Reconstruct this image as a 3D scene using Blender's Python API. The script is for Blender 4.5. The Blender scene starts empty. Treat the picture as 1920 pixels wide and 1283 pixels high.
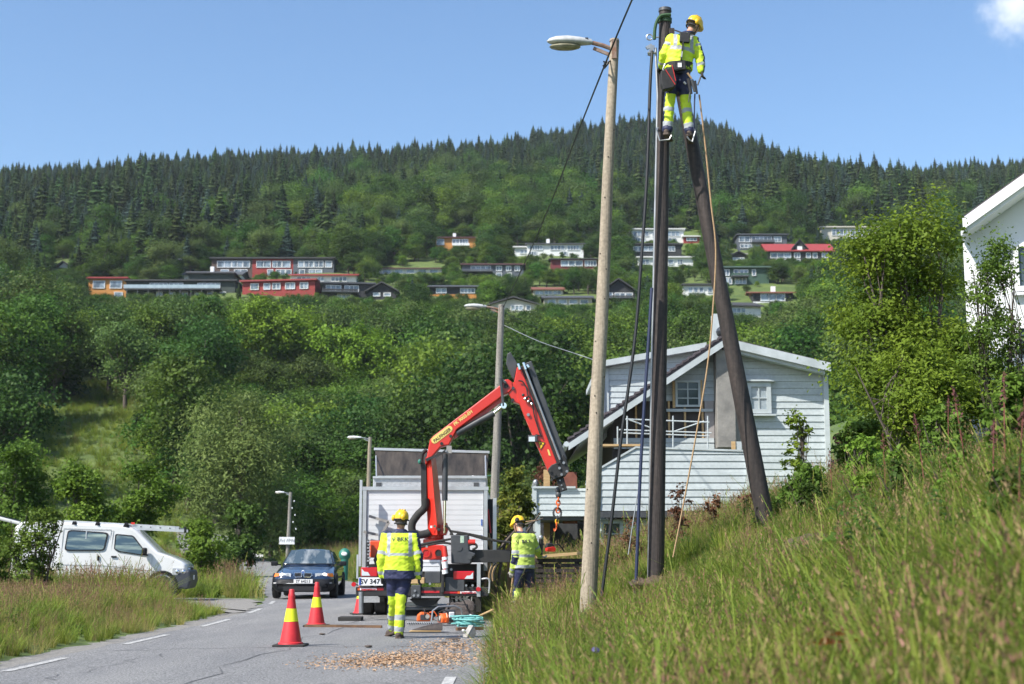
import bpy, bmesh, math, random
import numpy as np
from mathutils import Vector, Matrix, Euler, noise
from mathutils.bvhtree import BVHTree

R = math.radians
random.seed(11)
rng = np.random.default_rng(11)
scn = bpy.context.scene
col = scn.collection

# ------------------------------------------------------------------ camera
EYE = 1.18
FPX = 1920 * 50 / 36.0
PITCH = math.atan(402.5 / FPX)
cam_data = bpy.data.cameras.new('camera')
cam_data.lens = 50
cam_data.sensor_width = 36
cam_data.clip_start = 0.1
cam_data.clip_end = 6000
cam_data.dof.use_dof = True
cam_data.dof.focus_distance = 21.5
cam_data.dof.aperture_fstop = 2.8
cam = bpy.data.objects.new('camera', cam_data)
cam.location = (0, 0, EYE)
cam.rotation_euler = (R(90) + PITCH, 0, 0)
col.objects.link(cam)
scn.camera = cam

# ------------------------------------------------------------------ sky and sun
SUN_EL = R(47)
SUN_VEC = Vector((-0.80 * math.cos(SUN_EL), -0.60 * math.cos(SUN_EL), math.sin(SUN_EL))).normalized()
world = bpy.data.worlds.new('World')
scn.world = world
world.use_nodes = True
wn, wl = world.node_tree.nodes, world.node_tree.links
wn.clear()
w_out = wn.new('ShaderNodeOutputWorld')
w_bg = wn.new('ShaderNodeBackground')
w_bg.inputs['Strength'].default_value = 0.108
w_sky = wn.new('ShaderNodeTexSky')
w_sky.sky_type = 'NISHITA'
w_sky.sun_disc = False
w_sky.sun_elevation = SUN_EL
w_sky.sun_rotation = math.atan2(SUN_VEC.x, SUN_VEC.y)
w_sky.air_density = 1.0
w_sky.dust_density = 0.9
w_sky.ozone_density = 2.2
# one small ragged fair-weather cloud low in the north-east
CLOUD = Vector((0.3255, 0.8765, 0.3535)).normalized()
w_tc = wn.new('ShaderNodeTexCoord')
w_noise = wn.new('ShaderNodeTexNoise')
w_noise.inputs['Scale'].default_value = 26
w_noise.inputs['Detail'].default_value = 9
w_noise.inputs['Roughness'].default_value = 0.6
w_dist = wn.new('ShaderNodeVectorMath')
w_dist.operation = 'DISTANCE'
w_dist.inputs[1].default_value = CLOUD
w_fall = wn.new('ShaderNodeMapRange')
w_fall.inputs['From Min'].default_value = 0.0
w_fall.inputs['From Max'].default_value = 0.050
w_fall.inputs['To Min'].default_value = 0.52
w_fall.inputs['To Max'].default_value = -0.25
w_add = wn.new('ShaderNodeMath')
w_ramp = wn.new('ShaderNodeMapRange')
w_ramp.interpolation_type = 'SMOOTHSTEP'
w_ramp.inputs['From Min'].default_value = 0.58
w_ramp.inputs['From Max'].default_value = 1.05
w_ramp.inputs['To Max'].default_value = 0.8
w_mix = wn.new('ShaderNodeMixRGB')
w_mix.inputs['Color2'].default_value = (6.4, 6.6, 7.0, 1)
w_hsv = wn.new('ShaderNodeHueSaturation')
w_hsv.inputs['Saturation'].default_value = 1.12
wl.new(w_tc.outputs['Generated'], w_noise.inputs['Vector'])
wl.new(w_tc.outputs['Generated'], w_dist.inputs[0])
wl.new(w_dist.outputs['Value'], w_fall.inputs['Value'])
wl.new(w_fall.outputs[0], w_add.inputs[0])
wl.new(w_noise.outputs['Fac'], w_add.inputs[1])
wl.new(w_add.outputs[0], w_ramp.inputs['Value'])
wl.new(w_ramp.outputs[0], w_mix.inputs['Fac'])
wl.new(w_sky.outputs[0], w_hsv.inputs['Color'])
wl.new(w_hsv.outputs[0], w_mix.inputs['Color1'])
wl.new(w_mix.outputs[0], w_bg.inputs['Color'])
wl.new(w_bg.outputs[0], w_out.inputs['Surface'])

sun_data = bpy.data.lights.new('sun', 'SUN')
sun_data.energy = 4.0
sun_data.angle = R(0.53)
sun_data.color = (1.0, 0.95, 0.87)
sun = bpy.data.objects.new('sun', sun_data)
sun.rotation_euler = SUN_VEC.to_track_quat('Z', 'Y').to_euler()
col.objects.link(sun)

vs = scn.view_settings
vs.view_transform = 'Standard'
vs.look = 'None'
vs.exposure = 0.95
vs.gamma = 1.0
vs.use_curve_mapping = False
scn.render.engine = 'CYCLES'
scn.cycles.max_bounces = 6
scn.cycles.diffuse_bounces = 3
scn.cycles.transparent_max_bounces = 8

# ------------------------------------------------------------------ helpers
CP, SP = math.cos(PITCH), math.sin(PITCH)

def P(px, py, d):
    """World point seen at photograph pixel (px, py), d metres ahead."""
    u, v = (px - 960) / FPX, (641.5 - py) / FPX
    yy = CP - v * SP
    k = d / yy
    return Vector((u * k, d, EYE + (SP + v * CP) * k))

def pix(p):
    x, y, z = p[0], p[1], p[2] - EYE
    f = y * CP + z * SP
    return 960 + FPX * x / f, 641.5 - FPX * (z * CP - y * SP) / f

WM = {}

def link(o, parent=None):
    col.objects.link(o)
    if parent is not None:
        o.parent = parent
    return o

def tag(o, label=None, cat=None, group=None, kind=None):
    if label: o['label'] = label
    if cat: o['category'] = cat
    if group: o['group'] = group
    if kind: o['kind'] = kind
    return o

def root(name, loc=(0, 0, 0), rz=0, label=None, cat=None, group=None, rx=0, ry=0):
    o = bpy.data.objects.new(name, None)
    o.empty_display_size = 0.2
    o.location = loc
    o.rotation_euler = (rx, ry, rz)
    WM[o] = Matrix.Translation(loc) @ Euler((rx, ry, rz)).to_matrix().to_4x4()
    link(o)
    return tag(o, label, cat, group)

def wm(o):
    while o is not None and o not in WM:
        o = o.parent
    return WM[o] if o is not None else Matrix.Identity(4)

def frame(p0, p1):
    z = (Vector(p1) - Vector(p0)).normalized()
    a = Vector((0, 0, 1)) if abs(z.z) < 0.95 else Vector((1, 0, 0))
    x = a.cross(z).normalized()
    return x, z.cross(x), z

class MB:
    def __init__(s):
        s.v, s.f, s.m, s.mi = [], [], [], 0
    def add(s, vs_, fs, mi=None):
        b = len(s.v)
        s.v.extend([tuple(p) for p in vs_])
        s.f.extend([tuple(i + b for i in f) for f in fs])
        s.m.extend([s.mi if mi is None else mi] * len(fs))
        return s
    def box(s, c, d, rot=None, mi=None, taper=(1, 1)):
        c = Vector(c)
        M = rot.to_matrix() if isinstance(rot, Euler) else (rot if rot is not None else Matrix.Identity(3))
        pts = []
        for z in (-1, 1):
            tx, ty = (taper if z > 0 else (1, 1))
            for x, y in ((-1, -1), (1, -1), (1, 1), (-1, 1)):
                pts.append(c + M @ Vector((x * d[0] / 2 * tx, y * d[1] / 2 * ty, z * d[2] / 2)))
        return s.add(pts, [(3, 2, 1, 0), (4, 5, 6, 7), (0, 1, 5, 4), (1, 2, 6, 5), (2, 3, 7, 6), (3, 0, 4, 7)], mi)
    def bar(s, p0, p1, w, h=None, mi=None):
        p0, p1 = Vector(p0), Vector(p1)
        x, y, z = frame(p0, p1)
        h = h or w
        M = Matrix((x, y, z)).transposed()
        return s.box((p0 + p1) / 2, (w, h, (p1 - p0).length), M, mi)
    def tube(s, pts, r, n=8, caps=True, mi=None, sq=1.0):
        pts = [Vector(p) for p in pts]
        k = len(pts)
        rs = r if isinstance(r, (list, tuple)) else [r] * k
        tang = []
        for i in range(k):
            a, b = pts[max(i - 1, 0)], pts[min(i + 1, k - 1)]
            t = b - a
            tang.append(t.normalized() if t.length > 1e-9 else Vector((0, 0, 1)))
        x = None
        out = []
        for i in range(k):
            t = tang[i]
            if x is None:
                a = Vector((0, 0, 1)) if abs(t.z) < 0.9 else Vector((1, 0, 0))
                x = a.cross(t).normalized()
            else:
                x = (x - t * x.dot(t)).normalized()
            y = t.cross(x)
            for j in range(n):
                a = 2 * math.pi * j / n
                out.append(pts[i] + x * (math.cos(a) * rs[i]) + y * (math.sin(a) * rs[i] * sq))
        fs = []
        for i in range(k - 1):
            for j in range(n):
                a, b = i * n + j, i * n + (j + 1) % n
                fs.append((a, b, b + n, a + n))
        if caps:
            fs.append(tuple(range(n - 1, -1, -1)))
            fs.append(tuple((k - 1) * n + j for j in range(n)))
        return s.add(out, fs, mi)
    def cyl(s, p0, p1, r0, r1=None, n=12, mi=None):
        return s.tube([p0, p1], [r0, r0 if r1 is None else r1], n, True, mi)
    def prism(s, poly, a, b, axis='y', mi=None):
        """poly extruded along an axis: 'y' takes (x,z), 'x' takes (y,z), 'z' takes (x,y)."""
        def q(p, t):
            return (p[0], t, p[1]) if axis == 'y' else ((t, p[0], p[1]) if axis == 'x' else (p[0], p[1], t))
        n = len(poly)
        pts = [q(p, a) for p in poly] + [q(p, b) for p in poly]
        fs = [tuple(range(n)), tuple(range(2 * n - 1, n - 1, -1))]
        for i in range(n):
            j = (i + 1) % n
            fs.append((j, i, i + n, j + n))
        return s.add(pts, fs, mi)
    def lathe(s, prof, c=(0, 0, 0), n=20, mi=None, M=None, caps=True):
        c = Vector(c)
        pts = []
        for r, z in prof:
            for j in range(n):
                a = 2 * math.pi * j / n
                p = Vector((r * math.cos(a), r * math.sin(a), z))
                pts.append(c + (M @ p if M is not None else p))
        fs = []
        for i in range(len(prof) - 1):
            for j in range(n):
                a, b = i * n + j, i * n + (j + 1) % n
                fs.append((a, b, b + n, a + n))
        if caps:
            fs.append(tuple(range(n - 1, -1, -1)))
            fs.append(tuple((len(prof) - 1) * n + j for j in range(n)))
        return s.add(pts, fs, mi)
    def ell(s, c, rad, n=14, m=9, mi=None, M=None):
        prof = []
        c = Vector(c)
        pts, fs = [], []
        for i in range(m + 1):
            t = math.pi * i / m
            for j in range(n):
                a = 2 * math.pi * j / n
                p = Vector((rad[0] * max(math.sin(t), 1e-3) * math.cos(a), rad[1] * max(math.sin(t), 1e-3) * math.sin(a), -rad[2] * math.cos(t)))
                pts.append(c + (M @ p if M is not None else p))
        for i in range(m):
            for j in range(n):
                a, b = i * n + j, i * n + (j + 1) % n
                fs.append((a, b, b + n, a + n))
        fs.append(tuple(range(n - 1, -1, -1)))
        fs.append(tuple(m * n + j for j in range(n)))
        return s.add(pts, fs, mi)
    def build(s, name, mats, parent=None, smooth=35, bevel=0, world=True, recalc=True, subsurf=0, bevseg=2):
        me = bpy.data.meshes.new(name)
        M = wm(parent).inverted() if (parent is not None and world) else None
        vv = [M @ Vector(p) for p in s.v] if M is not None else s.v
        me.from_pydata([tuple(p) for p in vv], [], s.f)
        mats = mats if isinstance(mats, (list, tuple)) else [mats]
        for m in mats:
            me.materials.append(m)
        me.polygons.foreach_set('material_index', s.m)
        if recalc:
            bm = bmesh.new()
            bm.from_mesh(me)
            bmesh.ops.recalc_face_normals(bm, faces=bm.faces)
            bm.to_mesh(me)
            bm.free()
        if smooth:
            me.shade_smooth()
            if smooth < 180:
                me.set_sharp_from_angle(angle=R(smooth))
        me.update()
        o = bpy.data.objects.new(name, me)
        link(o, parent)
        if bevel:
            b = o.modifiers.new('bevel', 'BEVEL')
            b.width = bevel
            b.segments = bevseg
            b.limit_method = 'ANGLE'
            b.angle_limit = R(40)
            b.use_clamp_overlap = True
        if subsurf:
            b = o.modifiers.new('sub', 'SUBSURF')
            b.levels = b.render_levels = subsurf
        return o

def np_mesh(name, V, Q, mats, mi=None, smooth=False):
    """Mesh from numpy arrays: V (n,3), Q (m,4) quads."""
    me = bpy.data.meshes.new(name)
    me.vertices.add(len(V))
    me.vertices.foreach_set('co', np.asarray(V, np.float32).ravel())
    m = len(Q)
    me.loops.add(m * 4)
    me.loops.foreach_set('vertex_index', np.asarray(Q, np.int32).ravel())
    me.polygons.add(m)
    me.polygons.foreach_set('loop_start', np.arange(m, dtype=np.int32) * 4)
    for mt in (mats if isinstance(mats, (list, tuple)) else [mats]):
        me.materials.append(mt)
    if mi is not None:
        me.polygons.foreach_set('material_index', np.asarray(mi, np.int32))
    me.update(calc_edges=True)
    if smooth:
        me.shade_smooth()
    return me

def copy_tree(o, parent=None):
    c = o.copy()
    link(c)
    if parent is not None:
        c.parent = parent
    else:
        WM[c] = WM.get(o, Matrix.Identity(4))
    for ch in list(o.children):
        copy_tree(ch, c)
    return c

bench = bpy.data.scenes.new('bench')

def evaluated_mesh(o):
    bench.collection.objects.link(o)
    vl = bench.view_layers[0]
    vl.update()
    me = bpy.data.meshes.new_from_object(o.evaluated_get(vl.depsgraph))
    bpy.data.objects.remove(o)
    return me

def textmesh(name, body, mat, parent, size, M, align='CENTER', shear=0.0, spacing=1.0, bold=0.0, target=None, push=0.003, wide=1.0, depth=0.0):
    """Flat lettering laid out in the XY plane of M (world), optionally pressed onto a curved surface."""
    cu = bpy.data.curves.new(name, 'FONT')
    cu.body = body
    cu.size = size
    cu.align_x = align
    cu.align_y = 'CENTER'
    cu.shear = shear
    cu.space_character = spacing
    cu.offset = bold
    cu.extrude = depth
    cu.resolution_u = 3
    tmp = bpy.data.objects.new(name + '_src', cu)
    me = evaluated_mesh(tmp)
    bpy.data.curves.remove(cu)
    me.materials.clear()
    me.materials.append(mat)
    inv = wm(parent).inverted() if parent is not None else Matrix.Identity(4)
    nrm = (M.to_3x3() @ Vector((0, 0, 1))).normalized()
    for v in me.vertices:
        p = M @ Vector((v.co.x * wide, v.co.y, v.co.z))
        if target is not None:
            hit = target.ray_cast(p + nrm * 0.4, -nrm)
            if hit[0] is not None:
                p = hit[0] + nrm * push
        v.co = inv @ p
    me.name = name
    o = bpy.data.objects.new(name, me)
    link(o, parent)
    return o

# ------------------------------------------------------------------ materials
MATS = {}

def mat(name, c, c2=None, scale=6.0, rough=0.6, metal=0.0, bump=0.0, bscale=None, stretch=(1, 1, 1), spec=0.5, detail=5.0,
        lo=0.35, hi=0.65, coat=0.0, rand=0.0, transl=0.0, hue=0.0, alpha=1.0, trans=0.0, emit=None, estr=0.0, fine=None, finescale=200.0,
        coords='Object'):
    if name in MATS:
        return MATS[name]
    m = bpy.data.materials.new(name)
    m.use_nodes = True
    nt = m.node_tree
    n, l = nt.nodes, nt.links
    b = n['Principled BSDF']
    out = n['Material Output']
    b.inputs['Roughness'].default_value = rough
    b.inputs['Metallic'].default_value = metal
    b.inputs['Specular IOR Level'].default_value = spec
    b.inputs['Coat Weight'].default_value = coat
    if coat: b.inputs['Coat Roughness'].default_value = 0.05
    if trans:
        b.inputs['Transmission Weight'].default_value = trans
    c = tuple(c) + (1,)
    b.inputs['Base Color'].default_value = c
    src = None
    if c2 is not None or bump:
        tc = n.new('ShaderNodeTexCoord')
        mp = n.new('ShaderNodeMapping')
        mp.inputs['Scale'].default_value = stretch
        l.new(tc.outputs[coords], mp.inputs['Vector'])
    if c2 is not None:
        nz = n.new('ShaderNodeTexNoise')
        nz.inputs['Scale'].default_value = scale
        nz.inputs['Detail'].default_value = detail
        nz.inputs['Roughness'].default_value = 0.6
        l.new(mp.outputs[0], nz.inputs['Vector'])
        rp = n.new('ShaderNodeMapRange')
        rp.inputs['From Min'].default_value = lo
        rp.inputs['From Max'].default_value = hi
        l.new(nz.outputs['Fac'], rp.inputs['Value'])
        mx = n.new('ShaderNodeMixRGB')
        mx.inputs['Color1'].default_value = c
        mx.inputs['Color2'].default_value = tuple(c2) + (1,)
        l.new(rp.outputs[0], mx.inputs['Fac'])
        src = mx.outputs[0]
        if fine is not None:
            nf = n.new('ShaderNodeTexNoise')
            nf.inputs['Scale'].default_value = finescale
            nf.inputs['Detail'].default_value = 2
            l.new(tc.outputs[coords], nf.inputs['Vector'])
            rf = n.new('ShaderNodeMapRange')
            rf.inputs['From Min'].default_value = 0.3
            rf.inputs['From Max'].default_value = 0.7
            rf.inputs['To Min'].default_value = 1 - fine
            rf.inputs['To Max'].default_value = 1 + fine
            l.new(nf.outputs['Fac'], rf.inputs['Value'])
            vm = n.new('ShaderNodeVectorMath')
            vm.operation = 'SCALE'
            l.new(src, vm.inputs[0])
            l.new(rf.outputs[0], vm.inputs['Scale'])
            src = vm.outputs[0]
    if rand or hue:
        oi = n.new('ShaderNodeObjectInfo')
        hs = n.new('ShaderNodeHueSaturation')
        for key, amt in (('Value', rand), ('Hue', hue)):
            mr = n.new('ShaderNodeMapRange')
            base = 1.0 if key == 'Value' else 0.5
            mr.inputs['To Min'].default_value = base - amt
            mr.inputs['To Max'].default_value = base + amt
            if key == 'Hue':
                mm = n.new('ShaderNodeMath')
                mm.operation = 'MULTIPLY_ADD'
                mm.inputs[1].default_value = 7.31
                mm.inputs[2].default_value = 0.17
                fr = n.new('ShaderNodeMath')
                fr.operation = 'FRACT'
                l.new(oi.outputs['Random'], mm.inputs[0])
                l.new(mm.outputs[0], fr.inputs[0])
                l.new(fr.outputs[0], mr.inputs['Value'])
            else:
                l.new(oi.outputs['Random'], mr.inputs['Value'])
            l.new(mr.outputs[0], hs.inputs[key])
        if src is not None:
            l.new(src, hs.inputs['Color'])
        else:
            hs.inputs['Color'].default_value = c
        src = hs.outputs[0]
    if src is not None:
        l.new(src, b.inputs['Base Color'])
    if bump:
        nb = n.new('ShaderNodeTexNoise')
        nb.inputs['Scale'].default_value = bscale or scale * 3
        nb.inputs['Detail'].default_value = 6
        l.new(mp.outputs[0], nb.inputs['Vector'])
        bp = n.new('ShaderNodeBump')
        bp.inputs['Strength'].default_value = min(1.0, bump)
        bp.inputs['Distance'].default_value = 0.02
        l.new(nb.outputs['Fac'], bp.inputs['Height'])
        l.new(bp.outputs[0], b.inputs['Normal'])
    if emit is not None:
        b.inputs['Emission Color'].default_value = tuple(emit) + (1,)
        b.inputs['Emission Strength'].default_value = estr
    if transl:
        t = n.new('ShaderNodeBsdfTranslucent')
        ms = n.new('ShaderNodeMixShader')
        ms.inputs[0].default_value = transl
        if src is not None:
            l.new(src, t.inputs['Color'])
        else:
            t.inputs['Color'].default_value = c
        l.new(b.outputs[0], ms.inputs[1])
        l.new(t.outputs[0], ms.inputs[2])
        l.new(ms.outputs[0], out.inputs['Surface'])
    MATS[name] = m
    return m

def leafmat(name, c, c2, scale, hue=0.012, rand=0.22, transl=0.3, rough=0.5):
    return mat(name, c, c2, scale=scale, rough=rough, spec=0.10, rand=rand, hue=hue, transl=transl, detail=3, lo=0.38, hi=0.62)

m_white = mat('white_paint', (0.78, 0.79, 0.80), (0.70, 0.71, 0.72), scale=1.5, rough=0.35)
m_vanwhite = mat('van_paint', (0.68, 0.68, 0.67), (0.60, 0.60, 0.58), scale=1.2, rough=0.22, coat=0.6)
m_black = mat('black_plastic', (0.018, 0.019, 0.021), (0.03, 0.03, 0.032), scale=8, rough=0.45)
m_rubber = mat('rubber', (0.016, 0.016, 0.016), (0.035, 0.033, 0.03), scale=9, rough=0.85)
m_steel = mat('galvanised_steel', (0.42, 0.43, 0.44), (0.30, 0.31, 0.32), scale=5, rough=0.42, metal=0.7)
m_alu = mat('aluminium', (0.62, 0.63, 0.64), (0.52, 0.53, 0.54), scale=4, rough=0.36, metal=0.65)
m_chrome = mat('chrome', (0.8, 0.8, 0.8), rough=0.08, metal=1.0)
m_darkgrey = mat('dark_grey_steel', (0.040, 0.044, 0.050), (0.065, 0.068, 0.072), scale=5, rough=0.5)
m_red = mat('crane_red', (0.62, 0.030, 0.018), (0.55, 0.028, 0.017), scale=2, rough=0.32, coat=0.3)
m_orange = mat('orange_plastic', (0.72, 0.13, 0.025), rough=0.4)
m_yellow = mat('helmet_yellow', (0.80, 0.50, 0.02), (0.72, 0.44, 0.02), scale=6, rough=0.35)
m_glass = mat('window_glass', (0.035, 0.05, 0.06), (0.06, 0.08, 0.09), scale=2.0, rough=0.06, spec=0.5)
m_glass_pale = mat('curtained_glass', (0.36, 0.40, 0.42), (0.20, 0.25, 0.28), scale=3.0, rough=0.08, spec=0.9)
m_wood = mat('fresh_wood', (0.52, 0.36, 0.18), (0.42, 0.27, 0.12), scale=4, rough=0.7, stretch=(1, 1, 6))
m_textblack = mat('black_print', (0.015, 0.015, 0.017), rough=0.6)
m_textwhite = mat('white_print', (0.80, 0.80, 0.80), rough=0.5)
# ------------------------------------------------------------------ terrain
def xl(y):
    y = np.asarray(y, float)
    d = np.clip(y - 22, 0, 38)
    return -5.5 - 0.0041 * d ** 2 - np.clip(y - 60, 0, 400) * 0.29

def xr(y):
    return xl(y) + 5.25 - np.clip(np.asarray(y, float) - 60, 0, 60) * 0.004

HY = np.array([-60, 60, 80, 100, 125, 150, 200, 270, 345, 450, 550, 700, 760, 900, 1400])
HZ = np.array([0, 0, 0.25, 1.2, 4.8, 11.0, 25, 50.5, 75, 111, 148, 201, 207, 190, 120.0])
RX = np.array([-400, -260, -205, -140, -80, -42, -4, 40, 60, 102, 125, 160, 200, 250, 400])
RZ = np.array([0.915, 0.93, 0.94, 0.98, 0.99, 1.0, 1.015, 1.055, 1.07, 1.06, 0.98, 0.945, 0.94, 0.96, 0.95])

def sst(t):
    t = np.clip(t, 0, 1)
    return t * t * (3 - 2 * t)

def wave(x, y):
    return (np.sin(x * 0.071 + 1.3) * np.cos(y * 0.053 + 0.4) + 0.6 * np.sin(x * 0.023 - y * 0.031 + 2.0) + 0.4 * np.sin(x * 0.17 + y * 0.11))

def g(x, y):
    x = np.asarray(x, float)
    y = np.asarray(y, float)
    left, right = xl(y), xr(y)
    # bank on the right of the road
    s = np.clip(x - right - 0.15, 0, None)
    soft = sst((y - 23) / 8)
    steep = np.minimum(s, 4.3) * (0.28 - 0.02 * soft) + np.clip(s - 1.5, 0, 2.8) * (0.22 - 0.18 * soft)
    bank = steep + np.clip(s - 4.3, 0, 24) * (0.15 + 0.18 * soft)
    bank = bank * (1 - sst((y - 62) / 45)) * sst((y + 25) / 20)
    # low verge on the left
    q = np.clip(left - x - 0.1, 0, None)
    verge = 0.22 * sst(q / 1.6) * (1 - sst((y - 29) / 5)) + 0.10 * sst(q / 2) * sst((y - 44) / 8)
    hill = np.interp(y, HY, HZ) * (1 + (np.interp(x, RX, RZ) - 1) * sst((y - 330) / 370))
    hill = hill + 1.3 * wave(x, y) * sst((y - 110) / 120)
    # the meadow shelf on the left of the valley
    hill = hill + 6.0 * sst((y - 92) / 35) * (1 - sst((y - 150) / 70)) * sst((-x - 17) / 16)
    # the side of the road past the bend stays level
    z = bank + verge + hill
    inroad = (x > left - 0.05) & (x < right + 0.1)
    return np.where(inroad & (y < 62), -0.06, z)

def gz(x, y):
    return float(g(x, y))

def hit(px, py, d0=30, d1=1200):
    """Distance at which the line of sight through a photograph pixel meets the ground."""
    a = d0
    while a < d1:
        p = P(px, py, a)
        if gz(p.x, p.y) >= p.z:
            return a
        a += 1.0
    return d1

def spaced(a, b, fine, growth):
    out = [0.0]
    st = fine
    while out[-1] < b:
        out.append(out[-1] + st)
        st *= growth
    out = np.array(out)
    lo = [0.0]
    st = fine
    while lo[-1] > a:
        lo.append(lo[-1] - st)
        st *= growth
    return np.concatenate([np.array(lo[:0:-1]), out])

tx = np.concatenate([np.arange(-640, -60, 12.0), np.arange(-60, -14, 2.0), np.arange(-14, 16, 0.3), np.arange(16, 60, 2.0), np.arange(60, 645, 12.0)])
ty = np.concatenate([np.arange(-40, -2, 2.0), np.arange(-2, 64, 0.4), np.arange(64, 200, 3.0), np.arange(200, 1400, 12.0)])
GX, GY = np.meshgrid(tx, ty)
GZ = g(GX, GY)
nx, ny = len(tx), len(ty)
idx = np.arange(nx * ny).reshape(ny, nx)
Q = np.stack([idx[:-1, :-1], idx[:-1, 1:], idx[1:, 1:], idx[1:, :-1]], -1).reshape(-1, 4)

m_soil = mat('meadow_ground', (0.110, 0.152, 0.032), (0.058, 0.094, 0.020), scale=0.35, rough=0.95, bump=0.6, bscale=3.0, detail=9, fine=0.35, finescale=9.0, coords='Object')
ground = bpy.data.objects.new('ground', np_mesh('ground', np.stack([GX, GY, GZ], -1).reshape(-1, 3), Q, m_soil, smooth=True))
link(ground)
tag(ground, kind='structure')

# ------------------------------------------------------------------ road
def ribbon(fl, fr, ys, z, n=6):
    V, F = [], []
    for y in ys:
        for i in range(n + 1):
            t = i / n
            x = float(fl(y)) * (1 - t) + float(fr(y)) * t
            zz = z + (0.03 * (1 - (2 * t - 1) ** 2))
            if y > 60:
                zz += max(0.0, gz(x, y)) + 0.05
            V.append((x, y, zz))
    for k in range(len(ys) - 1):
        for i in range(n):
            a = k * (n + 1) + i
            F.append((a, a + 1, a + n + 2, a + n + 1))
    return V, F

m_asphalt = mat('worn_asphalt', (0.165, 0.166, 0.170), (0.245, 0.242, 0.236), scale=0.7, rough=0.85, bump=0.9, bscale=90, detail=9, fine=0.60, finescale=42.0, lo=0.3, hi=0.7, stretch=(1.6, 0.35, 1))
mb = MB()
rys = list(np.arange(-12, 62, 1.0)) + list(np.arange(62, 109, 3.0))
rv, rf = ribbon(lambda y: float(xl(y)) + 0.0 + 0.05 * math.sin(y * 2.1) + 0.03 * math.sin(y * 5.3), lambda y: float(xr(y)) + 0.12 + 0.05 * math.sin(y * 1.7), rys, 0.0)
mb.add(rv, rf)
road = mb.build('road', m_asphalt, smooth=180)
tag(road, kind='structure')
m_mark = mat('worn_road_paint', (0.50, 0.50, 0.48), (0.22, 0.22, 0.22), scale=16, rough=0.85, detail=9, lo=0.38, hi=0.62)

def crown_z(x, y):
    t = (x - float(xl(y))) / 5.3
    return 0.03 * (1 - (2 * t - 1) ** 2)

def dash(y0, y1, fx, w=0.11):
    mb = MB()
    ys = np.linspace(y0, y1, 6)
    V = []
    for y in ys:
        x = fx(y)
        V += [(x - w / 2, y, crown_z(x, y) + 0.006), (x + w / 2, y, crown_z(x, y) + 0.006)]
    mb.add(V, [(2 * i, 2 * i + 1, 2 * i + 3, 2 * i + 2) for i in range(5)])
    return mb.build('edge_line', m_mark, road, smooth=180)

for y0, y1 in ((10.6, 12.4), (15.0, 17.0), (19.6, 22.0), (24.5, 27.4), (30.2, 33.0), (36, 38.5), (41.5, 44)):
    dash(y0, y1, lambda y: float(xl(y)) + 0.27)
for y0, y1 in ((12.2, 14.3),):
    dash(y0, y1, lambda y: float(xr(y)) - 0.35)

m_crack = mat('tar_seam', (0.075, 0.075, 0.078), (0.13, 0.13, 0.13), scale=9, rough=0.7)
for k, (x0, y0, x1, y1, w) in enumerate(((-5.2, 18.2, -1.2, 19.0, .035), (-3.1, 9.0, -2.7, 31.0, .022), (-4.9, 24.6, -2.2, 25.3, .03), (-2.4, 13.0, -0.5, 13.9, .025), (-4.6, 12.0, -4.2, 17.5, .018), (-5.6, 33.5, -2.6, 34.2, .05))):
    V = []
    for i in range(25):
        t = i / 24
        j = .10 * math.sin(i * 1.3 + k) + .06 * math.sin(i * 3.1 + k * 2)
        a, b = x0 + (x1 - x0) * t, y0 + (y1 - y0) * t
        dx, dy = (j, 0) if abs(y1 - y0) > abs(x1 - x0) else (0, j)
        ww = w * .55 * (.3 + .7 * abs(math.sin(i * .9)))
        sx, sy = (ww, 0) if abs(y1 - y0) > abs(x1 - x0) else (0, ww)
        V += [(a + dx - sx, b + dy - sy, crown_z(a, b) + .004), (a + dx + sx, b + dy + sy, crown_z(a, b) + .004)]
    MB().add(V, [(2 * i, 2 * i + 1, 2 * i + 3, 2 * i + 2) for i in range(24)]).build('tar_seam', m_crack, road, smooth=180)

# crumbled asphalt rim and gravel along the left road edge, and the gravel drive the van stands on
m_gravel = mat('gravel', (0.27, 0.26, 0.24), (0.17, 0.16, 0.145), scale=14, rough=0.95, bump=1.0, bscale=45, detail=8)
mb = MB()
pl = [(-5.9, 29.5), (-5.75, 31.2), (-6.0, 34), (-6.7, 38.0), (-7.1, 40.2), (-9.0, 41.2), (-12.5, 43.2), (-19.0, 45.0), (-24, 44.5), (-24, 35.5), (-15.0, 35.2), (-10.5, 34.2), (-8.2, 31.6)]
cx, cy = -9.5, 38.0
V = [(cx, cy, 0.035)]
nn = 60
for i in range(nn):
    t = i / nn * len(pl)
    k = int(t)
    a, b = pl[k], pl[(k + 1) % len(pl)]
    f = t - k
    jit = 0.18 * math.sin(i * 2.3) + 0.1 * math.sin(i * 5.1)
    V.append((a[0] * (1 - f) + b[0] * f + jit * 0.5, a[1] * (1 - f) + b[1] * f + jit, 0.012))
mb.add(V, [(0, 1 + i, 1 + (i + 1) % nn) for i in range(nn)])
drive = mb.build('gravel_drive', m_gravel, smooth=180)
tag(drive, kind='structure')
mb = MB()
ys = np.arange(4, 31, 0.5)
V = []
for i, y in enumerate(ys):
    a = float(xl(y))
    V += [(a - 0.34 - 0.12 * math.sin(i * 1.9) - 0.08 * math.sin(i * 3.7), y, 0.014), (a + 0.22, y, -0.004)]
mb.add(V, [(2 * i, 2 * i + 1, 2 * i + 3, 2 * i + 2) for i in range(len(ys) - 1)])
rim = mb.build('gravel_shoulder', m_gravel, smooth=180)
tag(rim, kind='structure')

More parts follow.
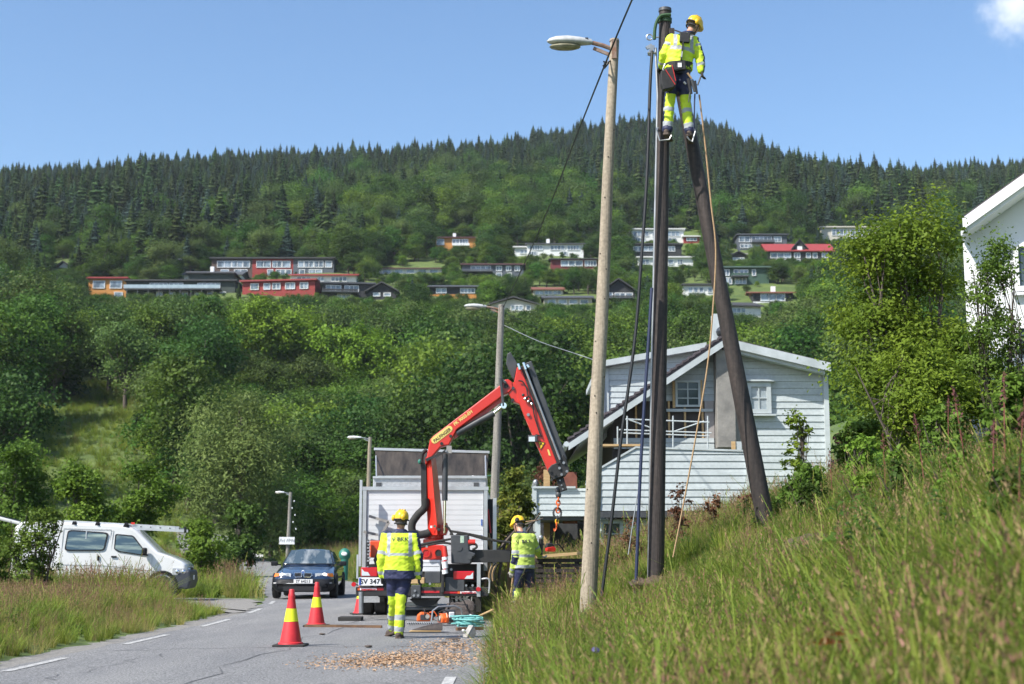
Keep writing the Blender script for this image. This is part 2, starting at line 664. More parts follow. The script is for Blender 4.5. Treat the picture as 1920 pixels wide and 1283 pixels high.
# sawdust and wood shavings swept over the right lane
N = 4300
px_ = rng.uniform(0, 1, N)
ax = rng.normal(0, 1, (N, 2))
cx = np.where(px_ < 0.62, -1.15 + ax[:, 0] * 0.42, np.where(px_ < 0.85, -0.75 + ax[:, 0] * 0.30, -1.6 + ax[:, 0] * 0.35))
cy = np.where(px_ < 0.62, 16.4 + ax[:, 1] * 0.65, np.where(px_ < 0.85, 18.6 + ax[:, 1] * 0.9, 15.8 + ax[:, 1] * 0.4))
keep = (cx < -0.15) & (cx > -2.6) & (cy > 14.2)
cx, cy = cx[keep], cy[keep]
N = len(cx)
a = rng.uniform(0, 2 * np.pi, N)
ln, wd = rng.uniform(0.008, 0.038, N), rng.uniform(0.004, 0.012, N)
tilt = rng.uniform(-0.5, 0.5, N)
z = 0.034 + np.abs(np.sin(tilt)) * ln * 0.5 + rng.uniform(0, 0.012, N)
dx, dy = np.cos(a), np.sin(a)
V = np.empty((N, 4, 3))
for k, (s, t) in enumerate(((-1, -1), (1, -1), (1, 1), (-1, 1))):
    V[:, k, 0] = cx + dx * ln * s * .5 - dy * wd * t * .5
    V[:, k, 1] = cy + dy * ln * s * .5 + dx * wd * t * .5
    V[:, k, 2] = z + np.sin(tilt) * ln * s * .5 + 0.003 * t
m_chips = mat('wood_shavings', (0.46, 0.31, 0.19), (0.34, 0.20, 0.11), scale=1.5, rough=0.9, lo=0.3, hi=0.7)
o = bpy.data.objects.new('wood_shavings', np_mesh('wood_shavings', V.reshape(-1, 3), np.arange(N * 4).reshape(-1, 4), m_chips))
link(o)
tag(o, 'orange brown wood shavings scattered over the near right lane', 'wood shavings', kind='stuff')
# ------------------------------------------------------------------ plant generators
def leaf_quads(pos, nrm, size, aspect=0.55, fold=0.15, r=None):
    """One rhombic leaf (or spray of leaves) per position."""
    r = r or rng
    n = len(pos)
    nrm = nrm / np.maximum(np.linalg.norm(nrm, axis=1, keepdims=True), 1e-6)
    rv = r.normal(0, 1, (n, 3))
    t = np.cross(nrm, rv)
    t /= np.maximum(np.linalg.norm(t, axis=1, keepdims=True), 1e-6)
    b = np.cross(nrm, t)
    s = np.asarray(size)[:, None] if np.ndim(size) else size
    V = np.empty((n, 4, 3))
    V[:, 0] = pos - t * s * 0.5
    V[:, 1] = pos + b * s * aspect * 0.5 + nrm * s * fold
    V[:, 2] = pos + t * s * 0.5
    V[:, 3] = pos - b * s * aspect * 0.5 + nrm * s * fold
    return V.reshape(-1, 3), np.arange(n * 4).reshape(-1, 4)

def unit(n, r=None):
    v = (r or rng).normal(0, 1, (n, 3))
    return v / np.linalg.norm(v, axis=1, keepdims=True)

def crown_pts(blobs, n, clumps=60, spread=0.30, flat=0.8, seed=1, droop=0.0, inner=0.55):
    """Leaf positions gathered in clumps over the shells of several blobs (cx,cy,cz,rx,ry,rz)."""
    r = np.random.default_rng(seed)
    B = np.array(blobs, float)
    w = (B[:, 3] * B[:, 5]) ** 1.0
    w /= w.sum()
    k = r.choice(len(B), clumps, p=w)
    d = unit(clumps, r)
    d[:, 2] = np.where(d[:, 2] < -0.35, -d[:, 2] * 0.5, d[:, 2])
    rad = r.uniform(inner, 1.0, clumps) ** 0.6
    cc = B[k, :3] + d * B[k, 3:6] * rad[:, None]
    csz = (B[k, 3] + B[k, 5]) * 0.5 * spread * r.uniform(0.6, 1.35, clumps)
    q = r.integers(0, clumps, n)
    off = r.normal(0, 1, (n, 3)) * csz[q][:, None]
    off[:, 2] *= flat
    off[:, 2] -= droop * np.abs(r.normal(0, 1, n)) * csz[q]
    pos = cc[q] + off
    nr = d[q] * 0.7 + unit(n, r) * 0.75 + np.array([0, 0, 0.45])
    return pos, nr, cc

def limbs(mb, base, tips, r0, mid=0.45, rt=0.02, seed=0, mi=None, n=6):
    rr = random.Random(seed)
    base = Vector(base)
    for t in tips:
        t = Vector(t)
        m = base.lerp(t, mid) + Vector((rr.uniform(-.1, .1), rr.uniform(-.1, .1), rr.uniform(-.02, .12))) * (t - base).length
        mb.tube([base, m, t], [r0, r0 * 0.6, rt], n, mi=mi)

m_bark = mat('bark', (0.13, 0.105, 0.085), (0.07, 0.055, 0.045), scale=6, rough=0.9, bump=0.6, stretch=(1, 1, 0.3))
m_twig = mat('dark_twig', (0.075, 0.055, 0.042), (0.05, 0.04, 0.03), scale=6, rough=0.9)
L_mid = leafmat('leaf_mid_green', (0.070, 0.130, 0.026), (0.042, 0.088, 0.018), 0.45)
L_dark = leafmat('leaf_dark_green', (0.056, 0.100, 0.020), (0.034, 0.066, 0.014), 0.4)
L_light = leafmat('leaf_light_green', (0.150, 0.240, 0.030), (0.100, 0.175, 0.024), 0.5, rand=0.12)
L_far = leafmat('leaf_far', (0.086, 0.158, 0.024), (0.050, 0.104, 0.018), 0.30, hue=0.026, rand=0.42)
L_farlight = leafmat('leaf_far_light', (0.135, 0.225, 0.028), (0.088, 0.160, 0.022), 0.30, hue=0.015, rand=0.25)
L_fardark = leafmat('leaf_far_dark', (0.056, 0.110, 0.022), (0.034, 0.074, 0.016), 0.30, hue=0.015, rand=0.3)
L_farpale = leafmat('leaf_far_pale', (0.120, 0.178, 0.046), (0.078, 0.128, 0.034), 0.30, hue=0.015, rand=0.25)
L_hero = leafmat('leaf_bright_green', (0.185, 0.300, 0.030), (0.120, 0.215, 0.022), 0.4, rand=0.05)
L_willow = leafmat('leaf_willow', (0.185, 0.235, 0.066), (0.120, 0.165, 0.046), 0.5, rand=0.08)
L_birch = leafmat('leaf_young_willow', (0.195, 0.265, 0.030), (0.125, 0.190, 0.022), 1.2, rand=0.1, transl=0.38)
L_needle = leafmat('needle_spruce', (0.050, 0.082, 0.024), (0.030, 0.053, 0.017), 0.5, hue=0.03, rand=0.48, transl=0.1, rough=0.65)
L_blue = leafmat('needle_blue_spruce', (0.050, 0.084, 0.062), (0.034, 0.060, 0.046), 0.5, hue=0.015, rand=0.25, transl=0.1, rough=0.65)
L_bush = leafmat('leaf_bush', (0.120, 0.195, 0.030), (0.075, 0.135, 0.022), 0.9, rand=0.18)
L_gold = leafmat('leaf_golden', (0.21, 0.21, 0.030), (0.085, 0.12, 0.022), 1.3, rand=0.1)
L_copper = leafmat('leaf_copper', (0.050, 0.018, 0.020), (0.030, 0.012, 0.014), 1.0, rand=0.1)
L_brown = leafmat('leaf_withered', (0.17, 0.075, 0.045), (0.10, 0.045, 0.030), 2.0, rand=0.1)

def broadleaf_mesh(name, seed, h=12.0, w=9.0, n=2600, leaf=0.62, mats=None, clumps=110):
    r = random.Random(seed)
    blobs = []
    for i in range(9):
        a = r.uniform(0, 6.28)
        q = r.uniform(0.10, 0.30) * w
        zz = h * r.uniform(0.24, 0.72)
        rr = w * r.uniform(0.22, 0.33)
        blobs.append((math.cos(a) * q, math.sin(a) * q, zz, rr, rr, rr * r.uniform(0.85, 1.15)))
    blobs.append((r.uniform(-.1, .1) * w, r.uniform(-.1, .1) * w, h * 0.76, w * 0.25, w * 0.25, h * 0.22))
    pos, nr, cc = crown_pts(blobs, n, clumps, 0.24, 0.8, seed)
    sz = np.random.default_rng(seed).uniform(0.6, 1.35, n) * leaf
    V, Qd = leaf_quads(pos, nr, sz, 0.7, 0.12, np.random.default_rng(seed + 5))
    mb = MB()
    mb.tube([(0, 0, -1.0), (0.1, 0, h * 0.2), (0, 0.1, h * 0.55)], [h * .026, h * .019, h * .010], 6)
    limbs(mb, (0.05, 0.05, h * 0.22), [tuple(c) for c in cc[:7]], h * 0.011, seed=seed, n=4)
    nv = len(mb.v)
    quads = [f if len(f) == 4 else None for f in mb.f]
    quads = [f for f in quads if f]
    V2 = np.concatenate([np.array(mb.v), V])
    Q2 = np.concatenate([np.array(quads), Qd + nv])
    mi = np.concatenate([np.ones(len(quads)), np.zeros(len(Qd))])
    return np_mesh(name, V2, Q2, mats or [L_far, m_bark], mi)

def conifer_mesh(name, seed, h=13.0, w=4.2, levels=17, needle=None, sparse=0.0):
    r = np.random.default_rng(seed)
    V, Qd = [], []
    def quad(a, b, c, d):
        k = len(V)
        V.extend([a, b, c, d])
        Qd.append((k, k + 1, k + 2, k + 3))
    for i in range(levels):
        t = i / (levels - 1)
        z = h * (0.10 + 0.88 * t)
        rad = w * 0.5 * (1 - t) ** 0.72 * r.uniform(0.82, 1.12) + 0.12
        nb = int(9 - 4 * t)
        a0 = r.uniform(0, 6.28)
        for j in range(nb):
            if r.uniform() < sparse:
                continue
            a = a0 + 6.283 * j / nb + r.uniform(-.3, .3)
            L = rad * r.uniform(0.65, 1.18)
            dz = -L * r.uniform(0.22, 0.5)
            ca, sa = math.cos(a), math.sin(a)
            wd = L * r.uniform(0.34, 0.5) + 0.10
            zz = z + r.uniform(-.25, .25)
            p0 = np.array((0, 0, zz + 0.25))
            tip = np.array((ca * L, sa * L, zz + dz))
            mid = np.array((ca * L * .62, sa * L * .62, zz + dz * .42))
            side = np.array((-sa, ca, 0)) * wd
            dr = np.array((0, 0, -wd * r.uniform(0.3, 0.8)))
            quad(p0, mid + side + dr, tip, mid + dr * 0.1)
            quad(p0, mid + dr * 0.1, tip, mid - side + dr)
            quad(mid + side * .4, mid + side * .3 + np.array((0, 0, -wd * 1.1)), mid * .9 - side * .2 + np.array((0, 0, -wd * 1.0)), mid - side * .5)
    quad(np.array((-.14, 0, h * .95)), np.array((0, .08, h * .93)), np.array((.14, 0, h * .95)), np.array((0, 0, h * 1.02)))
    quad(np.array((0, -.14, h * .95)), np.array((.08, 0, h * .93)), np.array((0, .14, h * .95)), np.array((0, 0, h * 1.02)))
    nq = len(Qd)
    mb = MB()
    mb.tube([(0, 0, -1.2), (0, 0, h * 0.9)], [h * .014, 0.03], 5, caps=False)
    nv = len(V)
    V2 = np.concatenate([np.array(V), np.array(mb.v)])
    Q2 = np.concatenate([np.array(Qd), np.array(mb.f) + nv])
    mi = np.concatenate([np.zeros(nq), np.ones(len(mb.f))])
    return np_mesh(name, V2, Q2, [needle or L_needle, m_bark], mi)

def tree(name, label, cat, base, h, blobs, n, leaf, lmat, trunk_r, seed, group=None, clumps=90, spread=0.27, droop=0.0, stems=None, aspect=0.55,
         tips=9, bark=None, flat=0.8, inner=0.55, tiprad=0.02):
    """A tree of its own: an Empty at the foot, a trunk with limbs and a crown. blobs are (x,y,z,rx,ry,rz) from the foot."""
    rt = root(name, base, 0, label, cat, group)
    pos, nr, cc = crown_pts(blobs, n, clumps, spread, flat, seed, droop, inner)
    r = np.random.default_rng(seed + 9)
    V, Qd = leaf_quads(pos, nr, r.uniform(0.6, 1.4, n) * leaf, aspect, 0.12, r)
    V[:, 2] = np.maximum(V[:, 2], 0.02)
    c = bpy.data.objects.new('crown', np_mesh('crown', V, Qd, lmat))
    link(c, rt)
    mb = MB()
    rr = random.Random(seed)
    top = max(b[2] for b in blobs)
    for sx, sy, lean in (stems or [(0, 0, (0, 0))]):
        s0 = Vector((sx, sy, -0.4))
        s1 = Vector((sx + lean[0] * .4, sy + lean[1] * .4, top * 0.45))
        s2 = Vector((sx + lean[0], sy + lean[1], top * 0.95))
        mb.tube([s0, s1, s2], [trunk_r, trunk_r * .7, trunk_r * .25], 7)
        near = sorted(range(len(cc)), key=lambda i: (cc[i][0] - s2.x) ** 2 + (cc[i][1] - s2.y) ** 2)[:tips * 2]
        rr.shuffle(near)
        for i in near[:tips]:
            b = s0.lerp(s1, rr.uniform(0.5, 1.0)) if rr.random() < .5 else s1.lerp(s2, rr.uniform(0, 0.6))
            limbs(mb, b, [tuple(cc[i])], trunk_r * 0.36, seed=seed + i, n=5, rt=tiprad * .6)
    mb.build('trunk', bark or m_bark, rt, world=False)
    return rt

def scatter(name, pts, scales, rots, kinds, sources, label, cat):
    """ONE object: copies of the source meshes over many points (geometry nodes)."""
    me = bpy.data.meshes.new(name)
    n = len(pts)
    me.vertices.add(n)
    me.vertices.foreach_set('co', np.asarray(pts, np.float32).ravel())
    a = me.attributes.new('sc', 'FLOAT_VECTOR', 'POINT')
    a.data.foreach_set('vector', np.asarray(scales, np.float32).ravel())
    a = me.attributes.new('ro', 'FLOAT_VECTOR', 'POINT')
    a.data.foreach_set('vector', np.asarray(rots, np.float32).ravel())
    a = me.attributes.new('ki', 'INT', 'POINT')
    a.data.foreach_set('value', np.asarray(kinds, np.int32))
    o = bpy.data.objects.new(name, me)
    link(o)
    tag(o, label, cat, kind='stuff')
    ng = bpy.data.node_groups.new(name, 'GeometryNodeTree')
    ng.interface.new_socket('Geometry', in_out='INPUT', socket_type='NodeSocketGeometry')
    ng.interface.new_socket('Geometry', in_out='OUTPUT', socket_type='NodeSocketGeometry')
    N, L = ng.nodes, ng.links
    gi, go = N.new('NodeGroupInput'), N.new('NodeGroupOutput')
    jn = N.new('GeometryNodeJoinGeometry')
    for s in reversed(sources):
        oi = N.new('GeometryNodeObjectInfo')
        oi.inputs['Object'].default_value = s
        oi.inputs['As Instance'].default_value = True
        L.new(oi.outputs['Geometry'], jn.inputs[0])
    ip = N.new('GeometryNodeInstanceOnPoints')
    ip.inputs['Pick Instance'].default_value = True
    def attr(nm, typ):
        nd = N.new('GeometryNodeInputNamedAttribute')
        nd.data_type = typ
        nd.inputs['Name'].default_value = nm
        return [s for s in nd.outputs if s.enabled][0]
    L.new(gi.outputs[0], ip.inputs['Points'])
    L.new(jn.outputs[0], ip.inputs['Instance'])
    L.new(attr('ki', 'INT'), ip.inputs['Instance Index'])
    e2r = N.new('FunctionNodeEulerToRotation')
    L.new(attr('ro', 'FLOAT_VECTOR'), e2r.inputs[0])
    L.new(e2r.outputs[0], ip.inputs['Rotation'])
    L.new(attr('sc', 'FLOAT_VECTOR'), ip.inputs['Scale'])
    L.new(ip.outputs[0], go.inputs[0])
    md = o.modifiers.new('scatter', 'NODES')
    md.node_group = ng
    return o
# ------------------------------------------------------------------ houses on the hillside
def wallmat(nm, c):
    c2 = tuple(v * 0.82 for v in c)
    return mat('siding_' + nm, c, c2, scale=0.8, rough=0.75, stretch=(1, 1, 6))
WC = {
    'grey': wallmat('grey', (0.055, 0.060, 0.068)), 'darkgreen': wallmat('dark_green', (0.040, 0.055, 0.045)), 'black': wallmat('black', (0.028, 0.029, 0.032)),
    'red': wallmat('red', (0.27, 0.030, 0.026)), 'maroon': wallmat('maroon', (0.17, 0.032, 0.038)), 'orange': wallmat('orange', (0.50, 0.22, 0.05)),
    'white': wallmat('white', (0.72, 0.73, 0.72)), 'cream': wallmat('cream', (0.52, 0.46, 0.34)), 'brown': wallmat('brown', (0.085, 0.055, 0.045)),
    'bluegrey': wallmat('blue_grey', (0.085, 0.100, 0.125)), 'green': wallmat('green', (0.045, 0.095, 0.065)), 'beige': wallmat('beige', (0.55, 0.52, 0.45)),
}
RC = {
    'dark': mat('roof_dark', (0.035, 0.036, 0.040), (0.055, 0.055, 0.058), scale=2, rough=0.8),
    'slate': mat('roof_slate', (0.050, 0.056, 0.068), (0.075, 0.080, 0.090), scale=2, rough=0.7),
    'red': mat('roof_red', (0.30, 0.040, 0.040), (0.23, 0.030, 0.030), scale=2, rough=0.7),
    'plum': mat('roof_plum', (0.085, 0.035, 0.038), (0.11, 0.048, 0.05), scale=2, rough=0.7),
    'rust': mat('roof_rust', (0.22, 0.085, 0.055), (0.16, 0.06, 0.04), scale=2, rough=0.7),
    'white': mat('roof_white_edge', (0.66, 0.67, 0.66), (0.58, 0.58, 0.57), scale=2, rough=0.6),
    'green': mat('roof_green', (0.075, 0.13, 0.095), (0.06, 0.10, 0.08), scale=2, rough=0.7),
    'beige': mat('roof_beige_edge', (0.58, 0.55, 0.47), (0.50, 0.47, 0.40), scale=2, rough=0.7),
}
m_frame = mat('window_frame_white', (0.70, 0.71, 0.71), rough=0.5)
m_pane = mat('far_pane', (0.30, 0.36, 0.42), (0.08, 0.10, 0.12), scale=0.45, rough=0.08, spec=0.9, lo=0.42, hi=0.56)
m_rail = mat('balcony_glass', (0.38, 0.46, 0.50), (0.28, 0.35, 0.40), scale=1, rough=0.15)
m_concrete = mat('concrete', (0.34, 0.33, 0.31), (0.24, 0.235, 0.22), scale=1.2, rough=0.9, bump=0.3)
HOUSES = []

def hill_house(label, box, wall, roof, kind='side', rows=(), depth=9.0, balcony=None, chimney=None, wall2=None, rz=0.0, roof_h=1.3, extra=None, over=0.45, sections=None, stilts=0):
    px0, px1, yt, yb = box
    d = hit((px0 + px1) / 2, yb)
    p0, p1 = P(px0, yb, d), P(px1, yb, d)
    w = p1.x - p0.x
    h = (yb - yt) / FPX * d
    base = Vector(((p0.x + p1.x) / 2, d, p0.z))
    HOUSES.append((box, d))
    rt = root('hillside_house', base, rz, label, 'house', 'houses on the hillside')
    wt = h - (0.30 if kind == 'flat' else roof_h)
    if kind == 'front':
        wt = h - roof_h
    mb = MB()
    if sections:
        n = len(sections)
        for i, s in enumerate(sections):
            mb2 = MB()
            mb2.box((-w / 2 + w * (i + .5) / n, depth / 2, (wt - 3) / 2), (w / n - 0.02, depth, wt + 3))
            mb2.build('wall', WC[s], rt, world=False, smooth=0)
    else:
        mb.box((0, depth / 2, (wt - 3) / 2), (w, depth, wt + 3))
        if kind == 'front':
            mb.prism([(-w / 2, wt), (w / 2, wt), (0, h - 0.15)], 0.0, depth)
        mb.build('wall', WC[wall], rt, world=False, smooth=0)
    if wall2:
        z0, z1, m2 = wall2
        MB().box((0, -0.03, (z0 + z1) * wt / 2), (w * 0.998, 0.05, (z1 - z0) * wt)).build('cladding', WC[m2], rt, world=False, smooth=0)
    mb = MB()
    if kind == 'flat':
        mb.box((0, depth / 2 - 0.2, wt + 0.16), (w + over * 2, depth + over * 2, 0.30))
    elif kind == 'side':
        e = over
        mb.prism([(-0.7, wt - 0.12), (depth / 2, h), (depth + .7, wt - 0.12), (depth + .7, wt + 0.10), (depth / 2, h + 0.22), (-0.7, wt + 0.10)], -w / 2 - e, w / 2 + e, 'x')
        mb.prism([(0, wt), (depth, wt), (depth / 2, h - 0.03)], -w / 2 + 0.05, w / 2 - 0.05, 'x')
    else:
        mb.prism([(-w / 2 - .7, wt - 0.25), (0, h), (w / 2 + .7, wt - 0.25), (w / 2 + .7, wt - 0.02), (0, h + 0.24), (-w / 2 - .7, wt - 0.02)], -0.8, depth + .5)
    ro = mb.build('roof', RC[roof], rt, world=False, smooth=0)
    if chimney:
        MB().box((chimney * w, depth * 0.45, h + 0.25), (0.8, 0.7, 1.7)).build('chimney', m_white, ro, world=False, smooth=0)
    fms = {}
    for (z0, z1, spans) in rows:
        for sp in spans:
            a, b = sp[0], sp[1]
            nm = sp[2] if len(sp) > 2 else 1
            xa, xb = -w / 2 + a * w, -w / 2 + b * w
            za, zb = z0 * wt, z1 * wt
            mf = MB()
            t = 0.11
            yq = -0.10
            mf.box(((xa + xb) / 2, yq, za - t / 2), (xb - xa + 2 * t, 0.14, t)).box(((xa + xb) / 2, yq, zb + t / 2), (xb - xa + 2 * t, 0.14, t))
            for xx in [xa - t / 2, xb + t / 2] + [xa + (xb - xa) * i / nm for i in range(1, nm)]:
                mf.box((xx, yq, (za + zb) / 2), (t, 0.135, zb - za))
            fo = mf.build('window', m_frame, rt, world=False, smooth=0)
            for i in range(nm):
                x0, x1 = xa + (xb - xa) * i / nm, xa + (xb - xa) * (i + 1) / nm
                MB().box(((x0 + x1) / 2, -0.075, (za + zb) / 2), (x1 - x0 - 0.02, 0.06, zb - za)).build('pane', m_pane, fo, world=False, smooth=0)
    if balcony:
        for (a, b, z0, z1, mt) in balcony:
            xa, xb = -w / 2 + a * w, -w / 2 + b * w
            bb = MB()
            bb.box(((xa + xb) / 2, -1.0, z0 * wt), (xb - xa, 2.0, 0.22))
            bo = bb.build('balcony', m_darkgrey if mt != 'white' else m_white, rt, world=False, smooth=0)
            rm = {'glass': m_rail, 'white': m_white}.get(mt) or WC[mt]
            MB().box(((xa + xb) / 2, -1.97, (z0 + z1) / 2 * wt + 0.1), (xb - xa, 0.06, (z1 - z0) * wt - 0.1)).build('balcony_rail', rm, bo, world=False, smooth=0)
            if stilts:
                for i in range(stilts):
                    xx = xa + (xb - xa) * (i + .3) / stilts
                    MB().bar((xx, -1.85, z0 * wt - 0.1), (xx, -1.7, -2.5), 0.16).build('post', m_darkgrey, bo, world=False, smooth=0)
    if extra:
        extra(rt, w, h, depth, wt)
    return rt

def row(n, a=0.05, b=0.95, gap=0.35, mul=1):
    s = (b - a) / n
    return [(a + s * i + s * gap / 2, a + s * (i + 1) - s * gap / 2, mul) for i in range(n)]

hill_house('ochre house with a red flat roof at the left end of the hillside row', (165, 236, 519, 562), 'orange', 'red', 'flat', [(0.56, 0.88, row(2, .05, .95)), (0.08, 0.34, [(.7, .9, 1)])])
def stilt_base(rt, w, h, dp, wt):
    MB().box((-w * .08, -1.5, -1.3), (w * .21, 0.5, 2.6)).build('retaining_wall', m_concrete, rt, world=False, smooth=0)
    MB().box((w * 0.27, 3.5, wt + 1.0), (w * .42, 6, 1.4)).build('roof_storey', WC['darkgreen'], rt, world=False, smooth=0)
    MB().box((w * 0.27, 3.4, wt + 1.75), (w * .46, 7, 0.22)).build('upper_roof', RC['dark'], rt, world=False, smooth=0)
hill_house('long dark green house with a glass balcony on stilts over a concrete wall', (236, 440, 524, 557), 'darkgreen', 'dark', 'flat', [(0.50, 0.86, [(.22, .38, 4), (.40, .52, 3), (.66, .86, 5)]), (0.06, 0.3, row(6, .25, .95, .6))],
           balcony=[(0.0, 0.88, .40, .66, 'glass')], stilts=9, extra=stilt_base)
hill_house('two storey terrace of three sections, dark, red and grey, under the trees', (396, 626, 482, 519), 'brown', 'dark', 'flat', [(0.54, 0.86, [(.05, .16, 2), (.17, .25, 2), (.26, .31, 1), (.37, .48, 2), (.50, .57, 2), (.58, .64, 1), (.71, .75, 1), (.76, .83, 2), (.84, .91, 2), (.93, .98, 1)]),
           (0.08, 0.38, [(.08, .14, 1), (.19, .29, 2), (.46, .50, 1), (.53, .60, 2), (.61, .65, 1), (.72, .76, 1), (.80, .9, 2)])], sections=['brown', 'red', 'bluegrey'])
hill_house('red house in two staggered sections with a red fascia', (452, 592, 524, 556), 'red', 'red', 'flat', [(0.50, 0.86, [(.12, .22, 1), (.30, .38, 1), (.42, .52, 2), (.60, .72, 2), (.80, .90, 2)])], rz=-0.12)
hill_house('low white walled house under a long bright red roof', (545, 668, 507, 532), 'white', 'red', 'side', [(0.30, 0.8, [(.1, .3, 3), (.42, .5, 2), (.62, .85, 4)])], roof_h=1.0)
hill_house('dark roofed house with a tall white chimney above the stilted balcony', (345, 452, 502, 530), 'white', 'slate', 'side', [(0.3, 0.7, [(.15, .35, 3), (.5, .6, 1)])], chimney=-0.08, roof_h=1.5)
hill_house('black house with stacked balconies and a side gable left of the spruce', (604, 700, 529, 563), 'black', 'slate', 'flat', [(0.56, 0.88, [(.08, .36, 3), (.44, .70, 3)]), (0.05, 0.34, [(.3, .55, 3)])], balcony=[(0, .7, .42, .56, 'black')], rz=0.1)
hill_house('small dark gable house beside the black balconied house', (690, 742, 530, 562), 'black', 'dark', 'front', [(0.45, 0.75, [(.2, .42, 1), (.58, .8, 1)])], roof_h=1.6)
hill_house('low white house with a plum roof half hidden by trees', (711, 828, 496, 515), 'white', 'plum', 'side', [(0.25, 0.8, row(5, .03, .97))], roof_h=0.9)
hill_house('blue grey two storey house with a plum hipped roof and white windows', (866, 982, 487, 520), 'bluegrey', 'plum', 'side', [(0.52, 0.86, [(.15, .46, 4), (.56, .64, 2), (.72, .79, 2), (.86, .93, 2)]), (0.06, 0.32, [(.56, .64, 1), (.74, .80, 1)])], balcony=[(0, .5, .36, .50, 'bluegrey')], roof_h=1.0)
hill_house('orange house with a white chimney and white balcony high in the trees', (817, 892, 438, 470), 'orange', 'plum', 'side', [(0.45, 0.85, [(.03, .2, 1), (.42, .58, 2), (.60, .8, 3)]), (.05, .25, [(.45, .6, 2)])], chimney=-0.05, roof_h=0.9, balcony=[(.42, .85, .30, .42, 'white')])
hill_house('long white two storey house with a dark roof and square chimney', (988, 1094, 449, 480), 'white', 'slate', 'side', [(0.50, 0.86, [(.05, .27, 5), (.42, .66, 4), (.72, .92, 4)]), (.06, .34, [(.04, .16, 3), (.6, .7, 2)])], chimney=-0.12, roof_h=1.0)
hill_house('white garage wing running left from the long white house', (965, 1000, 462, 480), 'white', 'white', 'flat', [(0.3, 0.7, [(.3, .7, 2)])])
hill_house('dark red house with a black roof beside the wooden lamp pole', (1033, 1122, 478, 507), 'maroon', 'dark', 'side', [(0.40, 0.84, [(.22, .36, 1), (.38, .50, 1), (.52, .66, 1), (.72, .95, 4)])], roof_h=0.9)
hill_house('dark house with an orange ground floor behind the leafy lamp', (805, 894, 528, 560), 'black', 'slate', 'side', [(0.50, 0.85, [(.15, .35, 2), (.66, .95, 4)])], wall2=(0.0, 0.36, 'orange'), roof_h=1.0)
hill_house('house with a rust red tiled roof above two bungalows', (1000, 1056, 532, 556), 'beige', 'rust', 'side', [(0.35, 0.85, row(3, .05, .95, .2, 2))], roof_h=1.2)
hill_house('pale bungalow with a dark low gable beside the farther lamp', (920, 1006, 558, 586), 'beige', 'dark', 'front', [(0.30, 0.85, [(.45, .7, 3), (.78, .86, 1)])], roof_h=1.2)
hill_house('white bungalow with a wide black roof behind the pale bungalow', (1020, 1110, 548, 574), 'beige', 'slate', 'side', [(0.3, 0.8, row(4, .05, .95))], roof_h=1.1)
hill_house('dark house with a grey front gable and a long balcony between the poles', (1128, 1192, 523, 572), 'black', 'dark', 'front', [(0.58, 0.92, [(.06, .32, 2), (.40, .68, 2), (.72, .9, 1)]), (.08, .34, [(.1, .24, 1), (.36, .5, 1), (.6, .72, 1)])], roof_h=2.4, balcony=[(0, 1, .44, .58, 'black')])
hill_house('white flat roofed modern villa topmost behind the dark upright pole', (1185, 1282, 428, 456), 'white', 'white', 'flat', [(0.52, 0.86, [(.03, .32, 4), (.40, .60, 2), (.68, .92, 3)]), (.06, .36, [(.04, .25, 3), (.7, .85, 2)])])
hill_house('black timber house directly below the white modern villa', (1186, 1278, 456, 482), 'black', 'dark', 'flat', [(0.48, 0.84, [(.03, .20, 2), (.22, .42, 2), (.74, .86, 2)])])
hill_house('low white house stretched below the black timber house', (1196, 1300, 481, 502), 'white', 'white', 'flat', [(0.35, 0.8, [(.08, .2, 2), (.3, .4, 1), (.55, .64, 1), (.72, .8, 2)])])
hill_house('little white annexe with red cladding right of the modern villa', (1282, 1312, 442, 458), 'red', 'white', 'flat', [(0.5, 0.82, [(.2, .8, 3)])])
hill_house('dark green house with a white trimmed balcony right of the leaning pole', (1384, 1476, 438, 466), 'bluegrey', 'slate', 'flat', [(0.50, 0.88, [(.03, .24, 2), (.28, .68, 5), (.74, .88, 2)]), (.05, .3, [(.05, .5, 6)])], balcony=[(.26, .72, .38, .54, 'bluegrey')])
def dormer(rt, w, h, dp, wt):
    a = MB()
    a.prism([(-1.4, wt + 0.1), (1.4, wt + .1), (1.4, wt + 0.7), (0, h + 0.15), (-1.4, wt + 0.7)], -0.2, dp / 2)
    o = a.build('dormer', WC['black'], rt, world=False, smooth=0)
    a = MB()
    a.prism([(-2.1, wt + 0.35), (0, h + 0.2), (2.1, wt + .35), (2.1, wt + .5), (0, h + 0.42), (-2.1, wt + .5)], -0.6, dp / 2)
    a.build('dormer_roof', RC['dark'], o, world=False, smooth=0)
    MB().box((0, -0.25, wt + 0.75), (1.2, 0.1, 0.9)).build('dormer_window', m_frame, o, world=False, smooth=0)
hill_house('large dark house with a wine red roof and a small front dormer', (1438, 1562, 450, 494), 'black', 'red', 'side', [(0.46, 0.84, [(.06, .36, 3), (.42, .50, 2), (.60, .66, 1), (.70, .76, 1), (.84, .92, 2)]), (0.06, .3, [(.10, .3, 2), (.45, .5, 1)])], roof_h=2.6, extra=dormer)
hill_house('beige flat roofed villa with a broad glass front at the top right', (1541, 1650, 424, 453), 'beige', 'beige', 'flat', [(0.46, 0.86, [(.18, .44, 4), (.5, .8, 4)]), (.05, .32, [(.42, .58, 3)])])
hill_house('little dark gable cabin below the dark green house', (1368, 1402, 472, 490), 'black', 'dark', 'front', [(0.3, 0.75, [(.2, .8, 3)])], roof_h=1.3)
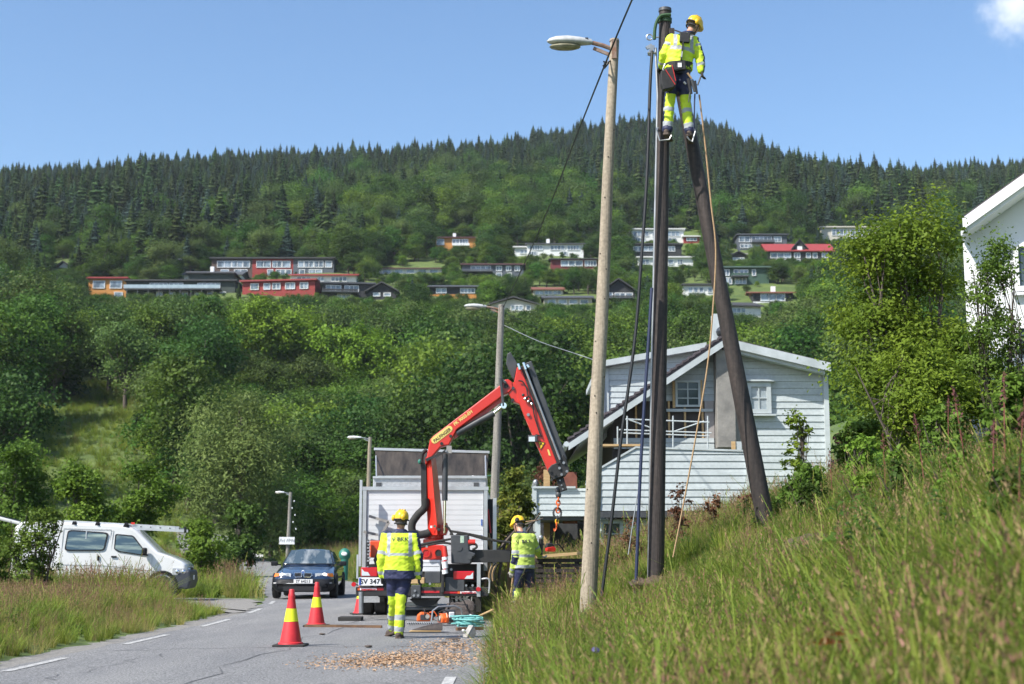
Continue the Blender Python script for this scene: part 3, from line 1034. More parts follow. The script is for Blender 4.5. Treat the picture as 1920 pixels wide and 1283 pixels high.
hill_house('green house with a pale green flat roof behind the leaning pole', (1352, 1442, 499, 534), 'green', 'green', 'flat', [(0.56, 0.88, [(.05, .17, 2), (.28, .36, 1), (.40, .56, 2), (.66, .72, 1)]), (.06, .4, [(.08, .22, 2), (.30, .52, 3)])], balcony=[(.2, .55, .42, .58, 'green')])
hill_house('white house with a dark flat roof left of the leaning pole', (1281, 1338, 532, 555), 'white', 'dark', 'flat', [(0.35, 0.78, [(.18, .3, 1), (.36, .48, 1), (.54, .66, 1), (.82, .95, 1)])])
hill_house('dark house with a brown roof and three tall windows', (1412, 1488, 540, 570), 'black', 'rust', 'side', [(0.30, 0.92, [(.20, .38, 1), (.40, .56, 1), (.58, .78, 1)])], chimney=0.1, roof_h=0.9, wall2=(0, .2, 'white'))
hill_house('white gable house with a dark roof low behind the leaning pole', (1366, 1428, 560, 596), 'white', 'dark', 'side', [(0.45, 0.8, [(.1, .5, 3)])], roof_h=1.3, rz=0.15)
hill_house('white gable cottage half hidden in the trees at the far left', (106, 132, 491, 506), 'white', 'dark', 'front', [(0.3, 0.7, [(.3, .6, 1)])], roof_h=1.6)

# retaining walls, lamp posts and flagpole between the houses
for (x0, y0, x1, y1, lab) in ((1306, 474, 1424, 489, 'grey stone retaining wall under the cabins behind the leaning pole'),
                              (1132, 430, 1184, 445, 'low red painted wall left of the white modern villa')):
    d = hit((x0 + x1) / 2, y1)
    a, b = P(x0, y1, d), P(x1, y1, d)
    hh = (y1 - y0) / FPX * d
    mb = MB().box(((a.x + b.x) / 2, d, a.z + hh * .25), (b.x - a.x, 0.6, hh * 1.4))
    o = mb.build('retaining_wall', WC['red'] if 'red' in lab else m_concrete, smooth=0)
    tag(o, lab, 'wall')
d = hit(1160, 455)
a = P(1160, 455, d)
m_rock = mat('grey_rock', (0.22, 0.215, 0.20), (0.13, 0.125, 0.115), scale=0.6, rough=0.95, bump=0.8, bscale=2)
mb = MB()
mb.ell((a.x, d, a.z - 1.5), (5.0, 4, 4.6), 16, 10)
o = mb.build('rock_outcrop', m_rock, smooth=180)
for v in o.data.vertices:
    v.co += Vector(noise.noise_vector(v.co * 0.6)) * 0.9
tag(o, 'bare grey rock outcrop between the lamp pole and the white villa', 'rock')
for (x, yb, yt, lab) in ((333, 518, 487, 'thin grey street lamp above the stilted balcony house'), (1151, 438, 402, 'white flagpole beside the red wall on the hillside'),
                         (1218, 560, 543, 'short grey lamp post by the dark upright pole'), (1407, 490, 464, 'thin lamp post below the dark green hillside house')):
    d = hit(x, yb)
    a = P(x, yb, d)
    hh = (yb - yt) / FPX * d
    flag = 'flagpole' in lab
    rt = root('flagpole' if flag else 'street_lamp', a, 0, lab, 'flagpole' if flag else 'street lamp')
    MB().cyl((0, 0, -1), (0, 0, hh), 0.14, 0.08, 6).build('pole', m_white if flag else m_steel, rt, world=False)
    if not flag:
        MB().ell((0.3, -0.2, hh + 0.1), (0.7, 0.3, 0.2), 8, 5).build('lamp_head', m_steel, rt, world=False)
    else:
        MB().ell((0, 0, hh + 0.1), (0.18, 0.18, 0.18), 8, 5).build('finial', m_chrome, rt, world=False)

# ------------------------------------------------------------------ the wooded hillside
FAR_B = [broadleaf_mesh('broadleaf_tree', 100 + i, 11.5 + (i % 3), 8.5 + (i % 4) * 0.8, 7000, 0.35, [[L_far, L_far, L_fardark, L_far, L_farlight, L_farpale][i], m_bark], clumps=130 + 12 * i) for i in range(6)]
FAR_C = [conifer_mesh('spruce_tree', 200 + i, 13 + i % 3, 6.2 + 0.7 * (i % 3), 16, L_needle if i % 3 else L_blue) for i in range(6)]

def blocked(x, y, top, w):
    """True where a tree would stand in a house or hide one."""
    u, v = pix((x, y, top))
    hw = w / y * FPX * 0.45
    for (b, d) in HOUSES:
        if y < d + 14:
            if u + hw > b[0] - 3 and u - hw < b[1] + 3 and y > d - 2.5:
                return True
            if y <= d - 2.5 and u + hw > b[0] + 2 and u - hw < b[1] - 2 and v < b[3] - 2:
                return True
    return False

def meadow(x, y):
    return (-60 < x < -22 and 92 < y < 141 and x / y < -0.228 and x / y > -0.355) or (x < -8 and x > -26 and 62 < y < 78)

def conifer_zone(x, y, r):
    """How far conifers come down the slope."""
    line = np.interp(x / y * FPX + 960, [-100, 150, 380, 560, 700, 850, 960, 1130, 1250, 1500, 1700, 2000],
                     [262, 262, 285, 350, 405, 440, 425, 400, 340, 335, 335, 335])
    return y + r * 55 > line

trees = []
lim = 0.395
r = np.random.default_rng(5)
ys = 104.0
while ys < 800:
    step = 6.4 if ys < 215 else (5.2 if ys < 400 else 3.3)
    step *= (0.9 + 0.10 * ys / 300)
    halfw = ys * lim + 8
    for x in np.arange(-halfw, halfw, step):
        xx, yy = x + r.normal(0, step * .30), ys + r.normal(0, step * .30)
        if abs(xx / yy) > lim + 6 / yy:
            continue
        trees.append((xx, yy))
    ys += step * 0.95
near_keepout = lambda x, y: (y < 112 and x > -24 + (y - 66) * -0.25 and x < 6 + (y - 60) * .05) or (y < 80 and x > 2) or (y < 100 and x > float(xl(y)) - 3.5 and x < float(xr(y)) + 3.0)
specs = []
for (x, y) in trees:
    z = gz(x, y)
    con = conifer_zone(x, y, r.normal())
    if not con and y > 200 and r.uniform() < 0.05:
        con = True
    s = r.uniform(0.72, 1.18) if y > 215 else r.uniform(0.70, 1.38)
    if not con:
        if y < 205:
            s *= 0.92
        if 205 < y < 380:
            s *= 0.72 if r.uniform() < 0.5 else 0.85
    if con:
        s *= np.interp(y, [250, 420, 560, 700], [0.74, 0.76, 0.60, 0.52])
    if con and y > 300: s *= r.choice([0.62, 0.85, 1.08, 1.4], p=[.22, .36, .30, .12])
    hgt = (14 if con else 12.5) * s
    if 100 < y < 184:
        u, v = pix((x, y, z + hgt))
        cap = 700 + 75 * abs(math.sin(x * 1.7 + y * .9)) + 25 * math.sin(x * .23)
        if 405 < u < 785 and v < cap:
            top = P(u, cap, y).z - z
            s *= max(top, 2.5) / hgt
            hgt = max(top, 2.5)
    if meadow(x, y) or near_keepout(x, y):
        continue
    tries = 0
    while 90 < y < 430 and tries < 7 and blocked(x, y, z + hgt, (4.5 if con else 9) * s):
        s *= 0.78
        hgt *= 0.78
        tries += 1
    if tries == 7:
        continue
    specs.append((x, y, z, con, s, r.integers(0, 6), r.uniform(0, 6.28)))
print('TREES', len(specs), sum(1 for q in specs if q[3]))

LANDMARKS = (('the left meadow', 180, 800), ('the ochre house', 200, 545), ('the stilted balcony house', 335, 545), ('the three coloured terrace', 510, 498), ('the red staggered house', 520, 545),
             ('the black balconied house', 660, 548), ('the orange house', 855, 455), ('the long white house', 1040, 465), ('the blue grey house', 920, 505), ('the farther lamp head', 915, 590),
             ('the crane boom tip', 960, 690), ('the truck locker lid', 810, 860), ('the clapboard house ridge', 1350, 640), ('the clapboard dormer', 1200, 680), ('the modern white villa', 1235, 440),
             ('the wine red roof', 1500, 465), ('the green house', 1400, 515), ('the beige villa', 1600, 440), ('the big sallow top', 1690, 380), ('the left lamp head', 670, 830), ('the willow top', 450, 710),
             ('the plum roofed house', 770, 505), ('the grey gabled house', 1160, 548), ('the upper left spruces', 120, 420), ('the slope above the terrace', 600, 420), ('the raised tailgate', 20, 970))
ORD = ('nearest', 'second', 'third', 'fourth', 'fifth', 'sixth', 'seventh', 'eighth', 'ninth', 'tenth', 'eleventh', 'twelfth')

def place_words(objs, kind):
    """Give every tree a label of its own: which one it is, counted outward from something easy to find."""
    slots = {}
    for o in objs:
        u, v = pix(o.location + Vector((0, 0, 6 * o.scale[2])))
        lm = min(LANDMARKS, key=lambda q: math.hypot(u - q[1], v - q[2]))
        dx, dy = u - lm[1], v - lm[2]
        way = ('right of' if dx > 0 else 'left of') if abs(dx) > abs(dy) else ('below' if dy > 0 else 'above')
        slots.setdefault((lm[0], way), []).append((math.hypot(dx, dy), o))
    for (lm, way), lst in slots.items():
        lst.sort(key=lambda q: q[0])
        for i, (dd, o) in enumerate(lst):
            n = ORD[i] if i < 12 else ('%dth' % (i + 1) if (i + 1) % 10 not in (1, 2, 3) else '%d%s' % (i + 1, ('st', 'nd', 'rd')[(i + 1) % 10 - 1]))
            o['label'] = '%s %s %s %s, counting outward' % (n, kind, way, lm)

def place(specs, protos, name, labels, cat, group, stuffname, stufflabel, limit):
    vis = []
    rest = []
    for q in specs:
        u, v = pix((q[0], q[1], q[2] + 8))
        (vis if -20 < u < 1940 else rest).append(q)
    vis.sort(key=lambda q: -q[4] / q[1])
    things, rest = vis[:limit], vis[limit:] + rest
    src, made = {}, []
    for q in things:
        o = bpy.data.objects.new(name, protos[q[5]])
        link(o)
        o.location = (q[0], q[1], q[2])
        o.scale = (q[4], q[4], q[4] * (0.9 + 0.2 * ((q[5] * 37) % 10) / 10))
        o.rotation_euler = (0, 0, q[6])
        tag(o, 'x', cat, group)
        made.append(o)
        src.setdefault(q[5], o)
    bpy.context.view_layer.update()
    place_words(made, labels)
    srcs = [src[k] for k in sorted(src)]
    rest = [q for q in rest if q[1] > 100 or abs(q[0] / q[1]) < 0.5]
    scatter(stuffname, [(q[0], q[1], q[2]) for q in rest], [(q[4], q[4], q[4]) for q in rest], [(0, 0, q[6]) for q in rest], [q[5] for q in rest], srcs, stufflabel, 'forest')

place([q for q in specs if q[3]], FAR_C, 'spruce_tree', 'dark pointed spruce', 'tree', 'spruces on the hill', 'spruce_forest', 'dense dark spruce forest covering the upper hill up to the ridge', 290)
place([q for q in specs if not q[3]], FAR_B, 'broadleaf_tree', 'round green broadleaf tree', 'tree', 'broadleaf trees on the slope', 'broadleaf_wood', 'mixed green broadleaf wood climbing the hill below the spruce forest', 285)
# ------------------------------------------------------------------ the pale blue clapboard house
m_clap = mat('pale_blue_boards', (0.465, 0.51, 0.52), (0.375, 0.42, 0.43), scale=1.6, rough=0.6, stretch=(0.5, 1, 5), detail=6, rand=0.06, fine=0.08, finescale=12)
m_trim = mat('white_trim', (0.48, 0.525, 0.54), (0.36, 0.40, 0.405), scale=2, rough=0.6, detail=7)
m_tile = mat('dark_roof_tile', (0.052, 0.042, 0.050), (0.085, 0.070, 0.078), scale=5, rough=0.7, rand=0.15)
m_stucco = mat('white_stucco', (0.66, 0.67, 0.68), (0.55, 0.56, 0.57), scale=1.5, rough=0.9, bump=0.3)
m_chim = mat('bare_plaster', (0.30, 0.285, 0.26), (0.17, 0.165, 0.155), scale=1.6, rough=0.95, bump=0.5, bscale=20, detail=9)
m_membrane = mat('dark_membrane', (0.050, 0.043, 0.040), (0.035, 0.030, 0.028), scale=2, rough=0.8)

def clip(poly, z, keep_above):
    out = []
    n = len(poly)
    for i in range(n):
        a, b = poly[i], poly[(i + 1) % n]
        ia, ib = (a[1] >= z) == keep_above, (b[1] >= z) == keep_above
        if ia: out.append(a)
        if ia != ib:
            t = (z - a[1]) / (b[1] - a[1])
            out.append((a[0] + (b[0] - a[0]) * t, z))
    return out

def boards(poly, pitch, parent, place, material, thick=0.035, name='board', mats2=None):
    """Overlapping weatherboards filling a convex polygon (s,z); place(s, z, out) gives the world point."""
    z0, z1 = min(p[1] for p in poly), max(p[1] for p in poly)
    z = z0
    k = 0
    while z < z1 - 0.02:
        pc = clip(clip(poly, z, True), min(z + pitch - 0.006, z1), False)
        if len(pc) >= 3:
            lo, hi = min(p[1] for p in pc), max(p[1] for p in pc)
            mb = MB()
            n = len(pc)
            V = [place(p[0], p[1], thick * (1.0 - 0.72 * (p[1] - z) / pitch)) for p in pc] + [place(p[0], p[1], 0.0) for p in pc]
            F = [tuple(range(n)), tuple(range(2 * n - 1, n - 1, -1))] + [((i + 1) % n, i, i + n, (i + 1) % n + n) for i in range(n)]
            mb.add(V, F)
            mb.build(name, material, parent, smooth=0)
        z += pitch
        k += 1

def window(rt, c, w, h, out, right, nx=2, ny=2, glass=None, fw=0.07, frame_m=None, name='window'):
    """Framed window centred at c on a wall; out = outward unit vector, right = unit vector along the wall."""
    up = Vector((0, 0, 1))
    M = Matrix((right, -out, up)).transposed()
    mb = MB()
    q = lambda x, z, dx, dz, th, off: mb.box(Vector(c) + right * x + up * z + out * off, (dx, th, dz), M)
    q(-w / 2 + fw / 2, 0, fw, h, 0.09, 0.045); q(w / 2 - fw / 2, 0, fw, h, 0.09, 0.045)
    q(0, h / 2 - fw / 2, w - 2 * fw, fw, 0.09, 0.045); q(0, -h / 2 + fw / 2, w - 2 * fw, fw, 0.09, 0.045)
    for i in range(1, nx):
        q(-w / 2 + w * i / nx, 0, 0.035, h - 2 * fw, 0.05, 0.04)
    for i in range(1, ny):
        q(0, -h / 2 + h * i / ny, w - 2 * fw, 0.03, 0.046, 0.04)
    fo = mb.build(name, frame_m or m_trim, rt, smooth=0)
    mb = MB()
    mb.box(Vector(c) + out * 0.015, (w - 2 * fw, 0.02, h - 2 * fw), M)
    mb.build('pane', glass or m_glass, fo, smooth=0)
    return fo

HD = 42.0
def hp(px, py, d=HD):
    p = P(px, py, d)
    return (p.x, p.z)
OUT, RGT = Vector((0, -1, 0)), Vector((1, 0, 0))
h0 = P(1350, 900, HD)
house = root('clapboard_house', (h0.x, HD, gz(h0.x, HD)), 0, 'pale blue clapboard house under renovation with an exposed dark wall section and grey chimney', 'house')

# gable wall behind the boards, house body
ridge = hp(1352, 646)
eaveR = hp(1550, 702)
eaveL = hp(1148, 785)
botR = hp(1550, 905)[1]
core = [(eaveL[0], -0.5), (eaveR[0], -0.5), (eaveR[0], eaveR[1]), (ridge[0], ridge[1]), (eaveL[0], eaveL[1])]
mb = MB().prism(core, HD + 0.05, HD + 9.5)
gable = mb.build('gable_wall', m_membrane, house, smooth=0)
pl = lambda y: (lambda s, z, o: (s, y - o, z))
# boards right of the chimney, boards over the window, low sill boards
def slopeR(x):
    t = (x - ridge[0]) / (eaveR[0] - ridge[0])
    return ridge[1] + (eaveR[1] - ridge[1]) * t
def slopeL(x):
    t = (x - ridge[0]) / (eaveL[0] - ridge[0])
    return ridge[1] + (eaveL[1] - ridge[1]) * t
xc0, xc1 = hp(1341, 800)[0], hp(1371, 800)[0]
xR = eaveR[0]
boards([(xc1 - .05, botR - 1.0), (xR, botR - 1.0), (xR, slopeR(xR)), (xc1 - .05, slopeR(xc1))], 0.2, gable, pl(HD + 0.05), m_clap)
zt = hp(1300, 752)[1]
xk = ridge[0] + (zt - ridge[1]) * (eaveL[0] - ridge[0]) / (eaveL[1] - ridge[1])
boards([(xk, zt), (xc0, zt), (xc0, slopeL(xc0))], 0.2, gable, pl(HD + 0.05), m_clap)
za, zb = hp(1300, 842)[1], hp(1300, 822)[1]
boards([(hp(1150, 800)[0], za), (xc0 - .05, za), (xc0 - .05, zb), (hp(1150, 800)[0], zb)], 0.18, gable, pl(HD - 0.06), m_clap)
# corner board
xx = hp(1549, 800)[0]
MB().box((xx + .02, HD - 0.02, (botR - 1 + eaveR[1]) / 2), (0.14, 0.12, eaveR[1] - botR + 1.0)).build('corner_board', m_trim, house, smooth=0)
# exposed section: battens, white rails, insulation panel
for px in (1193, 1255, 1285, 1318):
    a, b = P(px, 822, HD), P(px, 752 if px > 1240 else 760, HD)
    if px < 1240: b = P(px, 756, HD)
    MB().box((a.x, HD - 0.0, (a.z + b.z) / 2), (0.055, 0.08, b.z - a.z)).build('batten', m_wood, gable, smooth=0)
m_bare = mat('bare_board', (0.36, 0.34, 0.33), (0.28, 0.26, 0.25), scale=2, rough=0.9)
a, b = P(1322, 822, HD), P(1338, 752, HD)
MB().box(((a.x + b.x) / 2, HD, (a.z + b.z) / 2), (b.x - a.x, 0.07, b.z - a.z)).build('bare_panel', m_bare, gable, smooth=0)
a, b = P(1371, 838, HD), P(1383, 712, HD)
MB().box(((a.x + b.x) / 2 + .1, HD - 0.02, (a.z + b.z) / 2), (b.x - a.x + .2, 0.12, b.z - a.z)).build('bare_panel', m_bare, gable, smooth=0)
for (x0, y0, x1, y1) in ((1250, 768, 1335, 772), (1262, 716, 1264, 765), (1313, 714, 1315, 766)):
    a, b = P(x0, y1, HD), P(x1, y0, HD)
    MB().box(((a.x + b.x) / 2, HD - 0.06, (a.z + b.z) / 2), (b.x - a.x + .03, 0.07, b.z - a.z + .02)).build('batten', m_wood if y1 - y0 > 20 else m_trim, gable, smooth=0)
# windows
a, b = P(1266, 764, HD), P(1312, 714, HD)
window(house, ((a.x + b.x) / 2, HD - 0.03, (a.z + b.z) / 2), b.x - a.x, b.z - a.z, OUT, RGT, 2, 3, m_glass, 0.065)
a, b = P(1400, 776, HD), P(1444, 718, HD)
fo = window(house, ((a.x + b.x) / 2, HD - 0.02, (a.z + b.z) / 2), b.x - a.x, b.z - a.z, OUT, RGT, 2, 2, m_glass_pale, 0.13)
MB().box(((a.x + b.x) / 2, HD - 0.1, b.z + 0.05), (b.x - a.x + .25, 0.2, 0.05)).build('drip_board', m_trim, fo, smooth=0)
MB().box(((a.x + b.x) / 2, HD - 0.1, a.z - 0.05), (b.x - a.x + .25, 0.2, 0.05)).build('sill', m_trim, fo, smooth=0)

# chimney: against the gable, through the ridge
ca, cb = P(1341, 842, HD), P(1370, 590, HD)
mb = MB()
mb.box(((ca.x + cb.x) / 2, HD - 0.25, (ca.z + P(0, 660, HD).z) / 2), (cb.x - ca.x, 0.55, P(0, 660, HD).z - ca.z))
ch = mb.build('chimney', m_chim, house, smooth=0, bevel=0.02)
ct = P(1352, 588, HD)
MB().box((ct.x + .02, HD + 0.3, (ct.z + ridge[1]) / 2), (0.5, 0.5, ct.z - ridge[1])).build('chimney_top', m_trim, ch, smooth=0)
# roof: two slopes with thick white bargeboards and dark tiles
def slope(p0, p1, th, y0, y1):
    mb = MB()
    mb.prism([p0, p1, (p1[0], p1[1] + th), (p0[0], p0[1] + th)], y0, y1)
    return mb
lowL = hp(1064, 838)
rR = hp(1546, 692)
rd = (ridge[0], ridge[1] + 0.02)
slope(rd, (lowL[0], lowL[1]), 0.12, HD - 0.75, HD + 10.3).build('roof', m_tile, house, smooth=0)
slope((rd[0] + .02, rd[1]), (rR[0] + .05, rR[1]), 0.12, HD - 0.55, HD + 10.3).build('roof', m_tile, house, smooth=0)
# soffit + bargeboards
def barge(p0, p1, y, hgt, th=0.06, drop=0.0, m=None, nm='bargeboard'):
    mb = MB()
    mb.prism([(p0[0], p0[1] - hgt + drop), (p1[0], p1[1] - hgt + drop), (p1[0], p1[1] + drop), (p0[0], p0[1] + drop)], y - th, y)
    return mb.build(nm, m or m_trim, house, smooth=0)
barge((ridge[0], ridge[1] + .04), (lowL[0], lowL[1] + .04), HD - 0.755, 0.20)
barge((ridge[0] + .03, ridge[1] + 0.10), (rR[0] + .05, rR[1] + .10), HD - 0.56, 0.25)
barge((ridge[0] + .03, ridge[1] - 0.10), (rR[0] - .1, rR[1] - .08), HD - 0.20, 0.14, 0.3)
# tiles along the left verge, one by one
n = 26
for i in range(n):
    t0, t1 = i / n, (i + 1.08) / n
    q0 = Vector((ridge[0] + (lowL[0] - ridge[0]) * t0, 0, ridge[1] + (lowL[1] - ridge[1]) * t0 + 0.15))
    q1 = Vector((ridge[0] + (lowL[0] - ridge[0]) * t1, 0, ridge[1] + (lowL[1] - ridge[1]) * t1 + 0.19))
    mb = MB()
    mb.prism([(q0.x, q0.z - .03), (q1.x, q1.z - .03), (q1.x, q1.z + .05), (q0.x, q0.z + .02)], HD - 0.80, HD - 0.45)
    mb.build('verge_tile', m_tile, house, smooth=0)
MB().ell((ridge[0], HD - 0.5, ridge[1] + 0.30), (0.22, 0.35, 0.18), 10, 6).build('ridge_cap', m_darkgrey, house, world=True)
# gutter at the low left eave
MB().tube([(lowL[0] - .06, HD - 0.8, lowL[1] + .02), (lowL[0] - .06, HD + 10, lowL[1] + .02)], 0.08, 8).build('gutter', m_trim, house)
# left side wall below the eave and soffit boards
xs = eaveL[0]
mb = MB().prism([(xs - 1.0, lowL[1] + 0.1), (xs, lowL[1] + 0.75), (xs, lowL[1] + .69), (xs - 1.0, lowL[1] + 0.04)], HD - 0.7, HD + 10)
mb.build('soffit', m_trim, house, smooth=0)

# shed dormer on the left slope
DD = HD + 1.6
da, db, dc = P(1137, 690, DD), P(1322, 657, DD), P(1137, 800, DD)
mb = MB()
mb.prism([(da.x, dc.z), (db.x, db.z - .1), (db.x, db.z), (da.x, da.z)], DD, DD + 7)
dm = mb.build('dormer', m_clap, house, smooth=0)
boards([(da.x, dc.z), (db.x - .3, db.z - .25), (db.x - .3, db.z - 0.02), (da.x, da.z)], 0.18, dm, pl(DD), m_clap)
mb = MB()
mb.prism([(da.x - .25, da.z - .02), (db.x, db.z), (db.x, db.z + .2), (da.x - .25, da.z + .16)], DD - 0.35, DD + 7.3)
mb.build('dormer_roof', m_trim, dm, smooth=0)
MB().box((da.x - .02, DD - 0.02, (da.z + dc.z) / 2), (0.16, 0.10, da.z - dc.z)).build('corner_board', m_trim, dm, smooth=0)
side = lambda s, z, o: (da.x - o, s, z)
boards([(DD, dc.z - .3), (DD + 6.9, dc.z - .3), (DD + 6.9, da.z), (DD, da.z)], 0.2, dm, side, m_clap)
window(dm, (da.x - .03, DD + 2.4, (da.z + dc.z) / 2 + .1), 1.3, 1.15, Vector((-1, 0, 0)), Vector((0, -1, 0)), 2, 2)
MB().tube([(da.x - .3, DD - .3, da.z + .02), (da.x - .3, DD - .3, da.z - .3), (da.x - .1, DD - .1, da.z - .5), (da.x - .1, DD - .1, dc.z)], 0.045, 6).build('downpipe', m_trim, dm)

# terrace with its boarded parapet, in front of the gable
TD = 38.3
tl, tr = P(1119, 958, TD), P(1405, 958, TD)
t1, t2 = P(1119, 884, TD), P(1192, 841, TD)
t3 = P(1405, 848, TD)
poly = [(tl.x, tl.z), (tr.x, tl.z), (tr.x, t3.z), (t2.x, t2.z), (t1.x, t1.z)]
mb = MB().prism(poly, TD + 0.02, TD + 0.14)
ter = mb.build('terrace_parapet', m_clap, house, smooth=0)
boards(poly, 0.19, ter, pl(TD + .02), m_clap)
for (p, q) in ((t1, t2), (t2, t3)):
    MB().bar((p.x, TD + .05, p.z + .03), (q.x, TD + .05, q.z + .03), 0.18, 0.05).build('cap_board', m_trim, ter, smooth=0)
MB().box((tr.x, TD - .02, (tl.z + t3.z) / 2), (0.13, 0.1, t3.z - tl.z)).build('corner_board', m_trim, ter, smooth=0)
MB().box((tl.x, TD - .02, (tl.z + t1.z) / 2), (0.13, 0.1, t1.z - tl.z)).build('corner_board', m_trim, ter, smooth=0)
# left return of the parapet, running back
mb = MB().prism([(TD + 0.15, tl.z), (TD + 5.5, tl.z), (TD + 5.5, t1.z + .05), (TD + 0.15, t1.z + .05)], tl.x + .01, tl.x + .13, 'x')
ret = mb.build('terrace_return', m_clap, house, smooth=0)
boards([(TD + 0.0, tl.z), (TD + 5.5, tl.z), (TD + 5.5, t1.z + .05), (TD, t1.z + .05)], 0.19, ret, (lambda s, z, o: (tl.x + .01 - o, s, z)), m_clap)
MB().box(((tl.x + tr.x) / 2, TD + 2.0, tl.z + 0.05), (tr.x - tl.x - .1, 3.7, 0.25)).build('terrace_floor', m_darkgrey, house, smooth=0)
MB().box(((tl.x + tr.x) / 2 - .05, TD - 0.0, tl.z - .10), (tr.x - tl.x + .1, 0.2, 0.16)).build('terrace_beam', m_darkgrey, house, smooth=0)
for k in range(5):
    MB().box((tl.x + 0.15, TD + 0.6 + k * 1.1, tl.z - .12), (0.3, 0.16, 0.2)).build('joist', m_trim, house, smooth=0)
# basement wall with a window and a door
bz = tl.z - 0.2
mb = MB().box(((tl.x + tr.x) / 2 + 0.2, TD + 2.4, bz - 1.6), (tr.x - tl.x - .2, 4.2, 3.2))
base = mb.build('basement_wall', m_stucco, house, smooth=0)
a, b = P(1126, 1012, TD), P(1141, 976, TD)
window(base, (a.x + 0.32, TD + 0.28, (a.z + b.z) / 2 - .1), 0.62, 0.75, OUT, RGT, 1, 2, m_glass, 0.10)
MB().tube([(tl.x + 0.05, TD - .05, tl.z - .15), (tl.x - .02, TD + .1, tl.z - .5), (tl.x + .1, TD + .25, tl.z - .65), (tl.x + .1, TD + .25, tl.z - 2.2)], 0.05, 7).build('downpipe', m_trim, house)
# work platform: scaffold rails in front of the open wall
SD = HD - 1.2
sc = root('scaffold', tuple(P(1250, 842, SD)), 0, 'white tube scaffold rails standing on the terrace before the open wall', 'scaffold')
def sp(px, py): return P(px, py, SD)
for (a, b) in (((1168, 786), (1330, 792)), ((1160, 806), (1334, 812)), ((1165, 812), (1330, 818)), ((1176, 786), (1230, 806)), ((1320, 790), (1262, 810))):
    MB().cyl(sp(*a), sp(*b), 0.021, n=7).build('rail', m_trim, sc)
for px in (1158, 1176, 1262, 1327):
    MB().cyl(sp(px, 842), sp(px, 780 if px > 1160 else 800), 0.022, n=7).build('upright', m_trim, sc)
MB().bar(sp(1125, 836), sp(1200, 836), 0.5, 0.06).build('deck_plank', m_wood, sc, smooth=0)
for k, (px, w) in enumerate(((1375, 7), (1386, 9), (1397, 6))):
    a, b = P(px - w / 2, 842, TD + .6), P(px + w / 2, 828, TD + .6)
    o = MB().box(((a.x + b.x) / 2, TD + .6 + k * .02, (a.z + b.z) / 2 - .3), (b.x - a.x, 0.05, b.z - a.z + .6)).build('board', m_wood if k != 1 else m_trim, smooth=0)
    tag(o, ['short yellow board propped behind the terrace parapet next to the chimney', 'pale board propped behind the terrace parapet between two yellow boards', 'short yellow board at the right end of the terrace parapet'][k], 'board')

# small balcony on posts at the left of the house
BD = 43.5
b0, b1, b2 = P(1002, 968, BD), P(1050, 968, BD), P(1002, 916, BD)
bal = root('balcony', (b0.x, BD, gz(b0.x, BD)), 0, 'small pale blue boarded balcony on posts left of the clapboard house', 'balcony')
poly = [(b0.x, b0.z), (b1.x + 0.8, b0.z), (b1.x + .8, b2.z), (b0.x, b2.z)]
w1 = MB().prism(poly, BD + .02, BD + .14).build('parapet', m_clap, bal, smooth=0)
boards(poly, 0.19, w1, pl(BD + .02), m_clap)
w2 = MB().prism([(BD + .15, b0.z), (BD + 4.2, b0.z), (BD + 4.2, b2.z), (BD + .15, b2.z)], b0.x, b0.x + .12, 'x').build('parapet', m_clap, bal, smooth=0)
boards([(BD + .02, b0.z), (BD + 4.2, b0.z), (BD + 4.2, b2.z), (BD + .02, b2.z)], 0.19, w2, (lambda s, z, o: (b0.x - o, s, z)), m_clap)
MB().box((b0.x, BD - .02, (b0.z + b2.z) / 2), (0.13, 0.1, b2.z - b0.z)).build('corner_board', m_trim, bal, smooth=0)
MB().box((b0.x + .6, BD - .01, b2.z + .03), (1.3, 0.2, 0.06)).build('cap_board', m_trim, bal, smooth=0)
MB().box((b0.x + .8, BD + 2.1, b0.z - .02), (1.5, 4.0, 0.2)).build('floor', m_darkgrey, bal, smooth=0)
for (x, y) in ((b0.x + .1, BD + .15), (b0.x + .1, BD + 3.8)):
    MB().box((x, y, b0.z - 1.1), (0.16, 0.16, 2.2)).build('post', m_trim, bal, smooth=0)
MB().box((b0.x - .55, BD + 3.0, b0.z - .9), (0.6, 1.8, 1.8)).build('store_wall', m_trim, bal, smooth=0)
MB().box((b0.x + .9, BD + 4.6, b0.z - 1.2), (3.2, .2, 2.6)).build('back_wall', m_darkgrey, bal, smooth=0)
for k in range(3):
    p = P(988 + 8 * k, 918 - 2 * k, BD + 3 - k)
    mb = MB()
    mb.cyl((b0.x + .05, BD + 3.6 - 1.5 * k, b2.z), (b0.x + .05, BD + 3.6 - 1.5 * k, b2.z + .12), 0.05, n=8)
    mb.ell((b0.x + .05, BD + 3.6 - 1.5 * k, b2.z + .2), (0.09, .09, .11), 10, 6)
    o = mb.build('lantern', m_steel)
    tag(o, ['little glass lantern on the balcony rail, farthest back', 'little glass lantern on the middle of the balcony rail', 'little glass lantern on the front of the balcony rail'][k], 'lantern', 'lanterns on the balcony rail')
# brick flue and rail behind the terrace
p = P(1062, 910, 45)
o = MB().box((p.x + .1, 45, p.z - .4), (0.45, 0.45, 1.6)).build('brick_pillar', mat('red_brick', (0.24, 0.09, 0.06), (0.17, 0.06, 0.045), scale=6, rough=.9), smooth=0)
tag(o, 'short red brick pillar behind the terrace corner', 'pillar')
p = P(1025, 890, 47)
o = MB().bar((p.x, 47, p.z - 2.4), (p.x, 47, p.z + .15), 0.28, 0.2).build('timber_post', m_wood, smooth=0)
tag(o, 'raw timber post standing behind the small balcony', 'post')

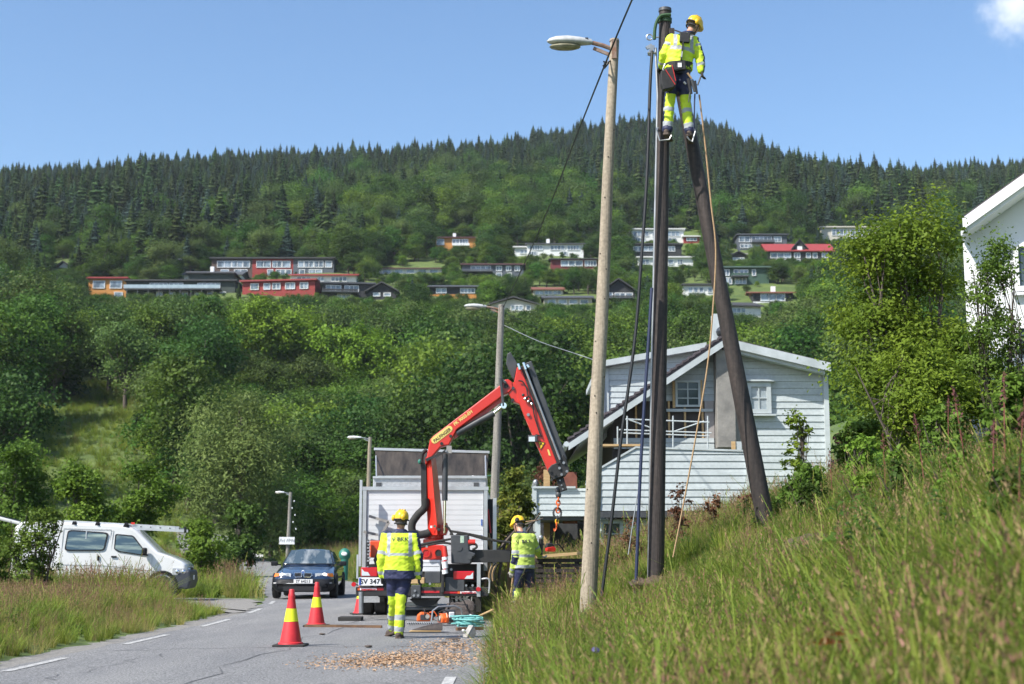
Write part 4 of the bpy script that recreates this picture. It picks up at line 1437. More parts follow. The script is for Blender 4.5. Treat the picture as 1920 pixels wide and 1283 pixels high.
# ------------------------------------------------------------------ the white house at the right edge
m_whouse = mat('white_house_wall', (0.74, 0.75, 0.76), (0.66, 0.68, 0.70), scale=0.8, rough=0.7)
WD = 29.0
w0 = P(1806, 770, WD)
wh = root('white_house', (w0.x + .16, WD, w0.z - 0.8), R(-21), 'white house at the right edge with a sloping eave above dark windows', 'house')
s = WD / FPX
def L(px, py): return ((px - 1806) * s * 1.05, (770 - py) * s + 0.8)
ev, vg = L(1806, 425), L(1960, 322)
mb = MB()
mb.prism([(0, -1.5), (9, -1.5), (9, ev[1] + 9 * 0.66 - .1), (0, ev[1] - 0.05)], 0.0, 9.0)
mb.build('wall', m_whouse, wh, world=False, smooth=0)
mb = MB()
mb.prism([(0.08, ev[1] - .04), (9, ev[1] + 9 * .66 - .08), (9, ev[1] + 9 * .66 + .16), (0.08, ev[1] + .20)], -0.6, 9.4)
rf = mb.build('roof', m_tile, wh, world=False, smooth=0)
MB().prism([(0.05, ev[1] - .11), (9, ev[1] + 9 * .66 - .13), (9, ev[1] + 9 * .66 + .10), (0.05, ev[1] + .13)], -0.68, -0.605).build('bargeboard', m_whouse, wh, world=False, smooth=0)
MB().prism([(0.0, ev[1] - .22), (9, ev[1] + 9 * .66 - .22), (9, ev[1] + 9 * .66 - .12), (0.0, ev[1] - .12)], -0.6, -0.05).build('soffit', m_whouse, wh, world=False, smooth=0)
for (x0, y0, x1, y1) in ((1900, 465, 1990, 540), (1893, 620, 1990, 676)):
    a, b = L(x0, y1), L(x1, y0)
    cx, cz, ww, hh = (a[0] + b[0]) / 2, (a[1] + b[1]) / 2, b[0] - a[0], b[1] - a[1]
    mb = MB()
    for (dx, dz, sx, sz) in ((-ww / 2 - .05, 0, .1, hh + .2), (ww / 2 + .05, 0, .1, hh + .2), (0, hh / 2 + .05, ww, .1), (0, -hh / 2 - .05, ww, .1), (0, -hh / 2 - .16, ww + .3, .05)):
        mb.box((cx + dx, -0.05, cz + dz), (sx, .1 if sz > .06 else .2, sz))
    f = mb.build('window', m_white, wh, world=False, smooth=0)
    MB().box((cx, -0.015, cz), (ww, .03, hh)).build('pane', m_glass, f, world=False, smooth=0)
a = L(1880, 745)
MB().box((a[0] + 2.0, -0.6, a[1] - .1), (4.4, 1.2, 0.12)).build('porch_deck', m_steel, wh, world=False, smooth=0)
for k in range(4):
    MB().box((a[0] + .1 + k * .5, -1.1, a[1] - .9), (0.09, 0.09, 1.5)).build('porch_post', m_steel, wh, world=False, smooth=0)
# ------------------------------------------------------------------ poles, lamps, ropes and wires
m_pole = mat('weathered_pole', (0.36, 0.30, 0.225), (0.22, 0.185, 0.14), scale=3.2, rough=0.85, bump=0.5, bscale=14, stretch=(3, 3, 0.18), detail=9, fine=0.2, finescale=25)
m_pole_grey = mat('grey_pole', (0.26, 0.24, 0.21), (0.16, 0.15, 0.135), scale=3.2, rough=0.9, bump=0.5, bscale=14, stretch=(3, 3, 0.18), detail=9, fine=0.2, finescale=25)
m_creosote = mat('creosote_pole', (0.020, 0.015, 0.014), (0.046, 0.034, 0.030), scale=3.5, rough=0.7, bump=0.5, bscale=16, stretch=(4, 4, 0.2), detail=9, fine=0.3, finescale=18)
m_lampgrey = mat('lamp_housing', (0.46, 0.47, 0.47), (0.34, 0.35, 0.35), scale=10, rough=0.6)
m_lens = mat('lamp_lens', (0.30, 0.28, 0.20), (0.16, 0.15, 0.10), scale=9, rough=0.3)
m_rust = mat('rusty_steel', (0.20, 0.095, 0.055), (0.26, 0.20, 0.17), scale=8, rough=0.8)
m_knot = mat('knot_hole', (0.03, 0.022, 0.016), rough=0.9)

def lamp_pole(label, base, top, r0, r1, arm, head, hw, material, lamp_dir=-1, detail=True):
    """base and top: world points; arm: length; the luminaire reaches out along -x."""
    b, t = Vector(base), Vector(top)
    rt = root('lamp_pole', b, 0, label, 'lamp pole')
    n = 14 if detail else 8
    pts = [b + (t - b) * k / 8 + Vector((0.006 * math.sin(k * 1.7), 0.005 * math.cos(k * 2.1), 0)) for k in range(9)]
    pts[0] = b - (t - b).normalized() * 0.8
    po = MB().tube(pts, [r0 + (r1 - r0) * k / 8 for k in range(9)], n).build('pole', material, rt)
    if detail:
        for k in range(15):
            f = 0.12 + 0.05 * k + 0.02 * math.sin(k * 5)
            a = -1.57 + 0.9 * math.sin(k * 2.4)
            c = b + (t - b) * f
            rr = r0 + (r1 - r0) * f
            MB().ell(c + Vector((math.cos(a) * rr, math.sin(a) * rr, 0)), (0.010, 0.010, 0.013), 8, 5).build('knot', m_knot, po)
        MB().cyl(t + Vector((0, 0, 0.0)), t + Vector((0, 0, 0.035)), r1 * 1.12, r1 * 1.0, 16).build('pole_cap', material, rt)
    a0 = t + Vector((-r1 * .6, 0, -0.10 * hw / .22))
    a1 = a0 + Vector((-arm, -0.02, 0.075 * hw / .22))
    mb = MB().tube([a0, (a0 + a1) / 2 + Vector((0, 0, .01)), a1], 0.030 * hw / .22, 8)
    mb.bar(a0 + Vector((0.02, 0, -.10 * hw / .22)), a0 + Vector((-.24 * hw / .22, 0, 0.01)), 0.03, 0.05)
    mb.box(a0 + Vector((0.03, 0, -.03)), (0.07, 0.16 * hw / .22, 0.26 * hw / .22))
    mb.build('lamp_arm', m_rust if detail else m_steel, rt)
    # luminaire: a long shallow shell, blunt at the arm, rounded at the tip
    mb = MB()
    st = [(0.0, .36, .42), (0.03, .44, .60), (0.28, .80, .86), (0.55, 1.0, 1.0), (0.8, .86, .84), (0.94, .50, .52), (1.0, .10, .12)]
    nn = 16
    V, F = [], []
    for (q, wy, hz) in st:
        for j in range(nn):
            a = 2 * math.pi * j / nn
            y, z = math.cos(a) * hw * .5 * wy, math.sin(a)
            z = (max(z, 0) * 0.62 + min(z, 0) * 0.30) * hw * .62 * hz
            V.append(a1 + Vector((-q * head, y, z + 0.02 * q)))
    for i in range(len(st) - 1):
        for j in range(nn):
            F.append((i * nn + j, i * nn + (j + 1) % nn, (i + 1) * nn + (j + 1) % nn, (i + 1) * nn + j))
    F += [tuple(range(nn)), tuple(range(len(V) - 1, len(V) - nn - 1, -1))]
    mb.add(V, F)
    hd = mb.build('lamp_head', m_lampgrey if detail else m_white, rt, smooth=50)
    mb = MB()
    mb.ell(a1 + Vector((-0.60 * head, 0, -0.055 * hw / .22)), (0.35 * head, hw * .42, hw * .20), 16, 8)
    mb.build('lamp_lens', m_lens, hd)
    if detail:
        MB().box(a1 + Vector((-.09, -hw * .23, .045)), (0.045, 0.012, 0.035)).build('maker_plate', m_textblack, hd, smooth=0)
    return rt

PD = 21.0
b = P(1101, 1100, PD)
t = P(1152, 78, PD)
lamp_pole('weathered wooden lamp pole in the bank grass left of the dark poles', (b.x, PD, gz(b.x, PD)), t, 0.128, 0.070, 0.30, 0.70, 0.26, m_pole)
b, t = P(922, 1040, 45), P(940, 574, 45)
lamp_pole('grey wooden lamp pole rising behind the crane boom', (b.x, 45, gz(b.x, 45) - .2), t, 0.16, 0.10, 0.42, 0.72, 0.25, m_pole_grey)
b, t = P(687, 1010, 94), P(694, 820, 94)
lamp_pole('wooden lamp pole behind the left corner of the truck box', (b.x, 94, gz(b.x, 94) - .3), t, 0.17, 0.12, 0.5, 0.95, 0.3, m_pole, detail=False)
b, t = P(538, 1060, 88), P(545, 923, 88)
lp4 = lamp_pole('lamp pole with a white board on it beyond the dark car', (b.x, 88, gz(b.x, 88) - .3), t, 0.125, 0.10, 0.32, 0.58, 0.21, m_pole_grey, detail=False)
c = P(538, 1014, 87.8)
sg = MB().box((c.x, 87.8, c.z), (0.94, 0.05, 0.44)).build('sign_board', m_white, lp4, smooth=0)
textmesh('lettering', 'FrI FM4', mat('sign_grey', (0.25, 0.26, 0.28), rough=.6), sg, 0.30, Matrix.Translation((c.x, 87.76, c.z)) @ Euler((R(90), 0, 0)).to_matrix().to_4x4(), shear=0.25)
for k in range(5):
    q = P(541 + k * .8, 940 + 13 * k, 87.9)
    MB().ell((q.x - (-.2 if k % 2 else -.35), 87.9, q.z), (0.04, .04, .06), 8, 5).build('insulator', m_white, lp4)
# small sign by the road
q = P(486, 1042, 98)
rt = root('road_sign', (q.x, 98, gz(q.x, 98)), 0, 'small white plate on a thin post at the roadside beyond the car', 'sign')
MB().box((q.x, 98, q.z), (0.54, 0.04, 0.20)).build('plate', m_white, rt, smooth=0)
MB().cyl((q.x, 98.06, gz(q.x, 98) - .3), (q.x, 98.06, q.z + .1), 0.04, n=7).build('post', m_steel, rt)
# green post-mounted parcel of the water main
q = P(646, 1060, 58)
rt = root('hydrant_post', (q.x, 58, gz(q.x, 58)), 0, 'green rounded marker post on the grass between car and truck', 'post')
m_hyd = mat('hydrant_green', (0.022, 0.16, 0.115), rough=0.5)
MB().cyl((q.x, 58, q.z - .6), (q.x, 58, q.z + .25), 0.14, 0.15, 12).build('stem', m_hyd, rt)
MB().ell((q.x, 58, q.z + .42), (0.24, 0.20, 0.26), 14, 9).build('hood', m_hyd, rt)
MB().ell((q.x, 57.8, q.z + .45), (0.12, 0.02, 0.08), 10, 6).build('badge', m_textwhite, rt)

# --- the two creosoted poles
def pole(name, label, base, top, r0, r1):
    b, t = Vector(base), Vector(top)
    rt = root(name, b, 0, label, 'utility pole')
    d = (t - b).normalized()
    pts = [b - d * 0.7] + [b + (t - b) * k / 10 for k in range(1, 11)]
    sh = MB().tube(pts, [r0 + (r1 - r0) * k / 10 for k in range(11)], 18).build('shaft', m_creosote, rt)
    return rt, sh, d
b1, t1 = P(1229, 1112, PD), P(1247, 20, PD)
pole1, shaft1, d1 = pole('utility_pole', 'upright dark creosoted pole the lineman clings to', (b1.x, PD, gz(b1.x, PD)), t1, 0.128, 0.090)
MB().cyl(t1 + d1 * -.02, t1 + d1 * 0.03, 0.102, 0.098, 20).build('pole_cap', m_darkgrey, pole1)
MB().cyl(t1 - d1 * 0.20, t1 - d1 * 0.13, 0.108, 0.108, 18).build('sling', mat('green_sling', (0.03, 0.07, 0.035), rough=.8), pole1)
# scarfed timber at the top right of the pole
o = MB().bar(P(1258, 150, PD - .02), P(1254, 55, PD - .02), 0.10, 0.16).build('side_timber', m_creosote, pole1, smooth=0)
# grey cable guard on the left side of the shaft
cg = [P(1216, 1090, PD - .03), P(1222, 700, PD - .03), P(1233, 180, PD - .03), P(1229, 90, PD - .03)]
MB().tube(cg, 0.019, 8).build('cable_guard', m_steel, pole1)
b2, t2 = P(1440, 1000, PD + .15), P(1268, 120, PD + .05)
pole2, shaft2, d2 = pole('utility_pole', 'dark creosoted brace pole leaning against the upright one', (b2.x, PD + .15, b2.z), t2, 0.135, 0.095)
# eye bolt on the upright pole
q = P(1222, 70, PD)
mb = MB()
mb.cyl(q + Vector((0.02, 0, 0)), q + Vector((0.16, 0, 0)), 0.011, n=7)
ring = [q + Vector((-0.035 + 0.045 * math.cos(a), 0, 0.045 * math.sin(a))) for a in np.linspace(0, 5.6, 14)]
mb.tube(ring, 0.011, 6)
mb.build('eye_bolt', m_steel, pole1)
# clamp under the eye bolt
q = P(1221, 95, PD - .02)
mb = MB().box(q, (0.07, 0.07, 0.16), Euler((0, R(15), 0))).box(q + Vector((-.03, 0, .06)), (0.10, 0.04, 0.05), Euler((0, R(-30), 0))).cyl(q + Vector((-.06, -.03, -.05)), q + Vector((.06, -.03, -.05)), 0.02, n=8)
o = mb.build('cable_clamp', m_steel, smooth=0)
tag(o, 'grey metal cable clamp hanging by the top of the upright pole', 'clamp')

m_cable = mat('black_cable', (0.010, 0.011, 0.014), rough=0.5)
m_cable_blue = mat('dark_blue_cable', (0.018, 0.026, 0.070), rough=0.45)
m_rope_tan = mat('tan_rope', (0.40, 0.27, 0.15), (0.30, 0.19, 0.10), scale=40, rough=0.9)
m_rope_green = mat('green_rope', (0.03, 0.075, 0.035), (0.05, 0.10, 0.045), scale=30, rough=0.9)

def line(pix_pts, d, r, name, label, cat, material, n=6, sag=0.0, sub=10):
    pts = [P(p[0], p[1], (p[2] if len(p) > 2 else d)) for p in pix_pts]
    out = []
    for i in range(len(pts) - 1):
        p0, p1, p2, p3 = pts[max(i - 1, 0)], pts[i], pts[i + 1], pts[min(i + 2, len(pts) - 1)]
        for k in range(sub):
            t = k / sub
            out.append(0.5 * ((2 * p1) + (p2 - p0) * t + (2 * p0 - 5 * p1 + 4 * p2 - p3) * t * t + (3 * p1 - p0 - 3 * p2 + p3) * t ** 3))
    out.append(pts[-1])
    o = MB().tube(out, r, n).build(name, material)
    return tag(o, label, cat)

line([(1223, 96), (1219, 160), (1213, 330), (1203, 480), (1190, 640), (1165, 820), (1146, 980), (1128, 1118)], PD - .25, 0.024, 'cable', 'thick black cable hanging from the pole clamp down into the grass', 'cable', m_cable, 8)
line([(1222, 540), (1216, 640), (1208, 760), (1201, 880), (1196, 1000), (1191, 1135)], PD - .22, 0.024, 'cable', 'dark blue cable hanging just left of the upright pole into the grass', 'cable', m_cable_blue, 8)
line([(1311, 178, PD - .3), (1322, 270, PD - .35), (1333, 380, PD - .4), (1342, 470, PD - .4), (1336, 590, PD - .4), (1326, 690, PD - .45), (1308, 800, PD - .5), (1290, 900, PD - .5), (1274, 985, PD - .5), (1262, 1045, PD - .5)], PD, 0.013, 'rope', 'tan rope hanging from the lineman down into the bank grass', 'rope', m_rope_tan)
line([(1200, 900), (1190, 960), (1178, 1040)], PD - .2, 0.008, 'cord', 'thin grey cord slanting to the grass left of the blue cable', 'cord', m_steel)
q = [(1258, 28), (1240, 30), (1232, 40), (1228, 55), (1227, 74)]
line([(p[0], p[1], PD - .11) for p in q], PD, 0.028, 'rope', 'thick green rope wound round the top of the upright pole', 'rope', m_rope_green)
# overhead line: out of the frame above, past the lamp pole and on to the next lamp
line([(1330, -330, 13), (1185, 0, 19), (1134, 122, 20.8), (1085, 245, 25), (1035, 375, 31), (990, 480, 38), (944, 576, 45)], PD, 0.014, 'overhead_line', 'black overhead line passing the lamp pole top towards the farther lamp', 'overhead line', m_cable)
q = P(1133, 122, 20.8)
mb = MB()
for k in range(6):
    mb.cyl(q + Vector((0.03 * math.sin(k * 2), 0.02 * math.cos(k * 3), -.05 + .02 * k)), q + Vector((.05 + .02 * math.cos(k), -.02, .03 + .02 * math.sin(k * 2))), 0.012, n=6)
mb.cyl(q, P(1148, 112, 21.0), 0.012, n=6)
o = mb.build('line_clamp', m_cable)
tag(o, 'small black suspension clamp holding the overhead line at the lamp pole', 'clamp')
line([(945, 610, 45), (1010, 640, 43), (1075, 662, 41), (1122, 678, 40)], 45, 0.012, 'service_wire', 'thin pale wire from the farther lamp pole to the clapboard house', 'wire', m_steel)
line([(948, 588, 45), (1000, 612, 50), (1050, 636, 55)], 45, 0.010, 'service_wire', 'short dark wire leaving the top of the farther lamp pole', 'wire', m_cable)
line([(548, 938, 88), (590, 950, 90), (640, 948, 96), (692, 834, 94)], 45, 0.018, 'service_wire', 'slack dark wire between the two distant lamp poles', 'wire', m_cable)
line([(696, 900, 94), (760, 898, 80), (850, 896, 60), (925, 892, 45.2)], 45, 0.012, 'service_wire', 'thin green wire crossing behind the truck box lid', 'wire', m_hyd)
# ------------------------------------------------------------------ the crane truck
TR = 26.5
m_boxwhite = mat('box_panel', (0.66, 0.67, 0.69), (0.58, 0.60, 0.62), scale=1.3, rough=0.38, detail=7)
m_boxalu = mat('checker_alu', (0.52, 0.53, 0.54), (0.40, 0.41, 0.42), scale=18, rough=0.42, metal=0.5, bump=0.3)
m_lidin = mat('lid_mirror_sheet', (0.16, 0.13, 0.10), (0.055, 0.050, 0.045), scale=3.5, rough=0.22, metal=0.6, stretch=(2.2, 1, 0.35), lo=0.3, hi=0.7)  # brown and dark streaks are painted reflections on the mirrored inner sheet
m_tail = mat('tail_red', (0.50, 0.008, 0.020), rough=0.15, coat=0.5)
m_tailc = mat('tail_clear', (0.55, 0.62, 0.66), rough=0.12, coat=0.5)
m_greytape = mat('weathered_board', (0.34, 0.33, 0.31), (0.22, 0.21, 0.20), scale=8, rough=0.9)
m_frameblk = mat('chassis_black', (0.014, 0.014, 0.016), (0.028, 0.027, 0.026), scale=5, rough=0.6)

tc = P(795, 1150, TR)
truck = root('crane_truck', (tc.x, TR, 0.02), 0, 'truck with a white box body and a folded out red loader crane at its rear', 'truck')
def T(px, py, d=TR): return P(px, py, d)
def rect(px0, py0, px1, py1, d, th, mb=None, mi=None):
    a, b = P(px0, py1, d), P(px1, py0, d)
    mb = mb or MB()
    mb.box(((a.x + b.x) / 2, d + th / 2, (a.z + b.z) / 2), (b.x - a.x, th, b.z - a.z), mi=mi)
    return mb
def poly(pts, d0, d1, mb=None, dref=None):
    mb = mb or MB()
    q = [P(x, y, dref or d0) for (x, y) in pts]
    return mb.prism([(p.x, p.z) for p in q], d0, d1)
def chain(pts, d=TR, sub=8):
    P4 = [P(p[0], p[1], p[2] if len(p) > 2 else d) for p in pts]
    out = []
    for i in range(len(P4) - 1):
        p0, p1, p2, p3 = P4[max(i - 1, 0)], P4[i], P4[i + 1], P4[min(i + 2, len(P4) - 1)]
        for k in range(sub):
            t = k / sub
            out.append(0.5 * ((2 * p1) + (p2 - p0) * t + (2 * p0 - 5 * p1 + 4 * p2 - p3) * t * t + (3 * p1 - p0 - 3 * p2 + p3) * t ** 3))
    out.append(P4[-1])
    return out

BX = 28.0      # rear face of the box
a, b = P(679, 1046, BX), P(914, 919, BX)
zb0, zb1 = a.z - 0.25, b.z
xb0, xb1 = a.x, b.x
box = MB().box(((xb0 + xb1) / 2, BX + 2.55, (zb0 + zb1) / 2), (xb1 - xb0, 5.0, zb1 - zb0)).build('cargo_box', m_boxwhite, truck, smooth=0)
k, z = 0, zb0
pit = (zb1 - zb0) / 16
while k < 16:
    MB().box(((xb0 + xb1) / 2, BX + 0.03, z + pit / 2), (xb1 - xb0 - .16, 0.045, pit - 0.004)).build('rear_panel', m_boxwhite, box, smooth=0, bevel=0.002)
    z += pit
    k += 1
mb = MB()
for x in (xb0 + .035, xb1 - .035):
    mb.box((x, BX + .02, (zb0 + zb1) / 2), (0.07, 0.09, zb1 - zb0))
mb.box(((xb0 + xb1) / 2, BX + .02, zb1 + .03), (xb1 - xb0 + .04, 0.10, 0.07))
mb.build('corner_trim', m_alu, box, smooth=0)
# tall rails at both rear corners
rect(672, 900, 679, 1062, BX - .35, 0.10).build('corner_rail', m_alu, truck, smooth=0)
rect(924, 934, 931, 1060, BX - .3, 0.10).build('corner_rail', m_alu, truck, smooth=0)
rect(914, 936, 925, 1056, BX + .5, 0.3).build('tool_rack', m_frameblk, truck, smooth=0)
for q in (((915, 955), (920, 1000)), ((917, 1000), (923, 1050)), ((914, 1010), (928, 1056))):
    MB().cyl(P(q[0][0], q[0][1], BX + .4), P(q[1][0], q[1][1], BX + .35), 0.02, n=6).build('tool_handle', m_wood if q[0][0] != 915 else m_red, truck)
# blue streaks on the right panel edge
for (py0, py1) in ((974, 986), (1004, 1012)):
    rect(902, py0, 904.5, py1, BX - .003, 0.006).build('paint_streak', mat('blue_paint', (0.03, 0.10, 0.40), rough=.5), box, smooth=0)
# aluminium locker on the roof with the open lid
lk = rect(699, 895, 912, 922, BX + .10, 1.2).build('roof_locker', m_boxalu, truck, smooth=0, bevel=0.015)
mb = MB()
for (x0, x1, y0, y1) in ((699, 912, 893, 897),):
    rect(x0, y0, x1, y1, BX + .06, 1.25, mb)
mb.build('locker_rim', m_alu, lk, smooth=0)
for px in (710, 893):
    rect(px - 5, 905, px + 5, 914, BX + .085, 0.02).build('lock_plate', m_darkgrey, lk, smooth=0)
a0, a1 = P(706, 892, BX + .9), P(913, 892, BX + .9)
c0, c1 = P(703, 843, BX + 1.3), P(916, 849, BX + 1.3)
mb = MB()
off = Vector((0, 0.045, 0.01))
mb.add([a0, a1, c1, c0, a0 + off, a1 + off, c1 + off, c0 + off], [(0, 1, 2, 3), (7, 6, 5, 4), (0, 4, 5, 1), (1, 5, 6, 2), (2, 6, 7, 3), (3, 7, 4, 0)])
lid = mb.build('open_lid', m_lidin, truck, smooth=0)
MB().bar(c0 + Vector((-.02, 0, 0.01)), c1 + Vector((.02, 0, .01)), 0.07, 0.05).build('lid_edge', m_alu, lid, smooth=0)
MB().bar(a0 + Vector((0, 0, -.03)), a1 + Vector((0, 0, -.03)), 0.08, 0.05).build('lid_hinge', m_alu, lid, smooth=0)
for px in (706, 911):
    MB().cyl(P(px, 895, BX + .3), P(px - 1, 855, BX + 1.2), 0.015, n=6).build('gas_strut', m_alu, lid)
# things sticking out of the locker
MB().bar(P(868, 925, BX + .3), P(870, 896, BX + .4), 0.05, 0.02).build('locker_tool', m_alu, lk, smooth=0)
MB().bar(P(883, 924, BX + .3), P(887, 893, BX + .4), 0.07, 0.03).build('locker_tool', m_white, lk, smooth=0)
MB().tube(chain([(851, 928), (856, 921), (864, 923), (866, 928)], BX + .05), 0.018, 6).build('locker_handle', m_frameblk, lk)
# leaning angle boards on the rear wall
for (p, q) in (((692, 968), (729, 979)), ((729, 979), (715, 1003)), ((682, 997), (708, 1003))):
    MB().bar(P(p[0], p[1], BX - .12), P(q[0], q[1], BX - .12), 0.075, 0.05).build('angle_bar', m_greytape, truck, smooth=0)

# chassis, rear crossmember, bumper bar, lights
rect(690, 1058, 905, 1092, TR + .35, 4.0).build('chassis', m_frameblk, truck, smooth=0)
MB().box(((xb0 + xb1) / 2, BX + 2.6, 0.86), (1.0, 6.2, 0.3)).build('frame_rail', m_frameblk, truck, smooth=0)
bum = rect(667, 1101, 916, 1118, TR, 0.12).build('bumper', m_frameblk, truck, smooth=0, bevel=0.012)
m_strip = mat('red_strip', (0.52, 0.02, 0.03), (0.42, .018, .025), scale=30, rough=0.35)
for (x0, y0, x1, y1) in ((671, 1102.5, 719, 1107), (790, 1108, 824, 1112), (832, 1108.5, 893, 1113)):
    rect(x0, y0, x1, y1, TR - .008, 0.007).build('reflective_strip', m_strip, bum, smooth=0)
for (px, py, txt, w) in ((673, 1104.8, 'byggmaskin.no', 30), (861, 1111, 'byggmaskin.no', 30)):
    c = P(px + w / 2 + 3, py, TR - .014)
    rect(px + 2, py - 2.0, px + w + 3, py + 2.0, TR - .0125, 0.004).build('strip_label', m_textwhite, bum, smooth=0)
    textmesh('lettering', txt, m_strip, bum, 0.046, Matrix.Translation((c.x, TR - .015, c.z - .004)) @ Euler((R(90), 0, 0)).to_matrix().to_4x4(), bold=0.002)
    rect(px - 3 + (0 if px > 700 else 0), py - 2.3, px + 1.5, py + 2.3, TR - .0125, 0.004).build('strip_logo', m_orange, bum, smooth=0)
for (x0, y0, x1, y1, flip) in ((676, 1064, 708, 1081, 1), (850, 1071, 889, 1087, -1)):
    tl_ = rect(x0, y0, x1, y1, TR - .03, 0.10).build('tail_light', m_tail, truck, smooth=0, bevel=0.015)
    ex = x0 + 2 if flip > 0 else x1 - 2
    q = [(ex, y0 + 2), (ex, y1 - 1.5), (ex + flip * 16, y1 - 1.5), (ex + flip * 12, y0 + 9), (ex + flip * 5, y0 + 8)]
    poly(q, TR - .045, TR - .031).build('clear_lens', m_tailc, tl_, smooth=0)
pl_ = rect(672, 1083, 718, 1098, TR - .05, 0.02).build('number_plate', m_textwhite, truck, smooth=0)
c = P(697, 1090.5, TR - .06)
textmesh('lettering', 'SV 3471', m_textblack, pl_, 0.125, Matrix.Translation((c.x, TR - .056, c.z - .004)) @ Euler((R(90), 0, 0)).to_matrix().to_4x4(), bold=0.003, spacing=1.02)
rect(673, 1084, 677, 1097, TR - .055, 0.005).build('plate_band', mat('plate_blue', (0.02, 0.06, 0.35), rough=.4), pl_, smooth=0)
for (px, py) in ((663, 1096), (897, 1105)):
    q = P(px, py, TR - .05)
    mb = MB().cyl(q, q + Vector((0, .05, 0)), 0.042, 0.045, 14)
    o = mb.build('marker_light', m_tail, truck)
    MB().bar(q + Vector((0, .05, 0)), q + Vector((.10 if px < 700 else -.02, .08, -.02)), 0.02).build('marker_stalk', m_rubber, o)
rect(894, 1056, 901, 1119, TR - .01, 0.07).build('side_post', m_alu, truck, smooth=0)
MB().tube(chain([(903, 1086), (917, 1087), (917, 1112)], TR), 0.018, 6).build('step_bar', m_alu, truck)
# black boxes, hoses and fittings under the crane
for (x0, y0, x1, y1, d, th, m_) in ((796, 1072, 826, 1094, TR - .02, 0.25, m_darkgrey), (771, 1097, 789, 1122, TR - .06, 0.2, m_darkgrey), (834, 1083, 871, 1109, TR - .02, 0.1, m_darkgrey),
                                    (770, 1083, 796, 1095, TR - .04, 0.1, m_wood), (827, 1075, 833, 1112, TR - .09, 0.08, m_frameblk), (709, 1080, 770, 1120, TR + .1, .2, m_frameblk), (686, 1012, 692, 1062, TR - .05, 0.10, m_frameblk)):
    rect(x0, y0, x1, y1, d, th).build('equipment_box', m_, truck, smooth=0, bevel=0.012)
for (px, py) in ((776, 1117), (784, 1117), (778, 1108), (806, 1095), (846, 1068), (874, 1098), (886, 1098), (800, 1025)):
    q = P(px, py, TR - .08)
    MB().cyl(q, q + Vector((0, .06, 0)), 0.022, n=10).build('bolt_head', m_steel, truck)
# striped extinguisher tube
for i, (y0, y1, m_) in enumerate(((1024, 1044, m_red), (1044, 1050, m_white), (1050, 1053, m_strip), (1053, 1066, m_white), (1066, 1068, m_strip), (1068, 1076, m_white))):
    c0_, c1_ = P(835, y1, TR - .12), P(833.5 if i else 833, y0, TR - .12)
    r_ = 0.055
    if i == 0:
        ex = MB().cyl(c0_, c1_, r_, r_ * .78, 14).build('striped_tube', m_, truck)
    else:
        MB().cyl(c0_, c1_, r_ + (0.001 if m_ is m_strip else 0), n=14).build('tube_band', m_, ex)
# lower skirts, tank and spare parts under the bumper
poly([(768, 1124), (822, 1124), (812, 1135), (796, 1138), (780, 1135)], TR + .25, TR + 1.2).build('tank', m_frameblk, truck, smooth=0)
rect(760, 1129, 820, 1136, TR + 1.3, 0.1).build('light_skirt', m_alu, truck, smooth=0)
MB().cyl(P(737, 1141, TR + .5), P(820, 1141, TR + .5), 0.03, n=8).build('underrun_bar', m_steel, truck)
rect(735, 1144, 840, 1154, TR + .9, 0.2).build('under_beam', m_frameblk, truck, smooth=0)
fl = rect(842, 1118, 902, 1148, TR + .5, 0.03).build('mud_flap', m_rubber, truck, smooth=0)
q = [(847, 1119), (847.5, 1126), (851, 1131.5), (857, 1133.5), (875, 1133.5), (881, 1131.5), (884.5, 1126), (885, 1119)]
MB().tube([P(p[0], p[1], TR + .47) for p in q], 0.014, 6).build('emblem_ring', m_steel, fl)
c = P(868, 1122.5, TR + .47)
textmesh('lettering', 'RK', m_alu, fl, 0.16, Matrix.Translation((c.x, TR + .485, c.z)) @ Euler((R(90), 0, 0)).to_matrix().to_4x4(), bold=0.006, wide=1.5)
# wheels: dual rear pairs
for px in (690, 716, 868, 890):
    q = P(px, 1130, TR + 2.6)
    mb = MB()
    mb.lathe([(0.25, -0.13), (0.42, -0.13), (0.475, -0.09), (0.48, 0), (0.475, 0.09), (0.42, 0.13), (0.25, 0.13)], (q.x, TR + 2.6, 0.49), 28, M=Euler((0, R(90), 0)).to_matrix())
    w = mb.build('wheel', m_rubber, truck)
    MB().lathe([(0.02, -0.10), (0.25, -0.10), (0.26, 0.10), (0.02, 0.10)], (q.x, TR + 2.6, 0.49), 20, M=Euler((0, R(90), 0)).to_matrix()).build('rim', m_steel, w)
rect(682, 1112, 712, 1130, TR + 1.2, 0.06).build('mud_flap', m_boxalu, truck, smooth=0)
# cab far ahead of the box
cabx = (xb0 + xb1) / 2
mb = MB().prism([(BX + 5.2, 0.75), (BX + 7.3, 0.75), (BX + 7.45, 1.5), (BX + 7.1, 2.75), (BX + 5.2, 2.85)], cabx - 1.12, cabx + 1.12, 'x')
cab = mb.build('cab', m_boxwhite, truck, smooth=0, bevel=0.06)
MB().box((cabx, BX + 7.31, 2.1), (2.0, 0.06, 0.8), Euler((R(14), 0, 0))).build('windscreen', m_glass, cab, smooth=0)
for s_ in (-1, 1):
    w = MB().lathe([(0.25, -0.14), (0.44, -0.14), (0.48, 0), (0.44, 0.14), (0.25, 0.14)], (cabx + s_ * .98, BX + 6.3, 0.48), 24, M=Euler((0, R(90), 0)).to_matrix()).build('wheel', m_rubber, truck)
    MB().lathe([(0.02, -0.1), (0.25, -0.1), (0.25, 0.1), (0.02, 0.1)], (cabx + s_ * .98, BX + 6.3, 0.48), 18, M=Euler((0, R(90), 0)).to_matrix()).build('rim', m_steel, w)
